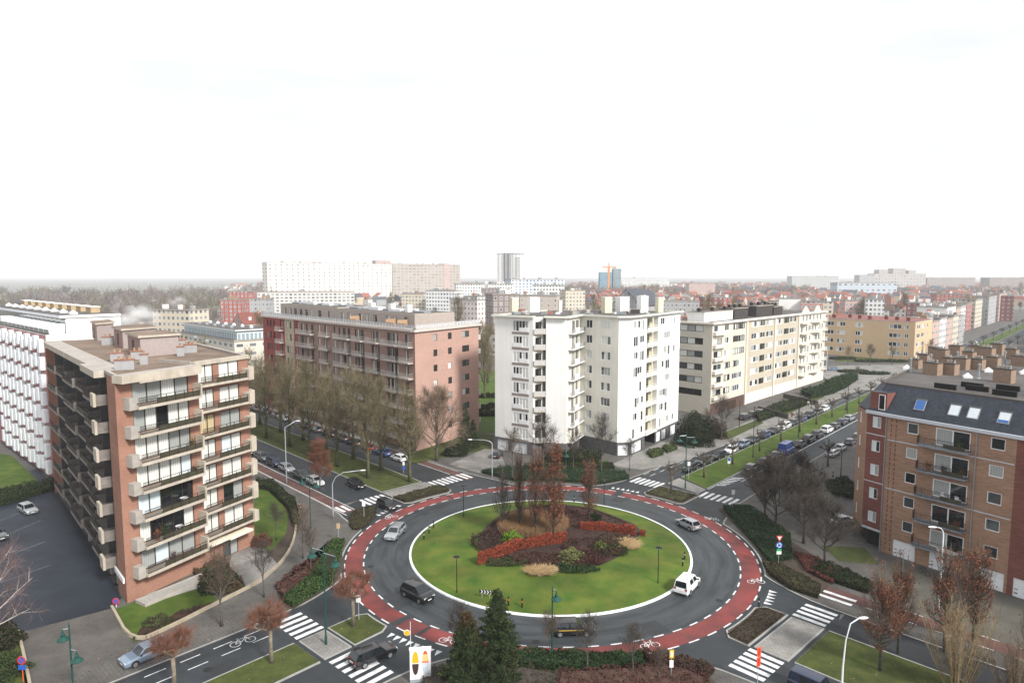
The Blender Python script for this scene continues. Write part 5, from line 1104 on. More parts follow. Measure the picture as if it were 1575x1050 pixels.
for i in range(14): o = tree_thing('pollard_tree', 'far bare pollard on the north-east street beyond the yellow corner block', AP('NE', 330 + i * 18, -1 - 13 * (i % 2), .13), *pq[i % 2], rz=rg.random() * 6, group='far pollards of the north-east street')
for i, (px, py) in enumerate(((1233, 738), (1273, 717))): tree_thing('pollard_tree', ('knobbly pollard on the right pavement beside the bollards', 'knobbly pollard on the right pavement next to the silver parked cars')[i], G(px, py, .12), *pq[i], rz=i + 1)
# conifers
CONL = [leaf('conifer_green', (.026, .046, .018)), leaf('conifer_dark', (.014, .025, .012)), leaf('conifer_olive', (.060, .072, .026))]
def conifer(seed, H, W, n=9000, tip=None):
    nr = np.random.default_rng(seed); T = MB(); Cn = MB(); T.tube([(0, 0, 0), (0, 0, H * .97)], [.2, .02], 7, BARK)
    nb = 230; z = H * (.06 + .92 * nr.random(nb) ** .85); az = nr.random(nb) * 6.283; L = W * (1 - z / H) ** .8 * nr.uniform(.65, 1.15, nb) + .12; dr = nr.uniform(-.28, .12, nb)
    P = np.stack([0 * z, 0 * z, z], 1); Q = P + np.stack([np.cos(az) * L, np.sin(az) * L, dr * L + L * .1], 1); sticks(T, P, Q, .025, .008, BARK)
    i = nr.choice(nb, n, p=L / L.sum()); u = nr.random((n, 1)) ** .7; pts = P[i] + (Q - P)[i] * u; w_ = (1.05 - u) * .42 * np.minimum(1, L[i])[:, None] + .05
    pts = pts + nr.normal(size=(n, 3)) * w_ * np.array([[1, 1, .45]]); leaves(Cn, pts, .11, CONL, nr, asp=.32)
    if tip: k = int(n * .05); j = nr.choice(n, k, p=(pts[:, 2] ** 9) / (pts[:, 2] ** 9).sum()); leaves(Cn, pts[j], .13, [tip], nr, asp=.35)
    return T, Cn
for px, py, H, W, tip, lab in ((765, 1062, 9.6, 2.8, None, 'tall dark green conifer at the bottom centre'), (719, 1066, 7.6, 2.5, leaf('russet_tip', (.11, .055, .03)), 'shorter conifer with russet tip left of the tall one'), (716, 694, 9.8, 2.2, None, 'narrow dark conifer against the end wall of the red block'), (728, 690, 6.5, 1.6, None, 'smaller dark conifer at the right corner of the red block')):
    T, Cn = conifer(int(px * 3), H, W * 1.1, 34000 if py > 900 else 9000, tip); tree_thing('conifer', lab, G(px, py, .12), T, Cn)
# birch leaning in from the left edge
t, c = grow_tree(71, 11, 2.0, 14, 5.6, .35, 9, 1.2, BIRCH, mat('birch_twig', (.16, .10, .095), rough=1, var=.3), trad=.16, sub=6, r_tw=.011, droop=.05, twr=BIRCH)
tree_thing('birch', 'white-barked birch spreading in from the left edge beside the parking court', G(-14, 1000, .12), t, c)
# multi-stem yellow shrub tree at the bottom right
nr = np.random.default_rng(4); T = MB(); Cn = MB(); n = 46; az = nr.random(n) * 6.283; o_ = nr.uniform(.2, 2.6, n); B = np.stack([np.cos(az) * o_ * .3, np.sin(az) * o_ * .3, 0 * az], 1); hh = nr.uniform(4.5, 8.4, n); E = B + np.stack([np.cos(az) * o_, np.sin(az) * o_, hh], 1)
sticks(T, B, B + (E - B) * .5, .05, .032, TWY); sticks(T, B + (E - B) * .5, E, .032, .008, TWY)
k = 2600; i = nr.integers(0, n, k); u = nr.uniform(.25, 1, (k, 1)); p = B[i] + (E - B)[i] * u; d = nr.normal(size=(k, 3)) * .45 + np.array([[0, 0, .8]]); sticks(Cn, p, p + d * nr.uniform(.3, 1.0, (k, 1)), .012, .006, TWY); tree_thing('willow_shrub', 'tall yellow-stemmed multi-stem shrub at the bottom right', G(1470, 1062, .12), T, Cn, crown='twigs', cat='shrub')
T = MB(); Cn = MB(); sticks(T, B * .8, B * .8 + (E - B) * .4, .045, .03, TWY); sticks(Cn, B * .8 + (E - B) * .4, B * .8 + (E - B) * .72, .03, .008, TWY); p = B[i] * .8 + (E - B)[i] * u * .7; sticks(Cn, p, p + d * .5, .012, .006, TWB); tree_thing('willow_shrub', 'lower brown multi-stem shrub right of the yellow-stemmed one', G(1560, 1085, .12), T, Cn, crown='twigs', cat='shrub')

# ---- hedges and beds
def inpoly(P, x, y):
    c = False; n = len(P)
    for i in range(n):
        a, b = P[i], P[i - 1]
        if (a.y > y) != (b.y > y) and x < (b.x - a.x) * (y - a.y) / (b.y - a.y) + a.x: c = not c
    return c
def inset_poly(P, k, c):
    n = len(P); ar = sum(P[j].x * P[(j + 1) % n].y - P[(j + 1) % n].x * P[j].y for j in range(n)); sg = 1 if ar > 0 else -1; out = []
    for j in range(n):
        a, b = (P[j] - P[j - 1]).xy, (P[(j + 1) % n] - P[j]).xy; a = a.normalized() if a.length > 1e-6 else b.normalized(); b = b.normalized() if b.length > 1e-6 else a
        m = Vector((-(a.y + b.y), a.x + b.x)); m = m.normalized() if m.length > 1e-3 else Vector((-a.y, a.x)); q = P[j].xy + m * sg * k; out.append(Vector((q.x - c.x, q.y - c.y, 0)))
    return out
HSEED = [100]
def hedge(name, label, P, h, n, size, mats, z0=.12, rough=.25, cat='hedge', core=True, base=None, group=None, clump=.5):
    """clipped or loose planting over an outline: leaf faces over an uneven top and sides, dark twiggy core"""
    HSEED[0] += 1; rg = random.Random(HSEED[0]); nr = np.random.default_rng(HSEED[0]); P = [Vector((p[0], p[1], 0)) for p in P]; c = sum(P, Vector()) / len(P); mb = MB()
    x0, x1 = min(p.x for p in P), max(p.x for p in P); y0, y1 = min(p.y for p in P), max(p.y for p in P); pts = []
    hz = lambda x, y: h * (1 - rough + rough * 1.6 * noise.noise(Vector((x * .9, y * .9, HSEED[0]))) + rough * .8 * noise.noise(Vector((x * 2.7, y * 2.7, 3))))
    bz = base or (lambda x, y: z0); t = 0
    while len(pts) < n * .6 and t < n * 30:
        t += 1; x, y = rg.uniform(x0, x1), rg.uniform(y0, y1)
        if inpoly(P, x, y) and noise.noise(Vector((x * 1.1, y * 1.1, 9))) > -clump: pts.append((x - c.x, y - c.y, bz(x, y) + max(.05, hz(x, y)) * (1 - .35 * rg.random() ** 2)))
    per = [(P[i], P[(i + 1) % len(P)]) for i in range(len(P))]; ln = [(b - a).length for a, b in per]
    for _ in range(int(n * .45)):
        a, b = rg.choices(per, ln)[0]; p = a.lerp(b, rg.random()); p = p + (c - p).normalized() * rg.uniform(-.05, .22); pts.append((p.x - c.x, p.y - c.y, bz(p.x, p.y) + rg.random() * max(.05, hz(p.x, p.y))))
    leaves(mb, np.array(pts), size, mats, nr)
    o = thing(name, label, cat, (c.x, c.y, 0), 0, group)
    link('foliage', mb.mesh('foliage'), o)
    if core:
        cb = MB(); Q = inset_poly(P, .24, c); zb = bz(c.x, c.y); cb.prism([(q.x, q.y) for q in Q], min(zb, z0), zb + h * (1 - rough) * .72, mats[-1]); link('stems', cb.mesh('stems'), o)
    return o
def hpx(px): return [G(*p) for p in px]
def strip(a, b, w):
    a, b = Vector(a), Vector(b); d = (b - a).xy.normalized(); n_ = Vector((-d.y, d.x, 0)) * w / 2; a, b = Vector((a.x, a.y, 0)), Vector((b.x, b.y, 0)); return [a + n_, a - n_, b - n_, b + n_]
GRN = [leaf('box_green', (.040, .075, .022)), leaf('box_light', (.065, .110, .030)), leaf('box_dark', (.018, .034, .013))]
IVY = [leaf('ivy_green', (.032, .060, .025)), leaf('ivy_mid', (.045, .075, .030)), leaf('ivy_dark', (.014, .026, .013))]
DKG = [leaf('yew_green', (.020, .030, .013)), leaf('yew_dark', (.010, .016, .008)), leaf('yew_mid', (.032, .040, .018))]
RBD = [leaf('maroon_leaf', (.105, .040, .035)), leaf('maroon_dark', (.055, .026, .024)), leaf('maroon_brown', (.085, .050, .038))]
BRD = [leaf('bed_brown', (.060, .044, .030)), leaf('bed_dark', (.030, .026, .018)), leaf('bed_olive', (.050, .052, .024))]
ORG = [leaf('beech_orange', (.33, .072, .036)), leaf('beech_red', (.24, .050, .030)), leaf('beech_dark', (.14, .042, .026))]
hedge('hedge', 'broad green clipped hedge curving along the ring at left', hpx([(530, 835), (512, 898), (450, 936), (436, 926), (480, 890), (503, 850), (512, 835)]), 1.0, 9000, .11, GRN)
hedge('shrub_bed', 'red-brown shrub bed between the left pavement and the green hedge', hpx([(424, 905), (462, 873), (498, 862), (504, 838), (498, 870), (470, 900), (436, 922)]), .8, 4000, .10, RBD, clump=.3)
hedge('hedge', 'dark green hedge along the ring at right, under the dark trees', hpx([(1112, 784), (1150, 782), (1215, 826), (1218, 862), (1185, 868), (1160, 838), (1135, 810)]), 1.0, 9000, .11, IVY)
hedge('shrub_bed', 'red leaf bed on the right below the dark trees', hpx([(1222, 853), (1250, 858), (1292, 886), (1280, 900), (1240, 880)]), .7, 3000, .10, [leaf('red_leaf', (.17, .055, .040)), RBD[0], RBD[1]])
hedge('hedge', 'low brown hedge bed beside the zebra crossing on the south-east arm', hpx([(1172, 866), (1200, 872), (1262, 905), (1258, 922), (1215, 908), (1182, 885)]), .8, 4500, .10, BRD)
hedge('hedge', 'long dark green hedge in front of the white tower along the ring', hpx([(740, 728), (775, 722), (960, 728), (968, 738), (920, 746), (850, 741), (790, 741)]), 1.0, 8000, .12, IVY)
hedge('hedge', 'low dark hedge behind the lawn of the white tower', hpx([(806, 718), (940, 716), (946, 722), (806, 725)]), .9, 4000, .11, DKG)
hedge('hedge', 'dark dense shrubbery at the foot of the white tower notch', hpx([(836, 705), (880, 698), (925, 704), (920, 712), (840, 712)]), 2.2, 5000, .14, DKG, rough=.4)
hedge('planting', 'dark brown planting on the splitter island of the north-west arm', [AP('NW', d, b) for d, b in ((28.3, 4.0), (28.6, 0), (28.2, -5.0), (31.7, -5.2), (31.8, 4.2))], .5, 3000, .10, BRD)
hedge('planting', 'round dark planting at the mouth of the left bicycle lane', hpx([(538, 800), (543, 790), (556, 784), (570, 781), (579, 784), (577, 795), (567, 807), (554, 816), (543, 816), (538, 809)]), .5, 3600, .10, BRD)
hedge('planting', 'brown leaf-littered planting on the splitter island of the south-east arm', [AP('SE', d, b) for d, b in ((28.0, 4.8), (28.3, 0), (28.3, -3.2), (30.5, -3.3), (30.5, 5.0))], .28, 2600, .085, BRD + [RBD[2]], core=False, rough=.5)
hedge('planting', 'dark planting under the pollard on the north-east splitter island', [AP('NE', d, b) for d, b in ((28.6, 2.2), (28.6, -4.6), (33.4, -4.6), (33.4, 2.2))], .35, 2200, .09, BRD, rough=.5)
hedge('hedge', 'glossy dark green hedge along the bottom of the ring', hpx([(792, 1010), (985, 1012), (992, 1030), (930, 1036), (800, 1030)]), 1.0, 9000, .10, [IVY[0], GRN[0], IVY[2]])
hedge('shrub_bed', 'maroon shrub bed along the bottom edge right of the conifers', hpx([(860, 1042), (935, 1036), (1040, 1030), (1090, 1052), (1060, 1110), (850, 1110)]), 1.0, 8000, .10, RBD, clump=.35)
hedge('hedge', 'brown beech hedge behind the yellow direction sign', hpx([(985, 1012), (1060, 1022), (1100, 1034), (1090, 1044), (1010, 1030)]), 1.1, 4000, .10, [RBD[2], BRD[0], RBD[1]])
hedge('shrub_bed', 'grey twiggy shrubs at the foot of the conifers', hpx([(655, 1035), (800, 1032), (860, 1045), (840, 1110), (640, 1110)]), 1.5, 6000, .09, [BRD[2], BRD[0], TWD], rough=.5, clump=.25)
hedge('hedge', 'dark clipped hedge closing the far side of the parking court', hpx([(-40, 785), (0, 780), (95, 752), (92, 742), (0, 762), (-40, 768)]), 1.6, 5000, .13, DKG)
hedge('hedge', 'curving dark hedge around the garden lawn right of the orange brick block', hpx([(394, 742), (420, 744), (455, 775), (462, 810), (452, 812), (444, 785), (415, 756), (394, 752)]), 1.1, 5000, .11, DKG)
hedge('shrub_bed', 'brown shrub bed along the low wall below the orange brick block', hpx([(222, 966), (290, 938), (335, 928), (205, 986)]), .5, 2500, .09, BRD + [RBD[1]], rough=.5)
hedge('shrub_bed', 'mixed red shrubs beside the entrance path', hpx([(298, 882), (345, 864), (378, 905), (340, 918), (310, 905)]), 1.1, 3500, .10, [RBD[0], RBD[2], BRD[2]], rough=.6)
hedge('hedge', 'tall dark hedge block in front of the curved balconies of the cream block', hpx([(1232, 606), (1262, 600), (1280, 590), (1300, 592), (1283, 606), (1248, 614)]), 2.4, 5000, .2, IVY)
hedge('hedge', 'dark hedge enclosing the garden at the end of the cream block', hpx([(1268, 592), (1310, 578), (1320, 584), (1300, 598), (1280, 606)]), 2.2, 5000, .2, IVY)
hedge('hedge', 'long low hedge by the ramps in front of the cream block', hpx([(1160, 640), (1200, 622), (1245, 616), (1240, 624), (1195, 640), (1168, 650)]), 1.4, 4000, .16, DKG)
hedge('hedge', 'dark clipped hedge on the forecourt of the brick block at right', hpx([(1268, 748), (1300, 740), (1316, 752), (1312, 768), (1280, 762)]), 1.3, 4000, .11, DKG)
hedge('hedge', 'dark hedge strip between pavement and brick block corner', hpx([(1255, 868), (1300, 880), (1345, 905), (1335, 915), (1290, 900), (1250, 882)]), .9, 4000, .11, DKG)
hedge('hedge', 'small clipped hedge in the forecourt of the white tower', hpx([(994, 698), (1012, 692), (1022, 700), (1003, 706)]), .9, 1500, .11, BRD + [GRN[1]])
hedge('hedge', 'second small hedge in the forecourt of the white tower, by the end garages', hpx([(1018, 690), (1035, 685), (1042, 692), (1026, 698)]), .9, 1500, .11, BRD + [GRN[1]])
for k, (a, b) in enumerate((((734, 612), (762, 612)), ((734, 632), (762, 626)), ((732, 640), (762, 640)))): hedge('hedge', ('dark hedge line across the back lawn', 'second, browner hedge line across the back lawn', 'nearest hedge line across the back lawn')[k], strip(G(*a), G(*b), 1.6), 1.6, 1500, .16, DKG if k != 1 else BRD)
def shrub(name, label, p, rx, ry, h, n, size, mats, cat='shrub', seed=1, group=None, dens=1):
    nr = np.random.default_rng(seed + abs(int(p[0] * 7)) + int(p[1])); mb = MB(); d = nr.normal(size=(n, 3)); d /= np.linalg.norm(d, axis=1)[:, None]; d[:, 2] = np.abs(d[:, 2])
    r = (1 - .35 * nr.random(n) ** 2) * (1 + .22 * np.sin(d[:, 0] * 5 + seed) * np.cos(d[:, 1] * 4 + d[:, 2] * 5) + .10 * np.sin(d[:, 1] * 11 + d[:, 2] * 9)); pts = d * r[:, None] * np.array([[rx, ry, h]])
    leaves(mb, pts, size, mats, nr); o = thing(name, label, cat, p, 0, group); link('foliage', mb.mesh('foliage'), o); c = MB(); c.lathe([(rx * .5, 0), (rx * .68, h * .3), (rx * .45, h * .65), (.05, h * .75)], 9, mats[-1]); link('stems', c.mesh('stems'), o); return o
shrub('yew', 'large dark yew bush left of the cream block', G(1068, 682, .12), 4.2, 4.0, 6.4, 9000, .16, DKG)
shrub('shrub', 'brown bare shrub mass beside the yew', G(1098, 672, .12), 3.0, 2.6, 4.0, 5000, .12, [BRD[0], RBD[1], BRD[1]])
shrub('clipped_bush', 'round clipped bush beside the entrance of the orange brick block', G(330, 848, .13), 2.0, 1.8, 2.6, 5000, .10, [DKG[2], GRN[0], DKG[1]])
shrub('evergreen_bush', 'dark evergreen bush in the bed below the entrance path', G(335, 905, .13), 2.0, 1.8, 2.5, 5000, .11, [DKG[0], DKG[2], DKG[1]])
shrub('shrub', 'pale grey-green shrub on the corner lawn below the orange brick block', G(242, 960, .13), 1.4, 1.1, .9, 2000, .09, [BRD[2], GRN[1], BRD[0]])
shrub('bush', 'dark bush at the left edge beside the driveway', G(2, 992, .12), 1.8, 1.5, 2.0, 4000, .12, [DKG[2], BRD[0], DKG[1]])
shrub('bush', 'green bush at the left edge near the no-parking sign', G(-5, 1040, .12), 2.4, 2.0, 1.6, 4000, .11, [GRN[0], BRD[2], DKG[0]])
shrub('red_bush', 'rusty bush on the garden lawn right of the orange brick block', G(402, 838, .13), 1.3, 1.1, 1.5, 2200, .09, [RBD[0], LR[0], RBD[1]])
shrub('bush', 'low green bush at the far end of the avenue verge', G(700, 700, .12), 2.5, 1.6, 2.0, 3000, .13, DKG)
# ---- planting of the island
def ib(px, py): p = G(px, py, .9); p.z = island_z(p.x, p.y) + .1; return p
ibz = lambda x, y: island_z(x, y) + .12
def ihedge(a, m, b, w): return [Vector(p) for p in (lambda A, M, B: [A + Vector((0, w, 0)), M + Vector((0, w, 0)), B + Vector((0, w, 0)), B, M, A])(ib(*a), ib(*m), ib(*b))]
hedge('beech_hedge', 'orange beech hedge rising across the front of the island bed', ihedge((735, 868), (800, 848), (872, 838), .9), 1.45, 12000, .10, ORG, base=ibz, rough=.18)
hedge('beech_hedge', 'orange beech hedge at the right of the island bed', ihedge((892, 818), (935, 818), (978, 822), .9), 1.25, 9000, .10, ORG, base=ibz, rough=.2)
hedge('beech_hedge', 'tiny orange hedge stub at the right tip of the island bed', ihedge((985, 822), (989, 822), (993, 822), .7), 1.0, 600, .10, ORG, base=ibz)
def bedpoly(c, rx, ry, k=12): return [Vector((c.x + rx * math.cos(a * 6.283 / k) * random.Random(a + int(c.x * 9)).uniform(.8, 1.15), c.y + ry * math.sin(a * 6.283 / k), 0)) for a in range(k)]
for px, py, rx, ry, h, m, lab in ((755, 835, 2.6, 3.4, 1.0, [RBD[1], BRD[1], RBD[2]], 'dark maroon shrubs at the left of the island bed'), (880, 800, 3.4, 3.6, 1.1, RBD, 'maroon shrubs behind the tallest columnar tree'), (915, 845, 4.0, 3.0, .8, [RBD[1], RBD[0], BRD[1]], 'deep maroon carpet right of the island centre'), (830, 862, 3.4, 1.6, .6, [RBD[0], RBD[1], BRD[0]], 'maroon perennials in front of the beech hedge'), (905, 862, 2.4, 1.7, .8, [RBD[1], RBD[0], RBD[1]], 'round maroon bush at the right front of the bed'), (780, 866, 2.6, 1.0, .5, [GRN[0], BRD[2], BRD[0]], 'low green perennials left of the pale grass tuft'), (885, 876, 2.8, 1.0, .55, [IVY[0], GRN[0], IVY[2]], 'low green groundcover at the front of the island bed'), (945, 848, 2.0, 1.6, .6, [BRD[2], GRN[0], BRD[1]], 'grey-green perennials at the right of the island bed'), (940, 832, 1.8, 1.4, .8, [TWB, BRD[0], RBD[2]], 'bare brown twigs behind the pale right tuft')):
    hedge('perennials', lab, bedpoly(ib(px, py), rx, ry), h, 2600, .10, m, base=ibz, rough=.5, cat='planting', core=False, clump=.4)
hedge('perennials', 'dark mixed winter perennials carpeting the whole island bed', [BEDC.lerp(p, .93) for p in bed[::2]], .38, 15000, .085, [RBD[1], RBD[0], BRD[1], BRD[0], RBD[2]], base=ibz, rough=.8, cat='planting', core=False, clump=.22)
shrub('laurel', 'bright yellow-green laurel at the left of the island bed', ib(787, 836), 1.35, 1.2, 1.35, 2600, .10, [leaf('laurel_lime', (.20, .30, .03)), leaf('laurel_green', (.10, .20, .022)), leaf('laurel_dark', (.035, .07, .012))])
shrub('shrub', 'variegated yellow-green shrub in the middle front of the island bed', ib(878, 862), 1.7, 1.3, 1.2, 2600, .09, [leaf('pale_green', (.22, .24, .10)), leaf('olive_green', (.15, .17, .05)), BRD[2]])
shrub('shrub', 'small upright yellow-green shrub at the right of the island bed', ib(923, 848), .8, .7, 1.2, 1200, .08, [leaf('gold_green', (.17, .19, .04)), GRN[0], BRD[2]])
shrub('shrub', 'dark green shrub at the far right of the island bed', ib(915, 800), 1.0, .9, 1.0, 1400, .10, DKG)
STR = mat('straw', (.42, .30, .16), rough=1, var=.3, scale=3); STR2 = mat('tan_reed', (.24, .145, .075), rough=1, var=.35, scale=2)
def grass_tuft(name, label, P, h, n, m, lean=.6, seed=1, r=.012):
    nr = np.random.default_rng(seed); rg = random.Random(seed); c = sum(P, Vector()) / len(P); x0, x1 = min(p.x for p in P), max(p.x for p in P); y0, y1 = min(p.y for p in P), max(p.y for p in P); B = []
    while len(B) < n:
        x, y = rg.uniform(x0, x1), rg.uniform(y0, y1)
        if inpoly(P, x, y): B.append((x - c.x, y - c.y, island_z(x, y) + .1))
    B = np.array(B); D = nr.normal(size=(n, 3)) * lean; D[:, 2] = 1; M = B + D * h * .55 * nr.uniform(.6, 1.1, (n, 1)); D2 = D.copy(); D2[:, 2] = nr.uniform(-.5, .6, n) if lean > .5 else .9; E = M + D2 * h * .45
    mb = MB(); sticks(mb, B, M, r, r, m); sticks(mb, M, E, r, r * .4, m); return thing(name, label, 'grass', (c.x, c.y, 0), 0, None, mb.mesh(name))
grass_tuft('reed_grass', 'tall tan ornamental grass block between the columnar trees', bedpoly(ib(815, 815), 5.0, 4.4), 1.7, 4200, STR2, .18, 2, .018)
grass_tuft('grass_tuft', 'pale straw grass mound at the front of the island bed', bedpoly(ib(833, 880), 1.9, .9), .75, 2200, STR, .75, 3, .014)
grass_tuft('grass_tuft', 'pale straw grass mound at the right of the island bed', bedpoly(ib(966, 838), 1.35, 1.5), .7, 1800, STR, .75, 4, .014)

for k, (px, py, lab) in enumerate(((1296, 552, 'low round hedge on the verge of the ochre block, left'), (1335, 556, 'low hedge on the verge of the ochre block, middle'), (1376, 556, 'low hedge on the verge of the ochre block, right'), (1312, 572, 'oval planted island on the square'), (1345, 575, 'second oval planted island on the square, nearer the mansard roof'))): c = G(px, py, .14); hedge('hedge', lab, [c + Vector((6 * math.cos(a * .6283), 2.6 * math.sin(a * .6283), 0)) for a in range(10)], 1.1, 1100, .2, [GRN[0], DKG[2], DKG[0]])
for k, (px, py, s, lab) in enumerate(((1304, 560, .9, 'slim bare tree before the ochre block, left'), (1338, 562, 1.0, 'slim bare tree before the ochre block, middle'), (1372, 560, .9, 'slim bare tree before the ochre block, right'), (1430, 552, 1.0, 'bare tree at the right corner of the ochre block'), (1318, 585, .6, 'small bare tree on the square by the street corner'))): o = tree_thing('bare_tree', lab, G(px, py, .13), *((tm, cm), (tm2, cm2))[k % 2], rz=k); o.scale = (s, s, s)
# ------------------------------------------------------------------ cars
def paint(name, c, metal=.3): return mat('paint_' + name, c, rough=.32, var=0, metal=metal, coat=.9, spec=.5)
PAINTS = {'black': paint('black', (.008, .008, .010)), 'dark grey': paint('dark_grey', (.030, .032, .036)), 'grey': paint('grey', (.11, .12, .125), .5), 'silver': paint('silver', (.42, .44, .47), .6), 'white': paint('white', (.80, .81, .82), 0), 'dark blue': paint('dark_blue', (.012, .022, .060)), 'blue': paint('blue', (.03, .09, .26)), 'pale blue': paint('pale_blue', (.24, .32, .42), .5), 'red': paint('red', (.22, .015, .015), 0), 'van blue': paint('van_blue', (.012, .045, .24), 0)}
TYRE = mat('tyre', (.012, .012, .012), var=0, rough=.9); RIM = mat('rim', (.38, .39, .40), var=0, metal=.7, rough=.35); CGL = glassmat('car_glass', (.010, .014, .018), rough=.04); HLG = mat('headlight_glass', (.72, .74, .76), var=0, rough=.1, coat=1); TLG = mat('tail_light', (.30, .010, .008), var=0, rough=.2, coat=1); PLT = mat('number_plate', (.72, .70, .66), var=0); TRIM = mat('black_trim', (.012, .012, .013), var=0, rough=.6)
CT = { # L, W, H, hood z, belt z, windscreen base/top x, rear roof/base x (from the nose, fraction of L), tail z
 'hatchback': (3.95, 1.70, 1.46, .82, .92, .27, .42, .88, .985, .92), 'estate': (4.55, 1.80, 1.48, .84, .93, .27, .41, .90, .985, .92), 'saloon': (4.60, 1.80, 1.43, .84, .93, .29, .43, .74, .88, 1.0), 'suv': (4.45, 1.86, 1.66, .98, 1.05, .26, .38, .90, .985, 1.02), 'minivan': (4.25, 1.80, 1.66, .92, 1.0, .20, .40, .90, .985, .98), 'small van': (4.40, 1.82, 1.80, .95, 1.05, .22, .36, .955, .995, 1.05), 'panel van': (5.6, 2.05, 2.45, 1.05, 1.25, .16, .27, .985, .998, 1.2)}
def car_proto(kind):
    L, W, H, hz, bz, w0, w1, r1, r0, tz = CT[kind]; w = W / 2; X = lambda fx: L / 2 - fx * L; zb = .22
    me = MB(); P0 = 'PAINT'; PM = PAINTS['silver']; st = []
    for fx in (0, .015, .05, .12, .2, w0, .35, .5, .65, .8, .9, .95, .985, 1.0):
        top = hz * .80 if fx == 0 else hz * .9 if fx < .02 else hz * .95 if fx < .06 else hz + (bz - hz) * min(1, fx / w0) if fx < w0 else bz
        if kind == 'saloon' and fx > r0: top = tz - .04
        if fx >= .985: top = (bz if kind != 'saloon' else tz) * (.97 if fx < 1 else .80)
        ww = w * (.80 if fx == 0 else .88 if fx < .02 else .95 if fx < .06 else 1.0 if fx < .93 else .96 if fx < .99 else .88)
        z0 = zb + (.12 if fx in (0, 1.0) else 0); st.append([(X(fx), s * a * ww, z) for s, a, z in ((1, .90, z0), (1, 1.0, z0 + .16), (1, 1.0, top - .16), (1, .95, top - .04), (1, .80, top), (-1, .80, top), (-1, .95, top - .04), (-1, 1.0, top - .16), (-1, 1.0, z0 + .16), (-1, .90, z0))])
    for i in range(len(st) - 1):
        for k in range(10):
            a, b = st[i], st[i + 1]; k2 = (k + 1) % 10; me.quad(a[k], b[k], b[k2], a[k2], PM)
    me.ngon(st[0][::-1], PM); me.ngon(st[-1], PM)
    # greenhouse: roof slab with pillars in paint, glass inset
    xb0, xr0, xr1, xb1 = X(w0), X(w1), X(r1), X(r0); wb, wr = w * .90, w * .74; zt = H - .03
    base = [(xb0, wb * .92, bz - .03), (xb1, wb * .92, bz - .03), (xb1, -wb * .92, bz - .03), (xb0, -wb * .92, bz - .03)]; mid = [(xr0, wr, zt), (xr1, wr, zt), (xr1, -wr, zt), (xr0, -wr, zt)]
    b2 = [(xb0, wb, bz - .03), (xb1, wb, bz - .03), (xb1, -wb, bz - .03), (xb0, -wb, bz - .03)]
    nseg = 6; rf = [[(xr0 + (xr1 - xr0) * i / nseg, wr * 1.02 * math.cos(math.pi * j / 8) if True else 0, zt - .02 + .06 * math.sin(math.pi * j / 8) * (1 if 0 < i < nseg else .6)) for j in range(9)] for i in range(nseg + 1)]
    for i in range(nseg):
        for j in range(8): me.quad(rf[i][j], rf[i][j + 1], rf[i + 1][j + 1], rf[i + 1][j], PM)
    g = MB()
    van = kind == 'panel van'
    lerp = lambda p, q, t: tuple(p[i] + (q[i] - p[i]) * t for i in range(3))
    def side(s):
        A, B, C_, D = [(p[0], abs(p[1]) * s, p[2]) for p in (b2[0], b2[1], mid[1], mid[0])]
        f1 = lambda u, v: lerp(lerp(A, B, u), lerp(D, C_, u), v)
        o = (0, s * .012, 0); ad = lambda p: (p[0], p[1] + o[1], p[2])
        q = [f1(0, 0), f1(1, 0), f1(1, 1), f1(0, 1)]; (me.quad(*q, PM) if s < 0 else me.quad(*q[::-1], PM))
        cuts = [(.05, .28)] if van else [(.05, .36), (.40, .68), (.71, .95)] if kind not in ('small van',) else [(.05, .32), (.37, .68)]
        for u0, u1 in cuts:
            q = [ad(f1(u0, .12)), ad(f1(u1, .12)), ad(f1(u1, .88)), ad(f1(u0 + .02, .88))]; (g.quad(*q, CGL) if s < 0 else g.quad(*q[::-1], CGL))
    side(1); side(-1)
    fr = [b2[3], b2[0], mid[0], mid[3]]; me.quad(*fr, PM); rr = [b2[1], b2[2], mid[2], mid[1]]; me.quad(*rr, PM)
    def inset(q, dx, k0=.06, k1=.94, v0=.06, v1=.93):
        f1 = lambda u, v: lerp(lerp(q[0], q[1], u), lerp(q[3], q[2], u), v); return [(p[0] + dx, p[1], p[2] + .012) for p in (f1(k0, v0), f1(k1, v0), f1(k1, v1), f1(k0, v1))]
    g.quad(*inset(fr, .015), CGL)
    if not van: g.quad(*inset(rr, -.015), CGL)
    root = bpy.data.objects.new(kind.replace(' ', '_'), None); col.objects.link(root)
    bm_ = me.mesh('car_body'); bm_.polygons.foreach_set('use_smooth', [True] * len(bm_.polygons)); bm_.set_sharp_from_angle(angle=R(38))
    link('body', bm_, root); link('windows', g.mesh('windows'), root)
    t = MB(); wrad = .33 if not van else .36; t.lathe([(.20, -.10), (wrad - .03, -.10), (wrad, -.06), (wrad, .06), (wrad - .03, .10), (.20, .10)], 18, TYRE); rm = MB(); rm.lathe([(.21, -.105), (.20, .0), (.21, .105)], 14, RIM); tm_, rmm = t.mesh('tyre'), rm.mesh('rim')
    for x in (X(.20), X(.80)):
        for s in (1, -1): wo = link('wheel', tm_, root, (x, s * (w - .07), wrad)); wo.rotation_euler = (R(90), 0, 0); link('rim', rmm, wo)
        ab = MB(); 
        for s in (1, -1):
            wa = MB(); n = 12; wa.ngon([(x + (wrad + .06) * math.cos(math.pi * k / n), s * (w + .004), wrad + (wrad + .06) * math.sin(math.pi * k / n)) for k in (range(n + 1) if s < 0 else range(n, -1, -1))], TRIM); link('wheel_arch', wa.mesh('wheel_arch'), root)
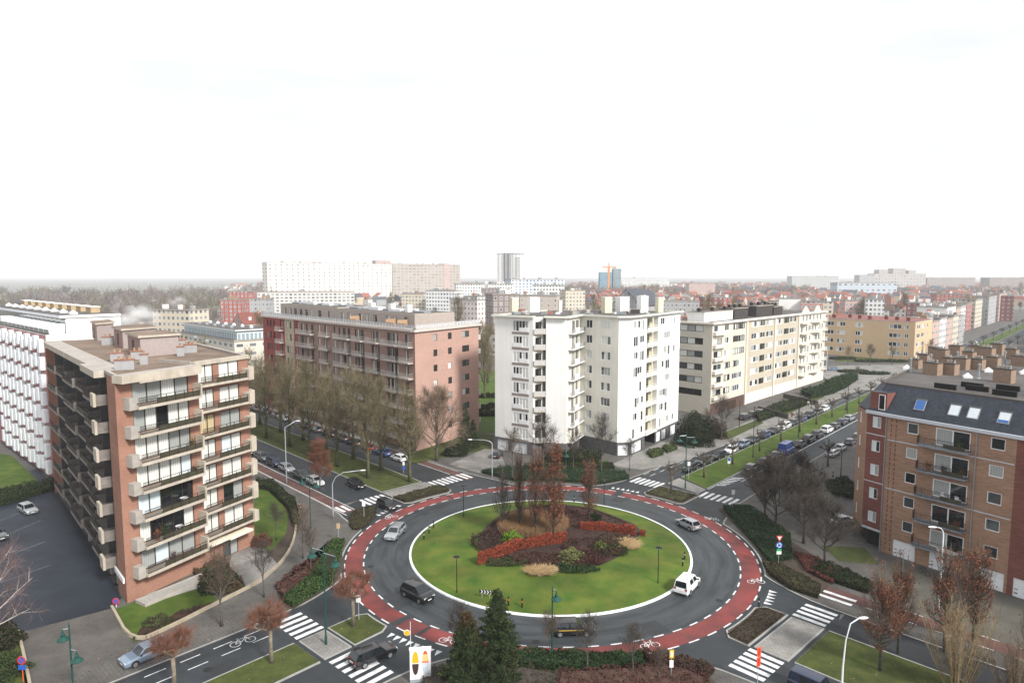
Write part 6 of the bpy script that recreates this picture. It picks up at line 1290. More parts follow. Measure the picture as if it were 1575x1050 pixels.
    for s in (1, -1):
        hb = MB(); y = s * w * .66; hb.box(L / 2 - .20, y - .17, hz * .70, L / 2 + .008 - .03, y + .17, hz * .88, HLG); link('headlight', hb.mesh('headlight'), root)
        tb = MB(); y = s * w * .74; z_ = bz * .72 if kind not in ('small van', 'panel van') else bz * .75; tb.box(-L / 2 - .012, y - .13, z_, -L / 2 + .10, y + .13, z_ + (.2 if not van else .35), TLG); link('tail_light', tb.mesh('tail_light'), root)
        mb_ = MB(); mb_.box(xb0 - .28, s * (w + .02) - .09, bz, xb0 - .16, s * (w + .02) + .09, bz + .14, TRIM); link('mirror', mb_.mesh('mirror'), root)
    for x, z in ((L / 2 + .004, .42), (-L / 2 - .012, .62)): pb = MB(); pb.box(x - .01, -.26, z, x + .01, .26, z + .11, PLT); link('number_plate', pb.mesh('number_plate'), root)
    gb = MB(); gb.box(L / 2 - .05, -w * .42, hz * .55, L / 2 + .002, w * .42, hz * .72, TRIM); link('grille', gb.mesh('grille'), root)
    bb = MB(); bb.box(-L / 2 - .004, -w * .86, .26, -L / 2 + .1, w * .86, .40, TRIM); link('bumper', bb.mesh('bumper'), root)
    return root
PROTO = {}
def car(kind, colour, p, head, label, group=None):
    """head: world heading angle of the nose"""
    if kind not in PROTO: PROTO[kind] = r = car_proto(kind); first = True
    else: first = False
    src = PROTO[kind]; o = src if first else copy_tree(src)
    o.location = (p[0], p[1], p[2] if len(p) > 2 else .02); o.rotation_euler = (0, 0, head); o['label'] = label; o['category'] = 'van' if 'van' in kind and 'mini' not in kind else 'car'
    for k in ('group',):
        if group: o[k] = group
        elif k in o.keys(): del o[k]
    for ch in o.children:
        if ch.name.startswith('body'): ch.material_slots[0].link = 'OBJECT'; ch.material_slots[0].material = PAINTS[colour]
    return o
ha = lambda arm, out=1: ANG[arm] + (0 if out > 0 else math.pi)
ring_head = lambda p: math.atan2(p[1] - CY, p[0] - CX) + math.pi / 2
def gp(px, py): p = G(px, py); p.z = .025; return p
# on the ring
for kind, c, px, py, dh, lab in (('estate', 'silver', 608, 824, -.02, 'silver estate car driving down the left side of the ring'), ('minivan', 'black', 642, 919, .12, 'dark minivan with pale bonnet circling at the lower left of the ring'), ('small van', 'white', 1057, 906, .05, 'white small van on the ring at right with its rear towards the viewer'), ('hatchback', 'silver', 1058, 811, .15, 'silver hatchback driving away on the upper right of the ring'), ('estate', 'black', 880, 973, .0, 'black taxi with a yellow side stripe crossing the bottom of the ring')):
    p = gp(px, py); o = car(kind, c, p, ring_head(p) + dh, lab)
    if 'taxi' in lab:
        for s in (1, -1): tb = MB(); tb.box(-1.5, s * .905 - .006, .72, 1.1, s * .905 + .006, .785, mat('taxi_yellow', (.62, .38, .04), var=0)); link('yellow_stripe', tb.mesh('yellow_stripe'), o)
car('estate', 'black', gp(574, 1014), ANG['SW'] + math.pi - .12, 'black estate-shaped crossover driving off the zebra crossing at the bottom left')
car('estate', 'pale blue', gp(226, 1012), ANG['SW'] + .05, 'silver-blue estate car on the street at the bottom left')
car('hatchback', 'dark grey', gp(595, 781), ANG['NW'] + math.pi, 'dark hatchback crossing the zebra towards the ring at upper left')
car('hatchback', 'black', gp(548, 749), ANG['NW'] + math.pi, 'black hatchback following on the left carriageway of the avenue')
car('small van', 'dark blue', AP('SE', 38.6, -6.7, .025), ANG['SE'], 'dark navy van cut by the bottom edge at right')
# parked rows
OD = ['first', 'second', 'third', 'fourth', 'fifth', 'sixth', 'seventh', 'eighth', 'ninth', 'tenth', 'eleventh', 'twelfth', 'thirteenth', 'fourteenth', 'fifteenth', 'sixteenth', 'seventeenth']
def row(arm, b, d0, step, lst, head, lab, group):
    d = d0; rg = random.Random(int(d0 * 10 + b * 3))
    for i, (kind, c) in enumerate(lst):
        d_ = d + rg.uniform(-.25, .25); car(kind, c, AP(arm, d_, b + rg.uniform(-.12, .12), .025), head + rg.uniform(-.03, .03), f'{c} {kind}, {OD[i]} {lab}', group); d += step + (1.0 if kind == 'panel van' else 0)
row('NE', 3.3, 46.5, 5.9, [('hatchback', 'black'), ('suv', 'dark grey'), ('estate', 'black'), ('hatchback', 'white'), ('hatchback', 'pale blue'), ('estate', 'dark grey'), ('hatchback', 'blue'), ('saloon', 'black'), ('suv', 'white'), ('estate', 'dark grey'), ('hatchback', 'blue'), ('suv', 'black'), ('saloon', 'grey'), ('hatchback', 'white')], ha('NE', -1), 'from the zebra in the row left of the pollard median', 'cars parked left of the pollard median')
row('NE', -5.6, 54.0, 6.0, [('hatchback', 'grey'), ('saloon', 'grey'), ('saloon', 'dark grey'), ('panel van', 'van blue'), ('saloon', 'dark grey'), ('suv', 'black'), ('suv', 'dark grey'), ('suv', 'white'), ('hatchback', 'grey'), ('saloon', 'dark blue'), ('estate', 'silver')], ha('NE', 1), 'from the zebra in the row right of the pollard median', 'cars parked right of the pollard median')
row('NE', -13.4, 75.5, 6.2, [('estate', 'silver'), ('hatchback', 'silver'), ('hatchback', 'dark blue'), ('suv', 'dark grey'), ('saloon', 'black')], ha('NE', 1), 'from the ring on the right pavement of the pollard street', 'cars on the right pavement of the pollard street')
row('NW', 9.9, 47.8, 5.6, [('hatchback', 'white'), ('saloon', 'grey'), ('hatchback', 'silver'), ('suv', 'dark blue'), ('estate', 'grey'), ('hatchback', 'black'), ('saloon', 'silver')], ha('NW', -1), 'from the ring in the row beside the left bicycle lane', 'cars parked beside the left bicycle lane')
row('NW', -9.6, 50.5, 5.8, [('hatchback', 'white'), ('saloon', 'blue'), ('hatchback', 'red'), ('estate', 'dark grey'), ('saloon', 'dark grey'), ('suv', 'black'), ('hatchback', 'grey'), ('saloon', 'black'), ('hatchback', 'blue'), ('estate', 'silver'), ('hatchback', 'dark grey'), ('suv', 'dark blue'), ('saloon', 'grey'), ('hatchback', 'black')], ha('NW', 1), 'from the zebra in the row below the red block', 'cars parked below the red block')
row('NE', 3.3, 330, 7, [('hatchback', 'white'), ('saloon', 'grey'), ('suv', 'dark blue'), ('hatchback', 'silver'), ('estate', 'black'), ('hatchback', 'blue'), ('saloon', 'white'), ('suv', 'grey')], ha('NE', -1), 'along the far median beyond the yellow corner block', 'cars on the far stretch of the north-east street')
row('NE', -5.6, 300, 8, [('saloon', 'grey'), ('hatchback', 'white'), ('suv', 'black'), ('hatchback', 'silver'), ('estate', 'white'), ('hatchback', 'dark blue'), ('saloon', 'silver')], ha('NE', 1), 'on the far right side of the north-east street', 'cars on the far stretch of the north-east street')
car('hatchback', 'silver', gp(43, 788), R(-35), 'pale grey hatchback parked by the hedge of the parking court')
car('saloon', 'grey', gp(-8, 828), R(-30), 'grey car cut by the left edge in the parking court')
car('saloon', 'silver', gp(1296, 806), R(20), 'silver car half hidden by dark branches beside the brick block')
car('hatchback', 'black', gp(765, 703), R(75), 'black hatchback at the left garage doors of the white tower')
car('suv', 'dark grey', gp(1146, 645), R(45), 'dark grey suv on the forecourt of the cream block')
car('hatchback', 'black', gp(1158, 640), R(48), 'black hatchback next to the suv on the cream block forecourt')
car('hatchback', 'grey', gp(1170, 637), R(48), 'grey hatchback nearest the ramp on the cream block forecourt')
car('estate', 'pale blue', gp(1284, 570), R(-10), 'pale blue estate car on the square before the yellow corner block')

# ------------------------------------------------------------------ street furniture
GRNP = mat('green_lamp_paint', (.010, .060, .048), rough=.45, var=.1); BLKP = mat('black_post', (.012, .013, .014), rough=.5, var=0); GALV = mat('galvanised', (.46, .50, .54), rough=.4, var=.08, metal=.4); MILK = mat('lamp_glass', (.55, .58, .55), rough=.3, var=0)
def lamp_island(px, py, lab, H=4.6):
    p = G(px, py); 
    if (p.xy - Vector((CX, CY))).length < 18.6: p = G(px, py, .5); p.z = island_z(p.x, p.y) - .02
    else: p.z = .11
    o = thing('park_lamp', lab, 'street lamp', p, 0, 'black post-top lamps'); mb = MB(); mb.tube([(0, 0, 0), (0, 0, .6), (0, 0, H - .25)], [.08, .055, .045], 8, BLKP); link('post', mb.mesh('post'), o)
    mb = MB(); mb.lathe([(.05, 0), (.16, .05), (.17, .22)], 10, MILK, (0, 0, H - .3)); link('lantern', mb.mesh('lantern'), o); mb = MB(); mb.lathe([(.40, 0), (.42, .04), (.2, .13), (.02, .16)], 14, BLKP, (0, 0, H - .08)); link('cap', mb.mesh('cap'), o)
for px, py, lab, H in ((702.7, 907, 'black post-top lamp at the lower left of the island lawn', 4.4), (713, 793, 'black post-top lamp at the upper left of the island', 4.9), (929, 778, 'black post-top lamp at the upper right of the island', 4.3), (1012, 894, 'black post-top lamp at the lower right of the island lawn', 4.5)): lamp_island(px, py, lab, H)
def green_lamp(p, H, heads, lab, name='lantern_post', banner=False):
    """heads: list of (angle, arm length, drop below the top); lanterns hang from arms"""
    o = thing(name, lab, 'street lamp', p); mb = MB(); mb.tube([(0, 0, 0), (0, 0, .9), (0, 0, 1.0), (0, 0, H)], [.14, .13, .085, .055], 10, GRNP); mb.lathe([(.09, 0), (.05, .15), (.02, .35)], 8, GRNP, (0, 0, H)); link('post', mb.mesh('post'), o)
    for an, ln, dz in heads:
        d = Vector((math.cos(an), math.sin(an), 0)); e = d * ln + Vector((0, 0, H - dz)); ab = MB(); ab.tube([(0, 0, H - dz - ln * .5), d * ln * .5 + Vector((0, 0, H - dz - ln * .08)), e], .03, 6, GRNP); ab.tube([(0, 0, H - dz), e], .025, 6, GALV); ar = link('arm', ab.mesh('arm'), o)
        lb = MB(); q = e - Vector((0, 0, .95)); lb.lathe([(.50, 0), (.52, .05), (.30, .24), (.16, .34), (.17, .52), (.10, .60), (.03, .95)], 12, GRNP, q); ln_ = link('lantern', lb.mesh('lantern'), o); gb = MB(); gb.lathe([(.10, -.14), (.28, -.10), (.40, -.001)], 10, MILK, q); link('lamp_glass', gb.mesh('lamp_glass'), ln_)
    return o
gl = green_lamp(G(501.5, 990, .13), 10.0, [(R(150), 1.6, .3), (R(-30), 1.6, .5)], 'tall green lantern post with two lanterns and red banner at the left zebra')
green_lamp(G(478, 812, .12), 7.9, [(R(160), 1.3, .4), (R(-30), 1.4, .5)], 'green lantern post with crossarm on the pavement left of the avenue')
green_lamp(G(1054, 751, .13), 9.8, [(R(190), 1.3, .4), (R(0), 1.4, .7)], 'green double lantern post at the tip of the pollard median')
green_lamp(Vector((-38.5, 55.5, .12)), 6.6, [(R(200), .5, .2), (R(-20), .7, 2.1)], 'green lantern post with staggered lanterns at the bottom left by the driveway')
green_lamp(G(849, 1012, .12), 7.0, [(R(-35), .45, .0)], 'green lantern post standing before the bottom of the ring')
green_lamp(G(1082, 684, .12), 4.4, [(R(-60), .4, .0)], 'short green lantern post by the yew bush')
green_lamp(G(1198, 778, .12), 7.0, [(R(160), 1.3, .4)], 'green lantern post among the dark trees at right')
green_lamp(G(870, 738, .12), 5.4, [(R(-80), .35, .0)], 'slim green lantern post in front of the white tower')
def thin_pole(p, H, lab): o = thing('lamp_post', lab, 'street lamp', p, 0, 'dark posts of the north-east street'); mb = MB(); mb.tube([(0, 0, 0), (0, 0, 1), (0, 0, H)], [.12, .085, .05], 8, BLKP); link('post', mb.mesh('post'), o); mb = MB(); mb.lathe([(.05, 0), (.22, .1), (.05, .3)], 8, BLKP, (0, 0, H)); link('lantern', mb.mesh('lantern'), o)
for px, py, H, lab in ((1158, 703, 10.2, 'tall dark post on the median beside the white hatchback row'), (1228, 672, 10.8, 'tall dark post on the median behind the blue van'), (1303, 637, 11, 'tall dark post at the far end of the median near the brick block'), (1293, 733, 4.3, 'short dark post on the right pavement by the hedges'), (1208, 765, 5.4, 'short dark post behind the dark trees'), (1137, 655, 6, 'dark post on the pavement of the cream block'), (1228, 640, 5, 'dark post by the ramp of the cream block')): thin_pole(G(px, py, .13), H, lab)
def arm_light(p, H, an, ln, lab, straight=False, m=GALV, rise=.9):
    o = thing('street_light', lab, 'street light', p); d = Vector((math.cos(an), math.sin(an), 0)); mb = MB(); h0 = H - rise
    pts = [(0, 0, 0), (0, 0, 1.2), (0, 0, h0)] + ([d * .05 + Vector((0, 0, h0 + .05)), d * ln + Vector((0, 0, H))] if straight else [d * ln * .12 + Vector((0, 0, H - rise * .45)), d * ln * .4 + Vector((0, 0, H - rise * .1)), d * ln + Vector((0, 0, H))])
    mb.tube(pts, [.12, .10, .075] + [.05] * (len(pts) - 3), 9, m); link('post', mb.mesh('post', True), o)
    hb = MB(); e = d * ln + Vector((0, 0, H)); s = Vector((-d.y, d.x, 0)); st = [(0, .06, .05), (.15, .14, .09), (.55, .16, .10), (.8, .07, .05)]
    rings = [[e + d * a + s * (w_ * math.cos(k * 1.0472)) + Vector((0, 0, h_ * math.sin(k * 1.0472))) for k in range(6)] for a, w_, h_ in st]
    for i in range(3):
        for k in range(6): hb.quad(rings[i][k], rings[i][(k + 1) % 6], rings[i + 1][(k + 1) % 6], rings[i + 1][k], WHITE)
    hb.ngon(rings[0][::-1], WHITE); hb.ngon(rings[3], WHITE); link('lamp_head', hb.mesh('lamp_head'), o)
arm_light(G(441, 743, .12), 11.3, R(5), 1.9, 'tall grey street light with angled arm beside the left bicycle lane', True, rise=1.2)
arm_light(G(512.5, 797, .12), 7.3, R(10), 4.2, 'bowed grey street light leaning over the avenue at left', rise=1.9)
arm_light(G(757, 736, .12), 7.3, R(180), 3.6, 'bowed white street light by the garage drive of the white tower', rise=.7)
WPOST = mat('white_post', (.66, .70, .72), rough=.4, var=.05)
o_ = arm_light(G(1443, 946, .12), 9.9, R(172), .75, 'white hooked street light in front of the brick block garages', m=WPOST, rise=.8)
arm_light(Vector((27.0, 51.8, .13)), 9.2, R(8), 1.2, 'white curved street light rising from the bottom edge on the south-east grass', m=WPOST, rise=4.0)
arm_light(G(1271, 572, .13), 9, R(170), 2.5, 'slim white street light on the square by the yellow corner block', m=WPOST)
# signs
BLUE = mat('sign_blue', (.02, .10, .42), rough=.4, var=0); SRED = mat('sign_red', (.52, .025, .02), rough=.4, var=0); SWH = mat('sign_white', (.78, .78, .78), rough=.4, var=0); SYEL = mat('sign_yellow', (.72, .42, .02), rough=.4, var=0); SORG = mat('sign_orange', (.70, .10, .03), rough=.4, var=0); SGRN = mat('sign_green', (.04, .35, .12), rough=.4, var=0)
def post_thing(name, lab, cat, p, H, r=.035, m=GALV, rz=0): o = thing(name, lab, cat, p, rz); mb = MB(); mb.tube([(0, 0, 0), (0, 0, H)], r, 7, m); link('post', mb.mesh('post'), o); return o
def disc(r, m, y, z, n=20, x=0, t=.02): mb = MB(); pl = [(x + r * math.cos(2 * math.pi * k / n), z + r * math.sin(2 * math.pi * k / n)) for k in range(n)]; mb.ngon([(a, y, b) for a, b in pl], m); mb.ngon([(a, y + t, b) for a, b in pl][::-1], GALV); [mb.quad((*(pl[k][0], y), pl[k][1]), (pl[k][0], y + t, pl[k][1]), (pl[(k + 1) % n][0], y + t, pl[(k + 1) % n][1]), (pl[(k + 1) % n][0], y, pl[(k + 1) % n][1]), GALV) for k in range(n)]; return mb
def board(x0, x1, z0, z1, m, y, t=.03): mb = MB(); mb.box(x0, y, z0, x1, y + t, z1, m); return mb
o = post_thing('road_sign', 'give-way triangle over a blue roundabout disc on a post at right', 'road sign', G(1197, 871, .12), 4.1)
mb = MB(); mb.tri((-.45, -.06, 4.1), (0, -.06, 3.3), (.45, -.06, 4.1), SRED); mb.tri((-.27, -.064, 3.99), (0, -.064, 3.52), (.27, -.064, 3.99), SWH); mb.tri((.45, -.04, 4.1), (0, -.04, 3.3), (-.45, -.04, 4.1), GALV); link('give_way_sign', mb.mesh('give_way_sign'), o)
d_ = link('roundabout_sign', disc(.42, BLUE, -.06, 2.85).mesh('roundabout_sign'), o)
for k in range(3):
    mb = MB(); a0 = k * 2.0944
    for j in range(5): a, b = a0 + j * .27, a0 + (j + 1) * .27; mb.quad((.2 * math.cos(a), -.066, 2.85 + .2 * math.sin(a)), (.2 * math.cos(b), -.066, 2.85 + .2 * math.sin(b)), (.29 * math.cos(b), -.066, 2.85 + .29 * math.sin(b)), (.29 * math.cos(a), -.066, 2.85 + .29 * math.sin(a)), SWH)
    a = a0 + 1.35; mb.tri((.12 * math.cos(a), -.066, 2.85 + .12 * math.sin(a)), (.25 * math.cos(a + .4), -.066, 2.85 + .25 * math.sin(a + .4)), (.37 * math.cos(a), -.066, 2.85 + .37 * math.sin(a)), SWH); link('arrow', mb.mesh('arrow'), d_)
link('green_plate', board(-.3, .3, 2.08, 2.36, SGRN, -.06).mesh('green_plate'), o); link('white_plate', board(-.3, .3, 1.66, 2.06, SWH, -.06).mesh('white_plate'), o)
o = post_thing('banner_sign', 'orange-red two-panel sign on a thin post by the south-east zebra', 'sign', G(1165, 1052, .13), 3.6, rz=.35)
for z0 in (1.75, 2.7): q = link('panel', board(-.22, .22, z0, z0 + .88, SORG, -.06).mesh('panel'), o); link('stripe', board(-.08, .08, z0 + .12, z0 + .76, SRED, -.075, .012).mesh('stripe'), q)
o = post_thing('direction_sign', 'yellow and white upright sign on a post at the bottom of the ring', 'sign', G(1032, 1046, .12), 3.0)
q = link('panel', board(-.2, .2, 2.2, 3.0, SYEL, -.06).mesh('panel'), o); link('white_field', board(-.11, .11, 2.35, 2.85, SWH, -.075, .012).mesh('white_field'), q); link('lower_plate', board(-.18, .18, 1.3, 2.0, SWH, -.06).mesh('lower_plate'), o)
o = thing('billboard', 'white double panel showing two long oval shapes at the bottom left of the ring', 'billboard', G(647, 1047, .12), .12)
mb = MB(); mb.box(-.95, -.12, .3, .95, .12, 3.1, SWH); mb.box(-1.0, -.15, 3.1, 1.0, .15, 3.25, WHITE); link('panel', mb.mesh('panel'), o); mb = MB(); mb.box(-.95, -.14, 0, .95, .14, .3, GALV); link('base', mb.mesh('base'), o)
def oval(cx, secs, nm):
    def half(z): u = (z - 1.85) / 1.15; return .30 * math.sqrt(max(0, 1 - u * u))
    rim = MB(); rim.ngon([(cx + 1.15 * (.30 * math.cos(2 * math.pi * k / 28)), -.126, 1.85 + 1.06 * 1.15 * math.sin(2 * math.pi * k / 28)) for k in range(28)], WHITE); ro = link(nm, rim.mesh(nm), o)
    for z0, z1, m in secs:
        n = 8; L_ = [(cx - half(z0 + (z1 - z0) * k / n), -.131, z0 + (z1 - z0) * k / n) for k in range(n + 1)]; R_ = [(cx + half(z0 + (z1 - z0) * k / n), -.131, z0 + (z1 - z0) * k / n) for k in range(n + 1)]; fm = MB(); fm.ngon(R_[::-1][::-1] + L_[::-1], m); link('field', fm.mesh('field'), ro)
oval(-.45, [(.70, 1.78, mat('oval_brown', (.05, .03, .025), var=0)), (1.78, 1.86, SWH), (1.86, 3.0, SYEL)], 'oval'); oval(.45, [(.70, 1.85, mat('oval_pale', (.55, .62, .70), var=.2, scale=3)), (1.85, 1.98, SORG), (1.98, 2.65, mat('oval_cream', (.70, .52, .22), var=0)), (2.65, 3.0, SORG)], 'oval')
o = post_thing('disc_sign', 'yellow disc on a thin white pole beside the white panel', 'sign', G(632, 1020, .12), 4.2, .03, WPOST); link('disc', disc(.27, SYEL, -.05, 3.1, x=-.32).mesh('disc'), o); link('disc_rim', disc(.31, SWH, -.046, 3.13, x=-.32).mesh('disc_rim'), o)
def no_parking(px, py, H, lab, plate=True, base=SWH):
    o = post_thing('no_parking_sign', lab, 'road sign', G(px, py, .12), H, .04, base); s = link('disc', disc(.40, SRED, -.06, H - .2).mesh('disc'), o); link('blue_field', disc(.29, BLUE, -.066, H - .2, t=.003).mesh('blue_field'), s); mb = MB(); mb.quad((-.24, -.07, H - .0), (-.18, -.07, H + .04), (.24, -.07, H - .4), (.18, -.07, H - .44), SRED); link('slash', mb.mesh('slash'), s)
    if plate: link('plate', board(-.34, .34, H - 1.1, H - .66, BLUE, -.06).mesh('plate'), o)
no_parking(179, 933, .9, 'small no-parking disc by the corner of the orange brick block', False)
no_parking(36, 1048, 2.3, 'no-parking disc with blue plate on a post at the left edge', True, SORG)
no_parking(83, 762, 1.6, 'small round sign on the hedge of the parking court', False) if False else None
o = post_thing('parking_sign', 'blue and white upright sign on the pollard median', 'road sign', G(1121, 718, .13), 2.0); link('plate', board(-.28, .28, .7, 1.9, SWH, -.06).mesh('plate'), o); link('blue_field', board(-.24, .24, 1.25, 1.85, BLUE, -.075, .012).mesh('blue_field'), o)
for px, py, H, lab in ((1059, 736, 3.2, 'grey-backed sign at the tip of the pollard median'), (1127, 779, 2.8, 'white sign on a post at the corner of the right hedge'), (560, 798, 2.8, 'small traffic sign in the round planting by the left zebra'), (521, 832, 2.6, 'pale sign on a post in the green hedge at left'), (552, 952, 2.7, 'thin sign post at the tip of the small grass island')): o = post_thing('sign_post', lab, 'road sign', G(px, py, .13), H, .04); link('plate', board(-.25, .25, H - .75, H, SWH if px != 521 else mat('tan_plate', (.45, .33, .2), var=0), -.06).mesh('plate'), o)
o = post_thing('keep_sign', 'small blue sign on the avenue median near the zebra', 'road sign', G(621, 727, .13), 2.2); link('disc', disc(.3, BLUE, -.06, .9).mesh('disc'), o); link('plate', board(-.2, .2, 1.5, 2.2, SWH, -.06).mesh('plate'), o)
p = G(747, 918, .4); p.z = island_z(p.x, p.y) - .02; o = thing('chevron_sign', 'black and white chevron board on the near left of the island lawn', 'road sign', p, -.25)
mb = MB(); mb.tube([(-.45, .06, 0), (-.45, .06, .9)], .03, 6, GALV); link('post', mb.mesh('post'), o); mb = MB(); mb.tube([(.45, .06, 0), (.45, .06, .9)], .03, 6, GALV); link('post', mb.mesh('post'), o); bo = link('board', board(-.75, .75, .55, 1.0, BLKP, 0).mesh('board'), o)
for k in range(4): x = -.6 + k * .36; mb = MB(); mb.quad((x, -.006, .57), (x + .12, -.006, .57), (x + .28, -.006, .775), (x + .16, -.006, .775), SWH); mb.quad((x + .16, -.006, .776), (x + .28, -.006, .776), (x + .12, -.006, .98), (x, -.006, .98), SWH); link('chevron', mb.mesh('chevron'), bo)
for i, (px, py, lab) in enumerate(((652, 829, 'black bollard at the left rim of the island, lowest of three'), (660, 820, 'black bollard at the left rim of the island, middle of three'), (667, 812, 'black bollard at the left rim of the island, top of three'), (782, 931, 'black bollard with orange band at the near rim of the island, left'), (803, 934, 'black bollard with orange band at the near rim of the island, right'), (1050, 870, 'black bollard at the right rim of the island, nearer'), (1053, 860, 'black bollard at the right rim of the island, farther'), (883, 771, 'black bollard at the far rim of the island'), (1264, 729, 'dark bollard on the right pavement, left of two'), (1281, 733, 'dark bollard on the right pavement, right of two'), (1167, 932, 'black bollard at the tip of the south-east splitter'), (1384, 556, 'dark bollard on the square by the yellow block'))):
    p = G(px, py, .2); r = (p.xy - Vector((CX, CY))).length; p.z = island_z(p.x, p.y) - .02 if r < 18.6 else .12
    o = thing('bollard', lab, 'bollard', p, 0, 'bollards'); mb = MB(); mb.lathe([(.10, 0), (.09, .9), (.11, .92), (.10, 1.05), (.03, 1.12)], 9, BLKP); link('post', mb.mesh('post'), o); mb = MB(); mb.lathe([(.096, .62), (.095, .78)], 9, SORG if 'orange' in lab else GALV); link('band', mb.mesh('band'), o)
for i, (px, py, lab) in enumerate(((545, 752, 'bicycle leaning at the corner of the left bicycle lane'), (1246, 727, 'bicycle standing on the right pavement between pollards'), (1421, 883, 'bicycle leaning by the garage doors of the brick block'))):
    o = thing('bicycle', lab, 'bicycle', G(px, py, .12), R(20 + 40 * i)); fb_ = MB()
    for a, b in (((-.5, .34), (0, .34)), ((0, .34), (.38, .82)), ((-.5, .34), (-.18, .82)), ((-.18, .82), (.38, .82)), ((-.18, .82), (0, .34)), ((.52, .34), (.36, 1.0))): fb_.tube([(a[0], 0, a[1]), (b[0], 0, b[1])], .022, 5, PAINTS['dark grey'])
    link('frame', fb_.mesh('frame'), o)
    for x in (-.5, .52):
        wb_ = MB(); pts = [(x + .33 * math.cos(k * math.pi / 8), 0, .34 + .33 * math.sin(k * math.pi / 8)) for k in range(17)]; wb_.tube(pts, .022, 5, TYRE, False); link('wheel', wb_.mesh('wheel'), o)
    hb_ = MB(); hb_.tube([(.36, -.25, 1.0), (.36, .25, 1.0)], .018, 5, TRIM); link('handlebar', hb_.mesh('handlebar'), o); sb_ = MB(); sb_.box(-.32, -.07, .86, -.06, .07, .92, TRIM); link('saddle', sb_.mesh('saddle'), o)
# low garden wall and ramps
LW = mat('tan_wall', (.34, .29, .22), var=.15, scale=1.5)
def low_wall(pts, h, t, lab, m=LW, name='garden_wall'):
    P = smooth([G(*p) for p in pts], 2); c = Vector(P[0]); mb = MB()
    for i in range(len(P) - 1):
        a, b = P[i] - c, P[i + 1] - c; d = (b - a).xy.normalized(); n_ = Vector((-d.y, d.x)) * t / 2; mb.prism([(a.x + n_.x, a.y + n_.y), (a.x - n_.x, a.y - n_.y), (b.x - n_.x, b.y - n_.y), (b.x + n_.x, b.y + n_.y)], .1, h + .12, m)
    thing(name, lab, 'wall', c, 0, None, mb.mesh(name))
low_wall([(172, 936), (203, 993), (260, 968), (330, 932), (384, 905), (402, 894)], .35, .25, 'low tan wall edging the corner lawn below the orange brick block')
low_wall([(403, 893), (440, 862), (457, 820), (452, 780), (430, 755), (405, 742)], .35, .25, 'low tan wall curving round the garden lawn beside the avenue')
low_wall([(28, 974), (36, 1005), (46, 1055)], .3, .25, 'short stone edging at the left side of the driveway')
DKW = mat('dark_ramp_wall', (.07, .066, .06), var=.2)
low_wall([(1166, 632), (1212, 645)], 1.3, .3, 'dark ramp wall in front of the cream block, nearer one', DKW, 'ramp_wall'); low_wall([(1205, 612), (1258, 624)], 1.3, .3, 'dark ramp wall in front of the cream block, farther one', DKW, 'ramp_wall')
o = thing('gravel_planter', 'long stone-edged gravel trough at the foot of the orange brick wall', 'planter', G(268, 908, .14), R(58)); mb = MB()
for x0, y0, x1, y1 in ((-4, -1, 4, -.8), (-4, .8, 4, 1), (-4, -.8, -3.8, .8), (3.8, -.8, 4, .8)): mb.box(x0, y0, 0, x1, y1, .35, CONG)
link('rim', mb.mesh('rim'), o); mb = MB(); mb.box(-3.8, -.8, 0, 3.8, .8, .25, MATS['gravel']); link('gravel', mb.mesh('gravel'), o)
# ------------------------------------------------------------------ people (continuous skinned bodies)
SKIN = mat('skin', (.42, .24, .17), var=0, rough=.6)
def skinned(name, joints, edges, m):
    me = bpy.data.meshes.new(name); me.from_pydata([j[0] for j in joints], edges, []); ob = bpy.data.objects.new(name, me); col.objects.link(ob); ob.modifiers.new('skin', 'SKIN'); sv = me.skin_vertices[0].data if me.skin_vertices else None
    if sv is None:
        bpy.context.view_layer.objects.active = ob; bmx = __import__('bmesh').new(); bmx.from_mesh(me); bmx.verts.layers.skin.verify(); bmx.to_mesh(me); bmx.free(); sv = me.skin_vertices[0].data
    for i, j in enumerate(joints): sv[i].radius = (j[1], j[1]); sv[i].use_root = (i == 0)
    s = ob.modifiers.new('sub', 'SUBSURF'); s.levels = 1; s.render_levels = 1
    dg = bpy.context.evaluated_depsgraph_get(); out = bpy.data.meshes.new_from_object(ob.evaluated_get(dg)); bpy.data.objects.remove(ob); out.materials.clear(); out.materials.append(m); out.polygons.foreach_set('use_smooth', [True] * len(out.polygons)); return out
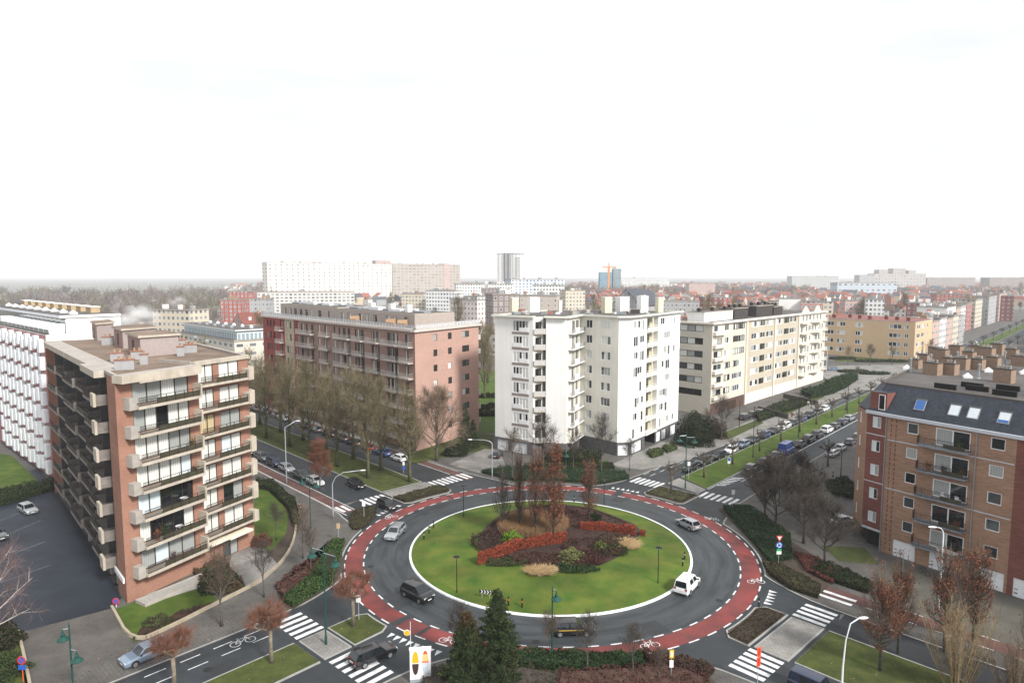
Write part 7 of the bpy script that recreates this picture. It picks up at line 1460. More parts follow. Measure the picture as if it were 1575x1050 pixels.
def person(p, rz, lab, coat, legs, hair=(.05, .03, .02)):
    st = .22; J = [((0, 0, .95), .13), ((0, 0, 1.15), .14), ((0, 0, 1.38), .15), ((.01, 0, 1.50), .06), ((.03, 0, 1.62), .095), ((.03, 0, 1.72), .085)]; E = [(0, 1), (1, 2), (2, 3), (3, 4), (4, 5)]
    for s in (1, -1):
        b = len(J); J += [((s * st * .35, s * .10, .90), .095), ((s * st * .75, s * .10, .50), .065), ((s * st - .05, s * .10, .09), .045), ((s * st + .12, s * .11, .05), .04)]; E += [(0, b), (b, b + 1), (b + 1, b + 2), (b + 2, b + 3)]
        b = len(J); J += [((0, s * .20, 1.41), .065), ((-s * .10, s * .25, 1.15), .048), ((s * -.02, s * .25, .92), .034), ((s * -.0 + .02, s * .25, .83), .03)]; E += [(2, b), (b, b + 1), (b + 1, b + 2), (b + 2, b + 3)]
        for k, (dx, ln) in enumerate(((.03, .07), (.01, .09), (-.01, .095), (-.03, .085))): J.append(((.02 + dx, s * .25, .83 - ln), .009)); E.append((b + 3, len(J) - 1))
        J.append(((.07, s * .24, .80), .011)); E.append((b + 3, len(J) - 1))
    o = thing('person', lab, 'person', p, rz); link('body', skinned('body', J, E, SKIN), o)
    C_ = [((0, 0, .86), .17), ((0, 0, 1.15), .165), ((0, 0, 1.40), .165), ((0, 0, 1.47), .09)]; E2 = [(0, 1), (1, 2), (2, 3)]
    for s in (1, -1): b = len(C_); C_ += [((0, s * .20, 1.41), .08), ((-s * .10, s * .255, 1.15), .064), ((s * -.02, s * .255, .93), .05)]; E2 += [(2, b), (b, b + 1), (b + 1, b + 2)]
    link('coat', skinned('coat', C_, E2, coat), o)
    L_ = [((0, 0, .93), .135)]; E3 = []
    for s in (1, -1): b = len(L_); L_ += [((s * st * .35, s * .10, .88), .11), ((s * st * .75, s * .10, .50), .08), ((s * st - .05, s * .10, .13), .06)]; E3 += [(0, b), (b, b + 1), (b + 1, b + 2)]
    link('trousers', skinned('trousers', L_, E3, legs), o); hb = MB(); hb.lathe([(.10, 0), (.118, .06), (.10, .13), (.03, .17)], 10, mat('hair', hair, var=.2), (.015, 0, 1.66)); link('hair', hb.mesh('hair', True), o)
CDK = mat('dark_cloth', (.020, .020, .024), var=.2); CRD = mat('maroon_cloth', (.16, .03, .028), var=.2); CBR = mat('brown_cloth', (.06, .035, .03), var=.2)
person(G(461, 789, .125), R(-40), 'person in dark maroon coat walking on the pavement at left', mat('plum_cloth', (.07, .03, .03), var=.2), CBR)
person(G(1218, 643, .13), R(50), 'person in red coat on the pavement before the cream block', CRD, CRD)
person(G(1243, 625, .13), R(45), 'person in white top walking beside a dark-clothed companion', mat('white_cloth', (.6, .6, .6), var=.1), CDK)
person(G(1248, 625, .13), R(45), 'person in dark clothes walking beside the one in white', CDK, CDK)

# things standing on balconies
def on_left(a, o, z): f = F((-43.5, 72.5), (-35.6, 89.5)); return f.P(a, z, o), f.rz
def pot_plant(p, h, lab, m): o = thing('potted_plant', lab, 'plant', p); mb = MB(); mb.lathe([(.14, 0), (.19, .32)], 10, TERR); link('pot', mb.mesh('pot'), o); nr = np.random.default_rng(int(h * 100)); mb = MB(); d = nr.normal(size=(220, 3)) * np.array([[.2, .2, h * .22]]) + np.array([[0, 0, .32 + h * .45]]); leaves(mb, d, .07, m, nr); link('foliage', mb.mesh('foliage'), o)
def small_table(p, rz, lab, m): o = thing('table', lab, 'table', p, rz); mb = MB(); mb.lathe([(.45, .70), (.47, .74)], 14, m); link('table_top', mb.mesh('table_top'), o); [link('leg', (lambda b: (b.tube([(x * .15, y * .15, .7), (x * .34, y * .34, 0)], .02, 5, m), b.mesh('leg'))[1])(MB()), o) for x, y in ((1, 1), (1, -1), (-1, 1), (-1, -1))]
def garden_chair(p, rz, lab, m): o = thing('garden_chair', lab, 'chair', p, rz); mb = MB(); mb.box(-.24, -.24, .42, .24, .24, .46, m); link('seat', mb.mesh('seat'), o); mb = MB(); mb.box(-.24, .2, .47, .24, .25, .92, m); link('backrest', mb.mesh('backrest'), o); [link('leg', (lambda b: (b.box(x - .02, y - .02, 0, x + .02, y + .02, .42, m), b.mesh('leg'))[1])(MB()), o) for x in (-.2, .2) for y in (-.2, .2)]
for a, fl, lab in ((6.6, 1, 'white round table on the second lowest balcony of the orange brick block'), (7.4, 2, 'white round table on the third lowest balcony of the orange brick block')): p, rz = on_left(a, .7, 3.08 + 3.23 * fl); small_table(p, rz, lab, WHITE)
for a, fl, h, m, lab in ((4.6, 1, 1.5, GRN, 'tall green potted plant on the second lowest balcony'), (3.6, 1, 1.2, LR, 'reddish potted plant on the second lowest balcony'), (5.6, 0, 1.0, RBD, 'small red plant on the lowest balcony'), (8.9, 4, 1.1, GRN, 'green potted plant on the fifth balcony from the ground'), (9.0, 3, .9, DKG, 'dark potted plant on the fourth balcony from the ground')): p, rz = on_left(a, .8, 3.08 + 3.23 * fl); pot_plant(p, h, lab, m)
fR = F((49.6, 87.1), (58.6, 73.4)); zr = [2.94 + 3.25 * k for k in range(5)]
for a, k, lab in ((7.6, 2, 'white plastic chair in the middle of the third balcony of the tan block'), (9.2, 2, 'white plastic chair at the right end of the third balcony of the tan block')): garden_chair(fR.P(a, zr[k], .55), fR.rz + a, lab, WHITE)
for a, k, m, lab in ((5.6, 3, LR, 'reddish plant at the left of the fourth balcony of the tan block'), (7.4, 3, RBD, 'maroon plant in the middle of the fourth balcony of the tan block'), (9.4, 3, [GRN[0], LR[0]], 'mixed plant at the right of the fourth balcony of the tan block'), (9.2, 1, LR, 'red plant at the right of the second balcony of the tan block'), (9.0, 4, GRN, 'green plant at the right of the top balcony of the tan block')): pot_plant(fR.P(a, zr[k], .7), .9, lab, m)
# ------------------------------------------------------------------ the town beyond
def winmat(name, wall, du=3.0, dv=3.0, fu=.5, fv=.5, glass=(.05, .06, .07), frame=(.6, .6, .6), var=.1):
    """plain wall whose windows are part of its pattern (object coordinates), for blocks too far to show parts"""
    if name in MATS: return MATS[name]
    m = bpy.data.materials.new(name); m.use_nodes = True; MATS[name] = m; n = m.node_tree.nodes; l = m.node_tree.links; b = n['Principled BSDF']; b.inputs['Roughness'].default_value = .8
    def M(op, a, c=None):
        q = n.new('ShaderNodeMath'); q.operation = op
        for i, v in enumerate((a, c)):
            if v is None: continue
            if isinstance(v, (int, float)): q.inputs[i].default_value = v
            else: l.new(v, q.inputs[i])
        return q.outputs[0]
    tcn = n.new('ShaderNodeTexCoord'); s = n.new('ShaderNodeSeparateXYZ'); l.new(tcn.outputs['Object'], s.inputs[0]); u = M('ADD', s.outputs[0], s.outputs[1])
    uu, vv = M('DIVIDE', u, du), M('DIVIDE', s.outputs[2], dv)
    def band(x, f): q = M('ABSOLUTE', M('SUBTRACT', M('FRACT', x), .5)); return M('LESS_THAN', q, f / 2)
    isw = M('MULTIPLY', band(uu, fu), band(vv, fv)); isf = M('MULTIPLY', band(uu, fu * 1.25), band(vv, fv * 1.25))
    cb = n.new('ShaderNodeCombineXYZ'); l.new(M('FLOOR', uu), cb.inputs[0]); l.new(M('FLOOR', vv), cb.inputs[1]); wn = n.new('ShaderNodeTexWhiteNoise'); l.new(cb.outputs[0], wn.inputs[0])
    gm = n.new('ShaderNodeMix'); gm.data_type = 'RGBA'; gm.inputs[6].default_value = (*glass, 1); gm.inputs[7].default_value = (.34, .35, .35, 1); l.new(M('MULTIPLY', wn.outputs['Value'], .9), gm.inputs[0])
    no = n.new('ShaderNodeTexNoise'); no.inputs['Scale'].default_value = .15; no.inputs['Detail'].default_value = 4; l.new(tcn.outputs['Object'], no.inputs[0]); wm = n.new('ShaderNodeMix'); wm.data_type = 'RGBA'; wm.inputs[6].default_value = (*[x * (1 - var) for x in wall], 1); wm.inputs[7].default_value = (*[min(.85, x * (1 + var)) for x in wall], 1); l.new(no.outputs[0], wm.inputs[0])
    m1 = n.new('ShaderNodeMix'); m1.data_type = 'RGBA'; l.new(isf, m1.inputs[0]); l.new(wm.outputs[2], m1.inputs[6]); m1.inputs[7].default_value = (*frame, 1)
    m2 = n.new('ShaderNodeMix'); m2.data_type = 'RGBA'; l.new(isw, m2.inputs[0]); l.new(m1.outputs[2], m2.inputs[6]); l.new(gm.outputs[2], m2.inputs[7]); l.new(m2.outputs[2], b.inputs['Base Color']); return m
def pxy(px, D): return Vector(((px - 787.5) / FPX * (D * .995 + 2), D))
def zof(y, D): return HCAM - (y - 424) * D / FPX
KEEP = []
def block(label, p0, p1, depth, T, wm, roofm=None, cat='apartment block', name='apartment_block', group=None, extra=3, win=None, side=None, cor=None):
    """flat-roofed block: facade p0-p1, walls, roof with parapet, roof boxes"""
    f = F(p0, p1); o = thing(name, label, cat, (p0[0], p0[1], 0), f.rz, group); L = f.L; rg = random.Random(int(abs(p0[0] * 7 + p0[1])))
    mb = MB(); mb.box(0, 0, 0, L, depth, T, wm); link('wall', mb.mesh('wall'), o)
    rb = MB(); rb.box(-.3, -.3, T + .01, L + .3, depth + .3, T + .5, cor or CONG, roofm or ROOFG); link('roof', rb.mesh('roof'), o)
    for k in range(extra):
        s = rg.uniform(1, 3.2); eb = MB(); x = rg.uniform(s, max(s + .1, L - s)); y = rg.uniform(2, max(2.1, depth - 2)); eb.box(x - s / 2, y - s / 2, T + .5, x + s / 2, y + s / 2, T + .5 + rg.uniform(.8, 2.4), rg.choice([WHREND, CONG, BRT, ZINC])); link('roof_box', eb.mesh('roof_box'), o)
    KEEP.append((f.P(L / 2, 0, -depth / 2), max(L, depth) * .62 + 6)); return o, f
C_ = lambda h: hexc(h)
W1 = winmat('far_white', (.70, .71, .71), 2.6, 3.0, .55, .5); W2 = winmat('far_grey', (.34, .34, .35), 2.8, 3.0, .5, .5); W3 = winmat('far_brown', (.22, .17, .16), 3.0, 3.0, .4, .5); W4 = winmat('far_cream', (.58, .50, .38), 2.9, 3.0, .5, .5); W5 = winmat('far_red', (.34, .09, .07), 3.2, 3.1, .4, .5); W6 = winmat('far_blueish', (.34, .42, .52), 2.6, 3.0, .6, .5); W7 = winmat('far_pink', (.50, .33, .29), 2.6, 3.0, .5, .5); W8 = winmat('far_maroon', (.19, .07, .065), 3.5, 3.2, .3, .4)
SLABW = winmat('slab_cream', (.72, .68, .61), 9, 5.6, .30, .34, (.06, .055, .05), (.66, .61, .53)); SLABT = winmat('slab_taupe', (.40, .34, .30), 9, 5.2, .8, .36, (.12, .11, .10), (.5, .46, .42)); BLUEW = winmat('tower_blue', (.10, .26, .38), 2.5, 3.4, .5, .6, (.05, .10, .15), (.2, .36, .45))
# yellow corner block with real windows
def yellow_block():
    a, b, c = Vector((146, 317)), Vector((173.9, 287.9)), Vector((243, 359.4)); f1, f2 = F(a, b), F(b, c); org = Vector((b.x, b.y, 0)); T = 16.8; YB = mat('ochre_render', (.58, .42, .265), var=.06, big=.06); o = thing('apartment_block', 'ochre corner apartment block with white windows on the square', 'apartment block', org)
    mb = MB(); H1, H2 = [], []
    for k in range(4):
        z = 1.2 + 3.9 * k
        for s, w_ in ((2, 4.6), (8, 3.6), (16, 3.2), (30, 5), (36.2, 1.6)): 
            if s + w_ < f1.L: H1.append((s, z + .9, s + w_, z + 2.9))
        for s, w_ in ((3, 5), (11, 5), (20, 2)): H2.append((s, z + .9, s + w_, z + 2.9))
    facade(mb, f1, 0, T, H1, YB, org); facade(mb, f2.off(0, 30, 0), 0, T, H2, YB, org); d = a + (c - b); mb.quad(*[Vector((p.x, p.y, zz)) - org for p, zz in ((f2.P(30).xy, 0), (f2.P(30, 0, -18).xy, 0), (f2.P(30, 0, -18).xy, T), (f2.P(30).xy, T))], YB); mb.quad(*[Vector((p.x, p.y, zz)) - org for p, zz in (((a + (c - b) * .4), 0), (a, 0), (a, T), ((a + (c - b) * .4), T))], YB); link('wall', mb.mesh('wall'), o)
    rb = MB(); rb.prism([((p - b).x, (p - b).y) for p in (a, b, f2.P(30).xy, a + (c - b) * .42)], T, T + .4, CONG, mat('red_roof_felt', (.22, .09, .08), var=.3, scale=.3)); link('roof', rb.mesh('roof'), o)
    for ff, hh in ((f1, H1), (f2, H2)):
        for h in hh: put_window(o, ff, h[0], h[1], h[2] - h[0], h[3] - h[1], 3 if h[2] - h[0] > 3 else 2, WHITE, rpanes(RNG, 3), fw=.16)
    for k in range(7): p = b + (a - b) * (.1 + .13 * k) + Vector((.69, .71)) * (5 + k % 3 * 3); roof_chimney(o, (p.x, p.y, T + .4), 1.4, 1.1, 1.6, f1.rz, MATS['maroon_brick'], CONG, 2)
    KEEP.append((Vector((180, 320, 0)), 45))
    for k in range(5):
        q0, q1 = f2.P(30.3 + k * 14.2).xy, f2.P(44 + k * 14.2).xy; block(f'{["pink", "white", "pink-brown", "cream", "grey"][k]} walk-up block, {OD[k]} past the ochre corner along the street', q0, q1, 14, 15.6 + (k % 2) * .8, (W7, W1, W7, W4, W2)[k], extra=4, group='row beyond the ochre block')
yellow_block()
# blocks along the far north-east street
for i, (d0, L, b, T, m, lab) in enumerate(((400, 26, 22, 18, WHREND, 'plain white end-walled block with an orange sign on the far street'), (428, 15, 22, 17, W7, 'pink block beside the white end wall on the far street'), (444, 18, 22, 17.5, W1, 'white block beyond the pink one on the far street'), (464, 22, 22, 18, W5, 'red block on the far street'), (500, 30, 22, 20, W4, 'tan block on the far street near the right edge'), (545, 40, 20, 21, W2, 'grey block on the far street at the right edge'), (600, 60, 20, 22, W7, 'last pink block on the far street'))):
    o, f = block(lab, AP('NE', d0, b).xy, AP('NE', d0 + L, b).xy, 16, T, m)
    if i == 0: sb = MB(); sb.box(-.15, 8, 9.5, -.02, 10.6, 17, SWH); p_ = link('sign_board', sb.mesh('sign_board'), o); sb = MB(); sb.box(-.19, 8.2, 14, -.155, 10.4, 16.8, SORG); link('sign_field', sb.mesh('sign_field'), p_)
for i, (d0, L, T, m, lab) in enumerate(((330, 40, 13, W2, 'grey low block on the right side of the far street'), (380, 60, 16, W3, 'brown block on the right side of the far street'), (450, 90, 16, W7, 'pinkish block on the right side of the far street'))): block(lab, AP('NE', d0 + L, -26).xy, AP('NE', d0, -26).xy, 16, T, m)
# pale glazed block behind the orange brick block
GLZ = winmat('glazed_storey', (.55, .66, .70), 1.6, 3.2, .72, .7, (.20, .30, .34), (.72, .78, .8)); o, f = block('long pale block with glazed top storey behind the orange brick block', (-142, 285), (-102.5, 246), 16, 12.8, winmat('far_pale', (.60, .56, .48), 5, 3.2, .5, .35)); tb = MB(); tb.box(1.5, 1.5, 13.3, f.L - 1.0, 14, 16.6, GLZ); link('top_storey', tb.mesh('top_storey'), o); tb = MB(); tb.box(.5, .5, 16.61, f.L, 15, 17.0, WHITE, ROOFG); link('top_roof', tb.mesh('top_roof'), o)
for k in range(12): vb = MB(); vb.lathe([(.7, 0), (.7, .5), (.3, 1.0)], 8, WHITE if k % 2 else ZINC, (4 + k * 4, 4 + 6 * (k % 2), 17.0)); link('roof_vent', vb.mesh('roof_vent'), o)
BL = [(235, 292, 330, 322, 477, 12, W4, 'cream house block with small windows behind the steam'), (395, 545, 620, 640, 449, 14, winmat('far_terrace', (.55, .54, .52), 4, 3, .6, .5), 'long grey-white terrace block above the red block roof'), (352, 386, 560, 560, 448, 14, W5, 'bright red modern block, rear one of the red pair'), (338, 371, 500, 500, 461, 14, W5, 'bright red modern block, front one of the red pair'),
      (384, 412, 480, 480, 460, 12, W2, 'grey house block left of the red block roofline'), (618, 652, 560, 555, 452, 14, W4, 'ochre block peeping over the penthouses of the red block'), (655, 700, 540, 530, 447, 15, W1, 'white block with small square windows above the penthouses'), (692, 734, 430, 415, 461, 14, winmat('far_whitepink', (.66, .58, .55), 3, 3, .4, .4), 'white and pink block in the gap right of the red block'), (734, 760, 420, 430, 456, 13, winmat('far_mint', (.52, .58, .57), 3, 3, .4, .5), 'pale grey-green block in the gap left of the white tower'),
      (758, 800, 345, 350, 453, 13, W3, 'brown-grey block with balconies just behind the white tower'), (740, 768, 520, 520, 444, 13, W3, 'dark brown block behind the gap left of the white tower'), (702, 790, 640, 650, 437, 16, W1, 'wide white modern block beyond the gap'), (786, 868, 700, 720, 430, 18, winmat('far_bluewhite', (.60, .68, .76), 4, 3, .5, .55, (.05, .12, .26)), 'white and blue modern block above the white tower roof'), (820, 868, 560, 560, 439, 16, W1, 'bright white block above the white tower roof'),
      (798, 856, 400, 395, 455, 12, winmat('far_beige', (.48, .42, .37), 4, 3, .25, .4), 'beige-grey low block just behind the white tower chimneys'), (870, 900, 540, 545, 447, 13, W4, 'beige block among the chimneys of the white tower'), (1012, 1076, 470, 465, 463, 11, W2, 'grey-brown row of flats behind the right half of the white tower'), (1082, 1112, 480, 480, 457, 12, W8, 'dark red block behind the gap right of the white tower'), (1112, 1126, 500, 500, 458, 12, W5, 'red block beside the dark red one'),
      (1198, 1232, 455, 450, 459, 13, WHREND, 'plain white hall behind the cream block'), (1232, 1266, 445, 440, 463, 12, winmat('far_redwhite', (.42, .20, .16), 3, 3, .62, .5, (.1, .1, .1), (.7, .7, .7)), 'red and white flats behind the end of the cream block'), (1266, 1282, 440, 438, 464, 11, W4, 'narrow cream house behind the end of the cream block'), (1330, 1360, 470, 465, 460, 12, W1, 'white twin-gabled house above the ochre block'), (1300, 1328, 480, 478, 462, 12, W7, 'pink brick house above the ochre block'),
      (1394, 1442, 470, 460, 466, 14, W8, 'maroon flat-roofed block behind the ochre block'), (1440, 1500, 600, 590, 452, 20, W5, 'large red brick block on the right skyline of roofs'), (1500, 1560, 560, 545, 455, 18, W8, 'dark red stepped block at right'), (955, 1030, 1500, 1500, 428, 20, W1, 'long pale office block far behind the white tower'), (1060, 1100, 1000, 1000, 436, 20, W7, 'pale pink hospital-like block in the far middle distance'),
      (1218, 1290, 1600, 1600, 425, 30, winmat('far_green_roof', (.45, .47, .46), 5, 4, .5, .5), 'long pale hall with blue-green roof on the right skyline'), (1345, 1424, 1900, 1900, 421, 40, winmat('far_palace', (.40, .36, .34), 9, 8, .5, .45), 'big pale many-storeyed complex on the right skyline'), (1322, 1345, 1850, 1850, 423, 30, W2, 'grey hall left of the big complex on the right skyline'), (1426, 1500, 1900, 1900, 427, 30, W3, 'low pinkish hall right of the big complex on the skyline'), (1288, 1380, 1100, 1100, 435, 25, winmat('far_shed', (.42, .48, .55), 9, 9, .5, .3), 'long blue-grey shed in the right distance'), (1522, 1590, 1500, 1500, 427, 30, W3, 'wide brown roofed hall at the right edge of the skyline'), (770, 700, 0, 0, 0, 0, None, '')]
for x0, x1, D0, D1, yt, dp, m, lab in BL:
    if m is None: continue
    block(lab, pxy(x0, D0), pxy(x1, D1), dp, zof(yt, (D0 + D1) / 2), m, extra=4 if D0 < 800 else 2, roofm=mat('blue_green_roof', (.20, .34, .38), var=.1) if 'blue-green' in lab else None)
# upper storeys of the big complex on the right skyline
p = pxy(1352, 1905); o = thing('apartment_block', 'stepped upper storeys rising over the big pale complex on the right skyline', 'apartment block', (p.x, p.y, 0))
for x0, x1, zt in ((0, 26, 54), (40, 75, 58), (84, 104, 52)): eb = MB(); eb.box(x0, 2, 0, x1, 30, zt, MATS['far_palace'], ROOFG); link('wing', eb.mesh('wing'), o)
# skyline: long slabs, tower, blue block with crane
o, f = block('very long cream slab block on the skyline left of centre', pxy(412, 1000), pxy(603, 1160), 16, zof(405, 1060), SLABW, extra=14)
for px_ in (590,): eb = MB(); eb.box(f.L * .86, 2, zof(405, 1060), f.L * .995, 12, zof(405, 1060) + 6, W7); link('lift_house', eb.mesh('lift_house'), o)
o, f = block('taupe slab block on the skyline joined right of the long cream slab', pxy(604, 1165), pxy(708, 1290), 16, zof(407, 1220), SLABT, extra=8); eb = MB(); eb.box(f.L * .74, -.6, 0, f.L * .83, 16.6, zof(407, 1220) + 2, W7); link('lift_shaft', eb.mesh('lift_shaft'), o)
o, f = block('slim white and grey residential tower on the skyline', pxy(764, 900), pxy(800, 890), 18, zof(391, 900), winmat('tower_white', (.66, .66, .66), 5.0, 3.0, .4, .5, (.16, .16, .17)), extra=3); eb = MB(); eb.box(f.L * .3, -.5, 0, f.L * .62, 18.5, zof(390, 900), winmat('tower_grey', (.15, .15, .17), 5.2, 3.0, .4, .5, (.5, .5, .48))); link('grey_shaft', eb.mesh('grey_shaft'), o)
for k in range(20): eb = MB(); eb.box(f.L * .85, -1.6, 4 + k * 3, f.L + 1.4, 0, 5.1 + k * 3, WHREND); link('balcony', eb.mesh('balcony'), o)
o, f = block('blue glass block under construction on the centre skyline', pxy(923, 1300), pxy(941, 1300), 25, zof(419, 1300), BLUEW, extra=0); o2, f = block('darker blue glass block beside the crane', pxy(943, 1310), pxy(955, 1310), 20, zof(414, 1310), winmat('tower_teal', (.06, .17, .22), 2.5, 3.4, .5, .6), extra=2)
p = pxy(936, 1260); o = thing('tower_crane', 'orange tower crane before the blue glass block', 'crane', (p.x, p.y, 0)); CO = mat('crane_orange', (.62, .24, .06), var=0); mb = MB(); mb.box(-1.8, -1.8, 0, 1.8, 1.8, 52, CO); link('mast', mb.mesh('mast'), o); mb = MB(); mb.box(-12, -.7, 52.01, 14, .7, 54, CO); link('jib', mb.mesh('jib'), o); mb = MB(); mb.box(8, -1.4, 49.5, 13, 1.4, 52, CONG); link('counterweight', mb.mesh('counterweight'), o); mb = MB(); mb.lathe([(1.2, 54), (.3, 63)], 6, CO); link('apex', mb.mesh('apex'), o)
# houses: prototypes with wall, roof and chimney, recoloured per object
HW = {'white': winmat('house_white', (.64, .63, .60), 3.2, 3.0, .4, .45), 'cream': winmat('house_cream', (.52, .44, .33), 3.2, 3.0, .38, .45), 'brick-red': winmat('house_red', (.30, .11, .085), 3.2, 3.0, .38, .45, (.06, .06, .06), (.6, .6, .58)), 'grey': winmat('house_grey', (.30, .30, .31), 3.2, 3.0, .4, .45), 'pink': winmat('house_pink', (.44, .28, .24), 3.2, 3.0, .4, .45), 'brown': winmat('house_brown', (.20, .14, .115), 3.2, 3.0, .4, .45)}
HR = {'orange-red': mat('roof_orange', (.29, .105, .070), var=.2, scale=.5, rnd=.25), 'dark red': mat('roof_dark_red', (.20, .065, .05), var=.2, scale=.5, rnd=.25), 'slate': mat('roof_slate', (.085, .095, .115), var=.2, scale=.5, rnd=.25), 'brown': mat('roof_brown', (.13, .085, .07), var=.2, scale=.5, rnd=.25)}
def house_meshes(w_, d_, h, rh, flat):
    a = MB(); a.prism([(0, 0), (w_, 0), (w_, d_), (0, d_)], 0, h, HW['white'])
    if not flat: a.tri((0, 0, h), (0, d_ / 2, h + rh), (0, d_, h), HW['white']); a.tri((w_, 0, h), (w_, d_, h), (w_, d_ / 2, h + rh), HW['white'])
    r = MB(); m = HR['slate']
    if flat: r.box(-.2, -.2, h, w_ + .2, d_ + .2, h + .5, m)
    else:
        for y0, y1 in ((-.4, d_ / 2), (d_ + .4, d_ / 2)):
            z0 = h - .4 * rh / (d_ / 2); zr = h + rh; q = [(-.15, y0, z0), (w_ + .15, y0, z0), (w_ + .15, y1, zr), (-.15, y1, zr)]; t = [(x, y, z + .22) for x, y, z in q]; q = q if y0 < 0 else q[::-1]; t = t if y0 < 0 else t[::-1]
            r.quad(*t, m); r.quad(*q[::-1], m)
            for i in range(4): j = (i + 1) % 4; r.quad(q[i], q[j], t[j], t[i], m)
        r.box(w_ * .3, d_ * .12, h + rh * .15, w_ * .3 + 1.6, d_ * .3, h + rh * .62, HW['white'])
    c = MB(); c.box(w_ * .8, d_ * .45, h + (0 if flat else rh * .6), w_ * .8 + .9, d_ * .45 + 1.2, h + rh + 1.4, BRT); return a.mesh('wall'), r.mesh('roof'), c.mesh('chimney')
HP = [house_meshes(7, 10, 7, 4, 0), house_meshes(8.5, 11, 8.5, 4.6, 0), house_meshes(6.5, 9, 9.5, 3.4, 0), house_meshes(12, 9, 6.2, 4.6, 0), house_meshes(9, 12, 10.5, 1.5, 1), house_meshes(15, 12, 6.5, 5.5, 0)]
def house(p, rz, k, wc, rc, lab, group=None, s=1):
    o = thing('house', lab, 'house', (p[0], p[1], 0), rz, group); o.scale = (s, s, s)
    for nm, me, mm in zip(('wall', 'roof', 'chimney'), HP[k], (HW[wc], HR[rc], None)):
        q = link(nm, me, o)
        if mm: q.material_slots[0].link = 'OBJECT'; q.material_slots[0].material = mm
rg = random.Random(77)
NAMED = [(262, 300, 5, 'cream', 'slate', 'slate mansard house behind the steam at left', 1.2), (318, 330, 3, 'cream', 'brown', 'yellow gabled house left of the red modern blocks', 1.1), (302, 300, 5, 'pink', 'brown', 'brown roofed house just behind the pale glazed block', 1.1), (352, 290, 5, 'white', 'slate', 'white gabled house with slate roof behind the pale glazed block', 1.0), (372, 420, 5, 'pink', 'dark red', 'red-pink roofed house below the red modern blocks', 1.1), (985, 520, 5, 'grey', 'slate', 'long grey-blue roofed hall behind the white tower chimneys', 2.2), (1340, 520, 5, 'white', 'orange-red', 'orange-red roofed gabled house above the ochre block', 1.3), (1150, 560, 5, 'brick-red', 'slate', 'blue-slate roofed house behind the cream block roof', 1.4)]
for px, D, k, wc, rc, lab, s in NAMED: p = pxy(px, D); house(p, R(rg.choice([47, 137, 20])), k, wc, rc, lab, None, s); KEEP.append((Vector((p.x, p.y, 0)), 12))
def blocked(x, y, r=5):
    v = Vector((x, y, 0)); d = v - Vector((CX, CY, 0))
    for arm in ('NE', 'NW'):
        a = ANG[arm]; al = d.x * math.cos(a) + d.y * math.sin(a); b = -d.x * math.sin(a) + d.y * math.cos(a)
        if al > 0 and abs(b) < 20 + r: return True
    if any((v.xy - c.xy).length < q + r for c, q in KEEP): return True
    return y < 250 or (x < -10 and d.length < 235) or (-40 < x < 130 and y < 290)
def zone(px, D):
    z = 'left of the red block' if px < 410 else 'behind the red block' if px < 735 else 'behind the white tower' if px < 1050 else 'behind the cream block' if px < 1275 else 'beyond the ochre block' if px < 1440 else 'at the right edge'
    return z, ('nearest' if D < 420 else 'middle' if D < 700 else 'far')
nh = 0; OCC = []
tries = 0
while nh < 285 and tries < 6000:
    tries += 1; D = 270 + 620 * rg.random() ** 1.15; px = rg.uniform(330 if D < 600 else 380, 1640)
    if px < 860 and rg.random() < .72: continue
    p0 = pxy(px, D); ax = R(47.5 if rg.random() < .5 else 137.5) + R(rg.uniform(-6, 6)); run = rg.randint(3, 8); k0 = rg.randrange(5); x, y = p0
    for j in range(run):
        k = k0 if rg.random() < .6 else rg.choice([0, 1, 2, 2, 3, 4]); wd = (7, 8.5, 6.5, 12, 9, 15)[k]; cx_, cy_ = x + math.cos(ax) * wd / 2 - math.sin(ax) * 5, y + math.sin(ax) * wd / 2 + math.cos(ax) * 5
        pxx = 787.5 + FPX * cx_ / cy_
        if blocked(cx_, cy_) or any((cx_ - a) ** 2 + (cy_ - b) ** 2 < 64 for a, b in OCC) or not 300 < pxx < 1660 or nh >= 285: break
        OCC.append((cx_, cy_)); wc = rg.choices(['white', 'cream', 'brick-red', 'grey', 'pink', 'brown'], [5, 3, 4, 2, 3, 2])[0]; rc = rg.choices(['orange-red', 'dark red', 'slate', 'brown'], [5, 3, 3, 2] if pxx > 900 else [2, 2, 4, 2])[0]; z, dd = zone(pxx, cy_)
        house((x, y), ax, k, wc, rc, f'{wc} town house with {rc} {"flat" if k == 4 else "pitched"} roof in the {dd} rows {z}', f'town houses {z}'); nh += 1
        x += math.cos(ax) * (wd + .02); y += math.sin(ax) * (wd + .02)
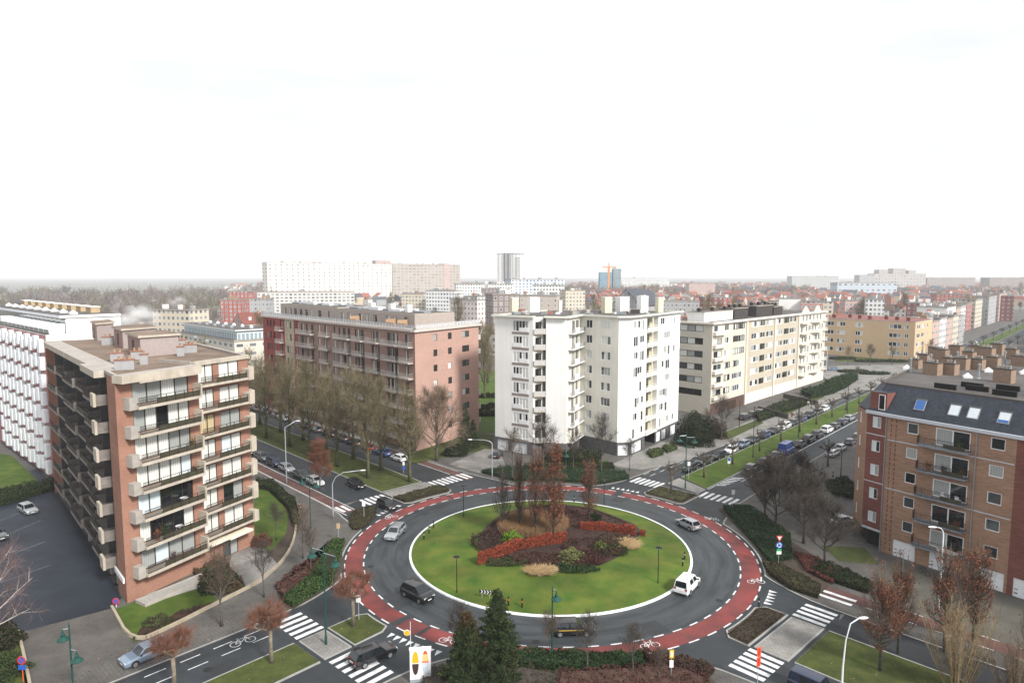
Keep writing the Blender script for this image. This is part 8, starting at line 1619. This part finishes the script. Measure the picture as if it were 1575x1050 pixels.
# the distant town: one mass of small houses nobody could count
mbd = MB(); WS = [mat('d_wall_%d' % i, q, var=.1, scale=.02) for i, q in enumerate(((.62, .61, .58), (.50, .42, .33), (.30, .13, .10), (.34, .34, .34)))]; RS = list(HR.values())
for q in range(1500):
    D = 820 + 1900 * rg.random() ** 1.3; px = rg.uniform(350 if rg.random() < .5 else 880, 1650); p = pxy(px, D)
    if any((p - c_.xy).length < q_ for c_, q_ in KEEP): continue
    an = R(47.5 if rg.random() < .5 else 137.5); ca, sa = math.cos(an), math.sin(an); wd, dp, h, rh = rg.uniform(8, 22), rg.uniform(9, 13), rg.uniform(5.5, 10.5), rg.choice([0, 3.5, 4.5, 5]); T_ = lambda x, y, z: (p.x + x * ca - y * sa, p.y + x * sa + y * ca, z); w_, r_ = rg.choice(WS), rg.choice(RS)
    mbd.prism([T_(0, 0, 0)[:2], T_(wd, 0, 0)[:2], T_(wd, dp, 0)[:2], T_(0, dp, 0)[:2]], 0, h, w_, RS[2], bottom=False)
    if rh: mbd.quad(T_(0, -.3, h), T_(wd, -.3, h), T_(wd, dp / 2, h + rh), T_(0, dp / 2, h + rh), r_); mbd.quad(T_(wd, dp + .3, h), T_(0, dp + .3, h), T_(0, dp / 2, h + rh), T_(wd, dp / 2, h + rh), r_); mbd.tri(T_(0, 0, h), T_(0, dp / 2, h + rh), T_(0, dp, h), w_); mbd.tri(T_(wd, 0, h), T_(wd, dp, h), T_(wd, dp / 2, h + rh), w_)
link('distant_houses', mbd.mesh('distant_houses'), None, kind='stuff')
# town trees
nt_ = 0
TZ = {}
while nt_ < 85:
    D = 280 + 800 * rg.random(); px = rg.uniform(340, 1600); p = pxy(px, D)
    if blocked(p.x, p.y, 1) or any((p.x - a) ** 2 + (p.y - b) ** 2 < 49 for a, b in OCC): continue
    z, dd = zone(px, D); o = tree_thing('bare_tree', f'bare tree among the {dd} roofs {z}', (p.x, p.y, 0), *((tm, cm), (tm2, cm2), pm[nt_ % 3], (tm3, cm3))[nt_ % 4], rz=rg.random() * 6, group=f'bare trees among the roofs {z}'); s = rg.uniform(.9, 1.5); o.scale = (s, s, s); nt_ += 1
T, Cn = conifer(5, 14, 5, 2600); ctm, ccm = T.mesh('trunk', True), Cn.mesh('crown')
for px, D, s, lab in ((1140, 470, 1.1, 'dark evergreen behind the cream block, taller of two'), (1126, 460, .9, 'dark evergreen behind the cream block, lower of two'), (960, 560, .8, 'dark evergreen behind the white tower chimneys, left'), (985, 575, .75, 'dark evergreen behind the white tower chimneys, right'), (1368, 430, .7, 'small dark conifer above the ochre block'), (208, 420, 1.1, 'dark conifer among the bare woods at left'), (1448, 480, .9, 'dark conifer on the far street at right'), (1232, 700, .9, 'dark conifer in the middle rows behind the cream block')): p = pxy(px, D); o = tree_thing('evergreen', lab, (p.x, p.y, 0), ctm, ccm, cat='tree'); o.scale = (s * 1.3, s * 1.3, s)
for i, (px, D, s, lab) in enumerate(((745, 200, 1.25, 'large bare park tree in the gap between red block and white tower, front'), (750, 230, 1.35, 'large bare park tree in the gap between red block and white tower, behind'), (738, 260, 1.3, 'bare park tree far back in the gap left of the white tower'), (1392, 520, 1.3, 'tall pale bare tree above the maroon block'), (400, 300, 1.1, 'tawny bare tree behind the left end of the red block'), (885, 620, 1.4, 'pale bare tree among the roofs behind the white tower'))): p = pxy(px, D); o = tree_thing('bare_tree', lab, (p.x, p.y, 0), *pm[i % 3], rz=i); o.scale = (s * .8, s * .8, s * .8) if i < 3 else (s, s, s)
# far woods: one mass of bare crowns
nr = np.random.default_rng(12); S, E = [], []
mbw = MB(); WDS = [mat('wood_grey', (.21, .175, .155), rough=1, var=.3, scale=.02), mat('wood_olive', (.15, .14, .095), rough=1, var=.3, scale=.02), mat('wood_violet', (.17, .14, .145), rough=1, var=.3, scale=.02)]
def wood(n, px0, px1, D0, D1, h):
    for t in range(n):
        D = D0 + (D1 - D0) * nr.random(); p = pxy(px0 + (px1 - px0) * nr.random(), D); H = h * nr.uniform(.5, 1.45); k = 46; b = np.array([[p.x, p.y, H * .35]]) + nr.normal(size=(k, 3)) * np.array([[H * .10, H * .10, H * .10]]); d = nr.normal(size=(k, 3)) * np.array([[1, 1, .5]]) + np.array([[0, 0, .9]]); d /= np.linalg.norm(d, axis=1)[:, None]; e = b + d * H * .5 * nr.uniform(.5, 1.1, (k, 1)); r = .00042 * D
        sticks(mbw, b, e, r, r * .5, WDS[t % 3]); sticks(mbw, np.array([[p.x, p.y, 0]]), np.array([[p.x, p.y, H * .5]]), .3, .2, WDS[t % 3])
wood(330, -90, 330, 330, 560, 15); wood(300, -120, 420, 560, 1300, 18); wood(200, 870, 1240, 1150, 1500, 18); wood(60, 955, 1010, 950, 1050, 12); wood(90, 1280, 1600, 1200, 1500, 14); wood(120, 380, 900, 1350, 2200, 18)
o = link('woodland', mbw.mesh('woodland'), None, kind='stuff')
# steam drifting from a roof behind the orange brick block
def steam(p, r, dens, lab):
    m = bpy.data.materials.new('steam'); m.use_nodes = True; n = m.node_tree.nodes; l = m.node_tree.links; n.remove(n['Principled BSDF']); v = n.new('ShaderNodeVolumePrincipled'); v.inputs['Color'].default_value = (1, 1, 1, 1); tcn = n.new('ShaderNodeTexCoord'); t = n.new('ShaderNodeTexNoise'); t.inputs['Scale'].default_value = 1.7; t.inputs['Detail'].default_value = 5; l.new(tcn.outputs['Object'], t.inputs[0])
    ln = n.new('ShaderNodeVectorMath'); ln.operation = 'LENGTH'; l.new(tcn.outputs['Object'], ln.inputs[0]); mr = n.new('ShaderNodeMapRange'); mr.inputs['From Min'].default_value = 1.0; mr.inputs['From Max'].default_value = .25; l.new(ln.outputs['Value'], mr.inputs['Value']); m2 = n.new('ShaderNodeMapRange'); m2.inputs['From Min'].default_value = .47; m2.inputs['From Max'].default_value = .62; m2.inputs['To Max'].default_value = dens; l.new(t.outputs['Fac'], m2.inputs['Value']); mu = n.new('ShaderNodeMath'); mu.operation = 'MULTIPLY'; l.new(mr.outputs[0], mu.inputs[0]); l.new(m2.outputs[0], mu.inputs[1]); l.new(mu.outputs[0], v.inputs['Density']); l.new(v.outputs[0], n['Material Output'].inputs['Volume'])
    mb = MB(); mb.lathe([(math.sin(math.pi * k / 12) * 1 + 1e-4, -math.cos(math.pi * k / 12)) for k in range(13)], 18, m); o = link('steam', mb.mesh('steam'), None, p, 0, kind='stuff'); o.scale = r
steam((-113, 200, 24.5), (9, 5, 5.5), .5, ''); steam((-106, 212, 29), (4, 2.5, 2.5), .3, '')
# fallen leaves on the verges and lawns
LL = MB(); nl_ = np.random.default_rng(21); rl_ = random.Random(21); LIT = [mat('fallen_leaf', (.15, .075, .035), var=.3), mat('fallen_leaf_pale', (.24, .16, .08), var=.3), mat('fallen_leaf_dark', (.06, .04, .025), var=.3)]; P_ = []
for arm, d0, d1, b0, b1, k in (('SE', 35.5, 60, -3, 5, 500), ('SW', 36.5, 56, -3.5, 1.1, 260), ('SW', 28.5, 32, -3.4, 1, 60), ('NW', 36, 130, -4.4, 3.8, 2200), ('NE', 41, 130, -4.2, 2, 260), ('SE', 36, 60, 10.3, 24, 500), ('NW', 34, 60, 14.5, 18, 300), ('SW', 34, 56, -10.2, -15, 300)):
    for _ in range(k): q = AP(arm, rl_.uniform(d0, d1), rl_.uniform(b0, b1), .15); P_.append(tuple(q))
for _ in range(420): a_, r_ = rl_.uniform(0, 6.283), 18.2 * math.sqrt(rl_.random()); x, y = CX + r_ * math.cos(a_), CY + r_ * math.sin(a_); P_.append((x, y, island_z(x, y) + .02))
leaves(LL, np.array(P_), .075, LIT, nl_, flat=.0); link('fallen_leaves', LL.mesh('fallen_leaves'), None, kind='stuff')
# drain covers in the carriageways
IRON = mat('cast_iron', (.035, .034, .033), var=.3, scale=8, metal=.4, rough=.6)
for i, q in enumerate([AP('SW', 44, -5.6, .0), AP('SW', 41, 5.0, .0), AP('SE', 45, 7.6, .0), AP('SE', 37, -5.2, .0), AP('NE', 42, -8.2, .0), AP('NE', 50, 5.6, .0), AP('NW', 40, 6.2, .0), AP('NW', 60, -6.4, .0)] + [Vector((CX + 24 * math.cos(a_), CY + 24 * math.sin(a_), 0)) for a_ in (.4, 1.9, 3.4, 4.6, 5.6)]):
    mb = MB(); mb.lathe([(.42, 0), (.42, .004), (.36, .004)], 18, IRON, (q.x, q.y, .027)); struct('drain_cover', mb)
# haze: a closed box of even thin air round everything
hm = bpy.data.materials.new('haze'); hm.use_nodes = True; n = hm.node_tree.nodes; n.remove(n['Principled BSDF']); v = n.new('ShaderNodeVolumePrincipled'); v.inputs['Color'].default_value = (.93, .96, 1, 1); v.inputs['Density'].default_value = .00016; hm.node_tree.links.new(v.outputs[0], n['Material Output'].inputs['Volume'])
mb = MB(); mb.box(-9500, -400, -1, 9500, 12500, 95, hm); o = link('haze', mb.mesh('haze'), None, kind='stuff')
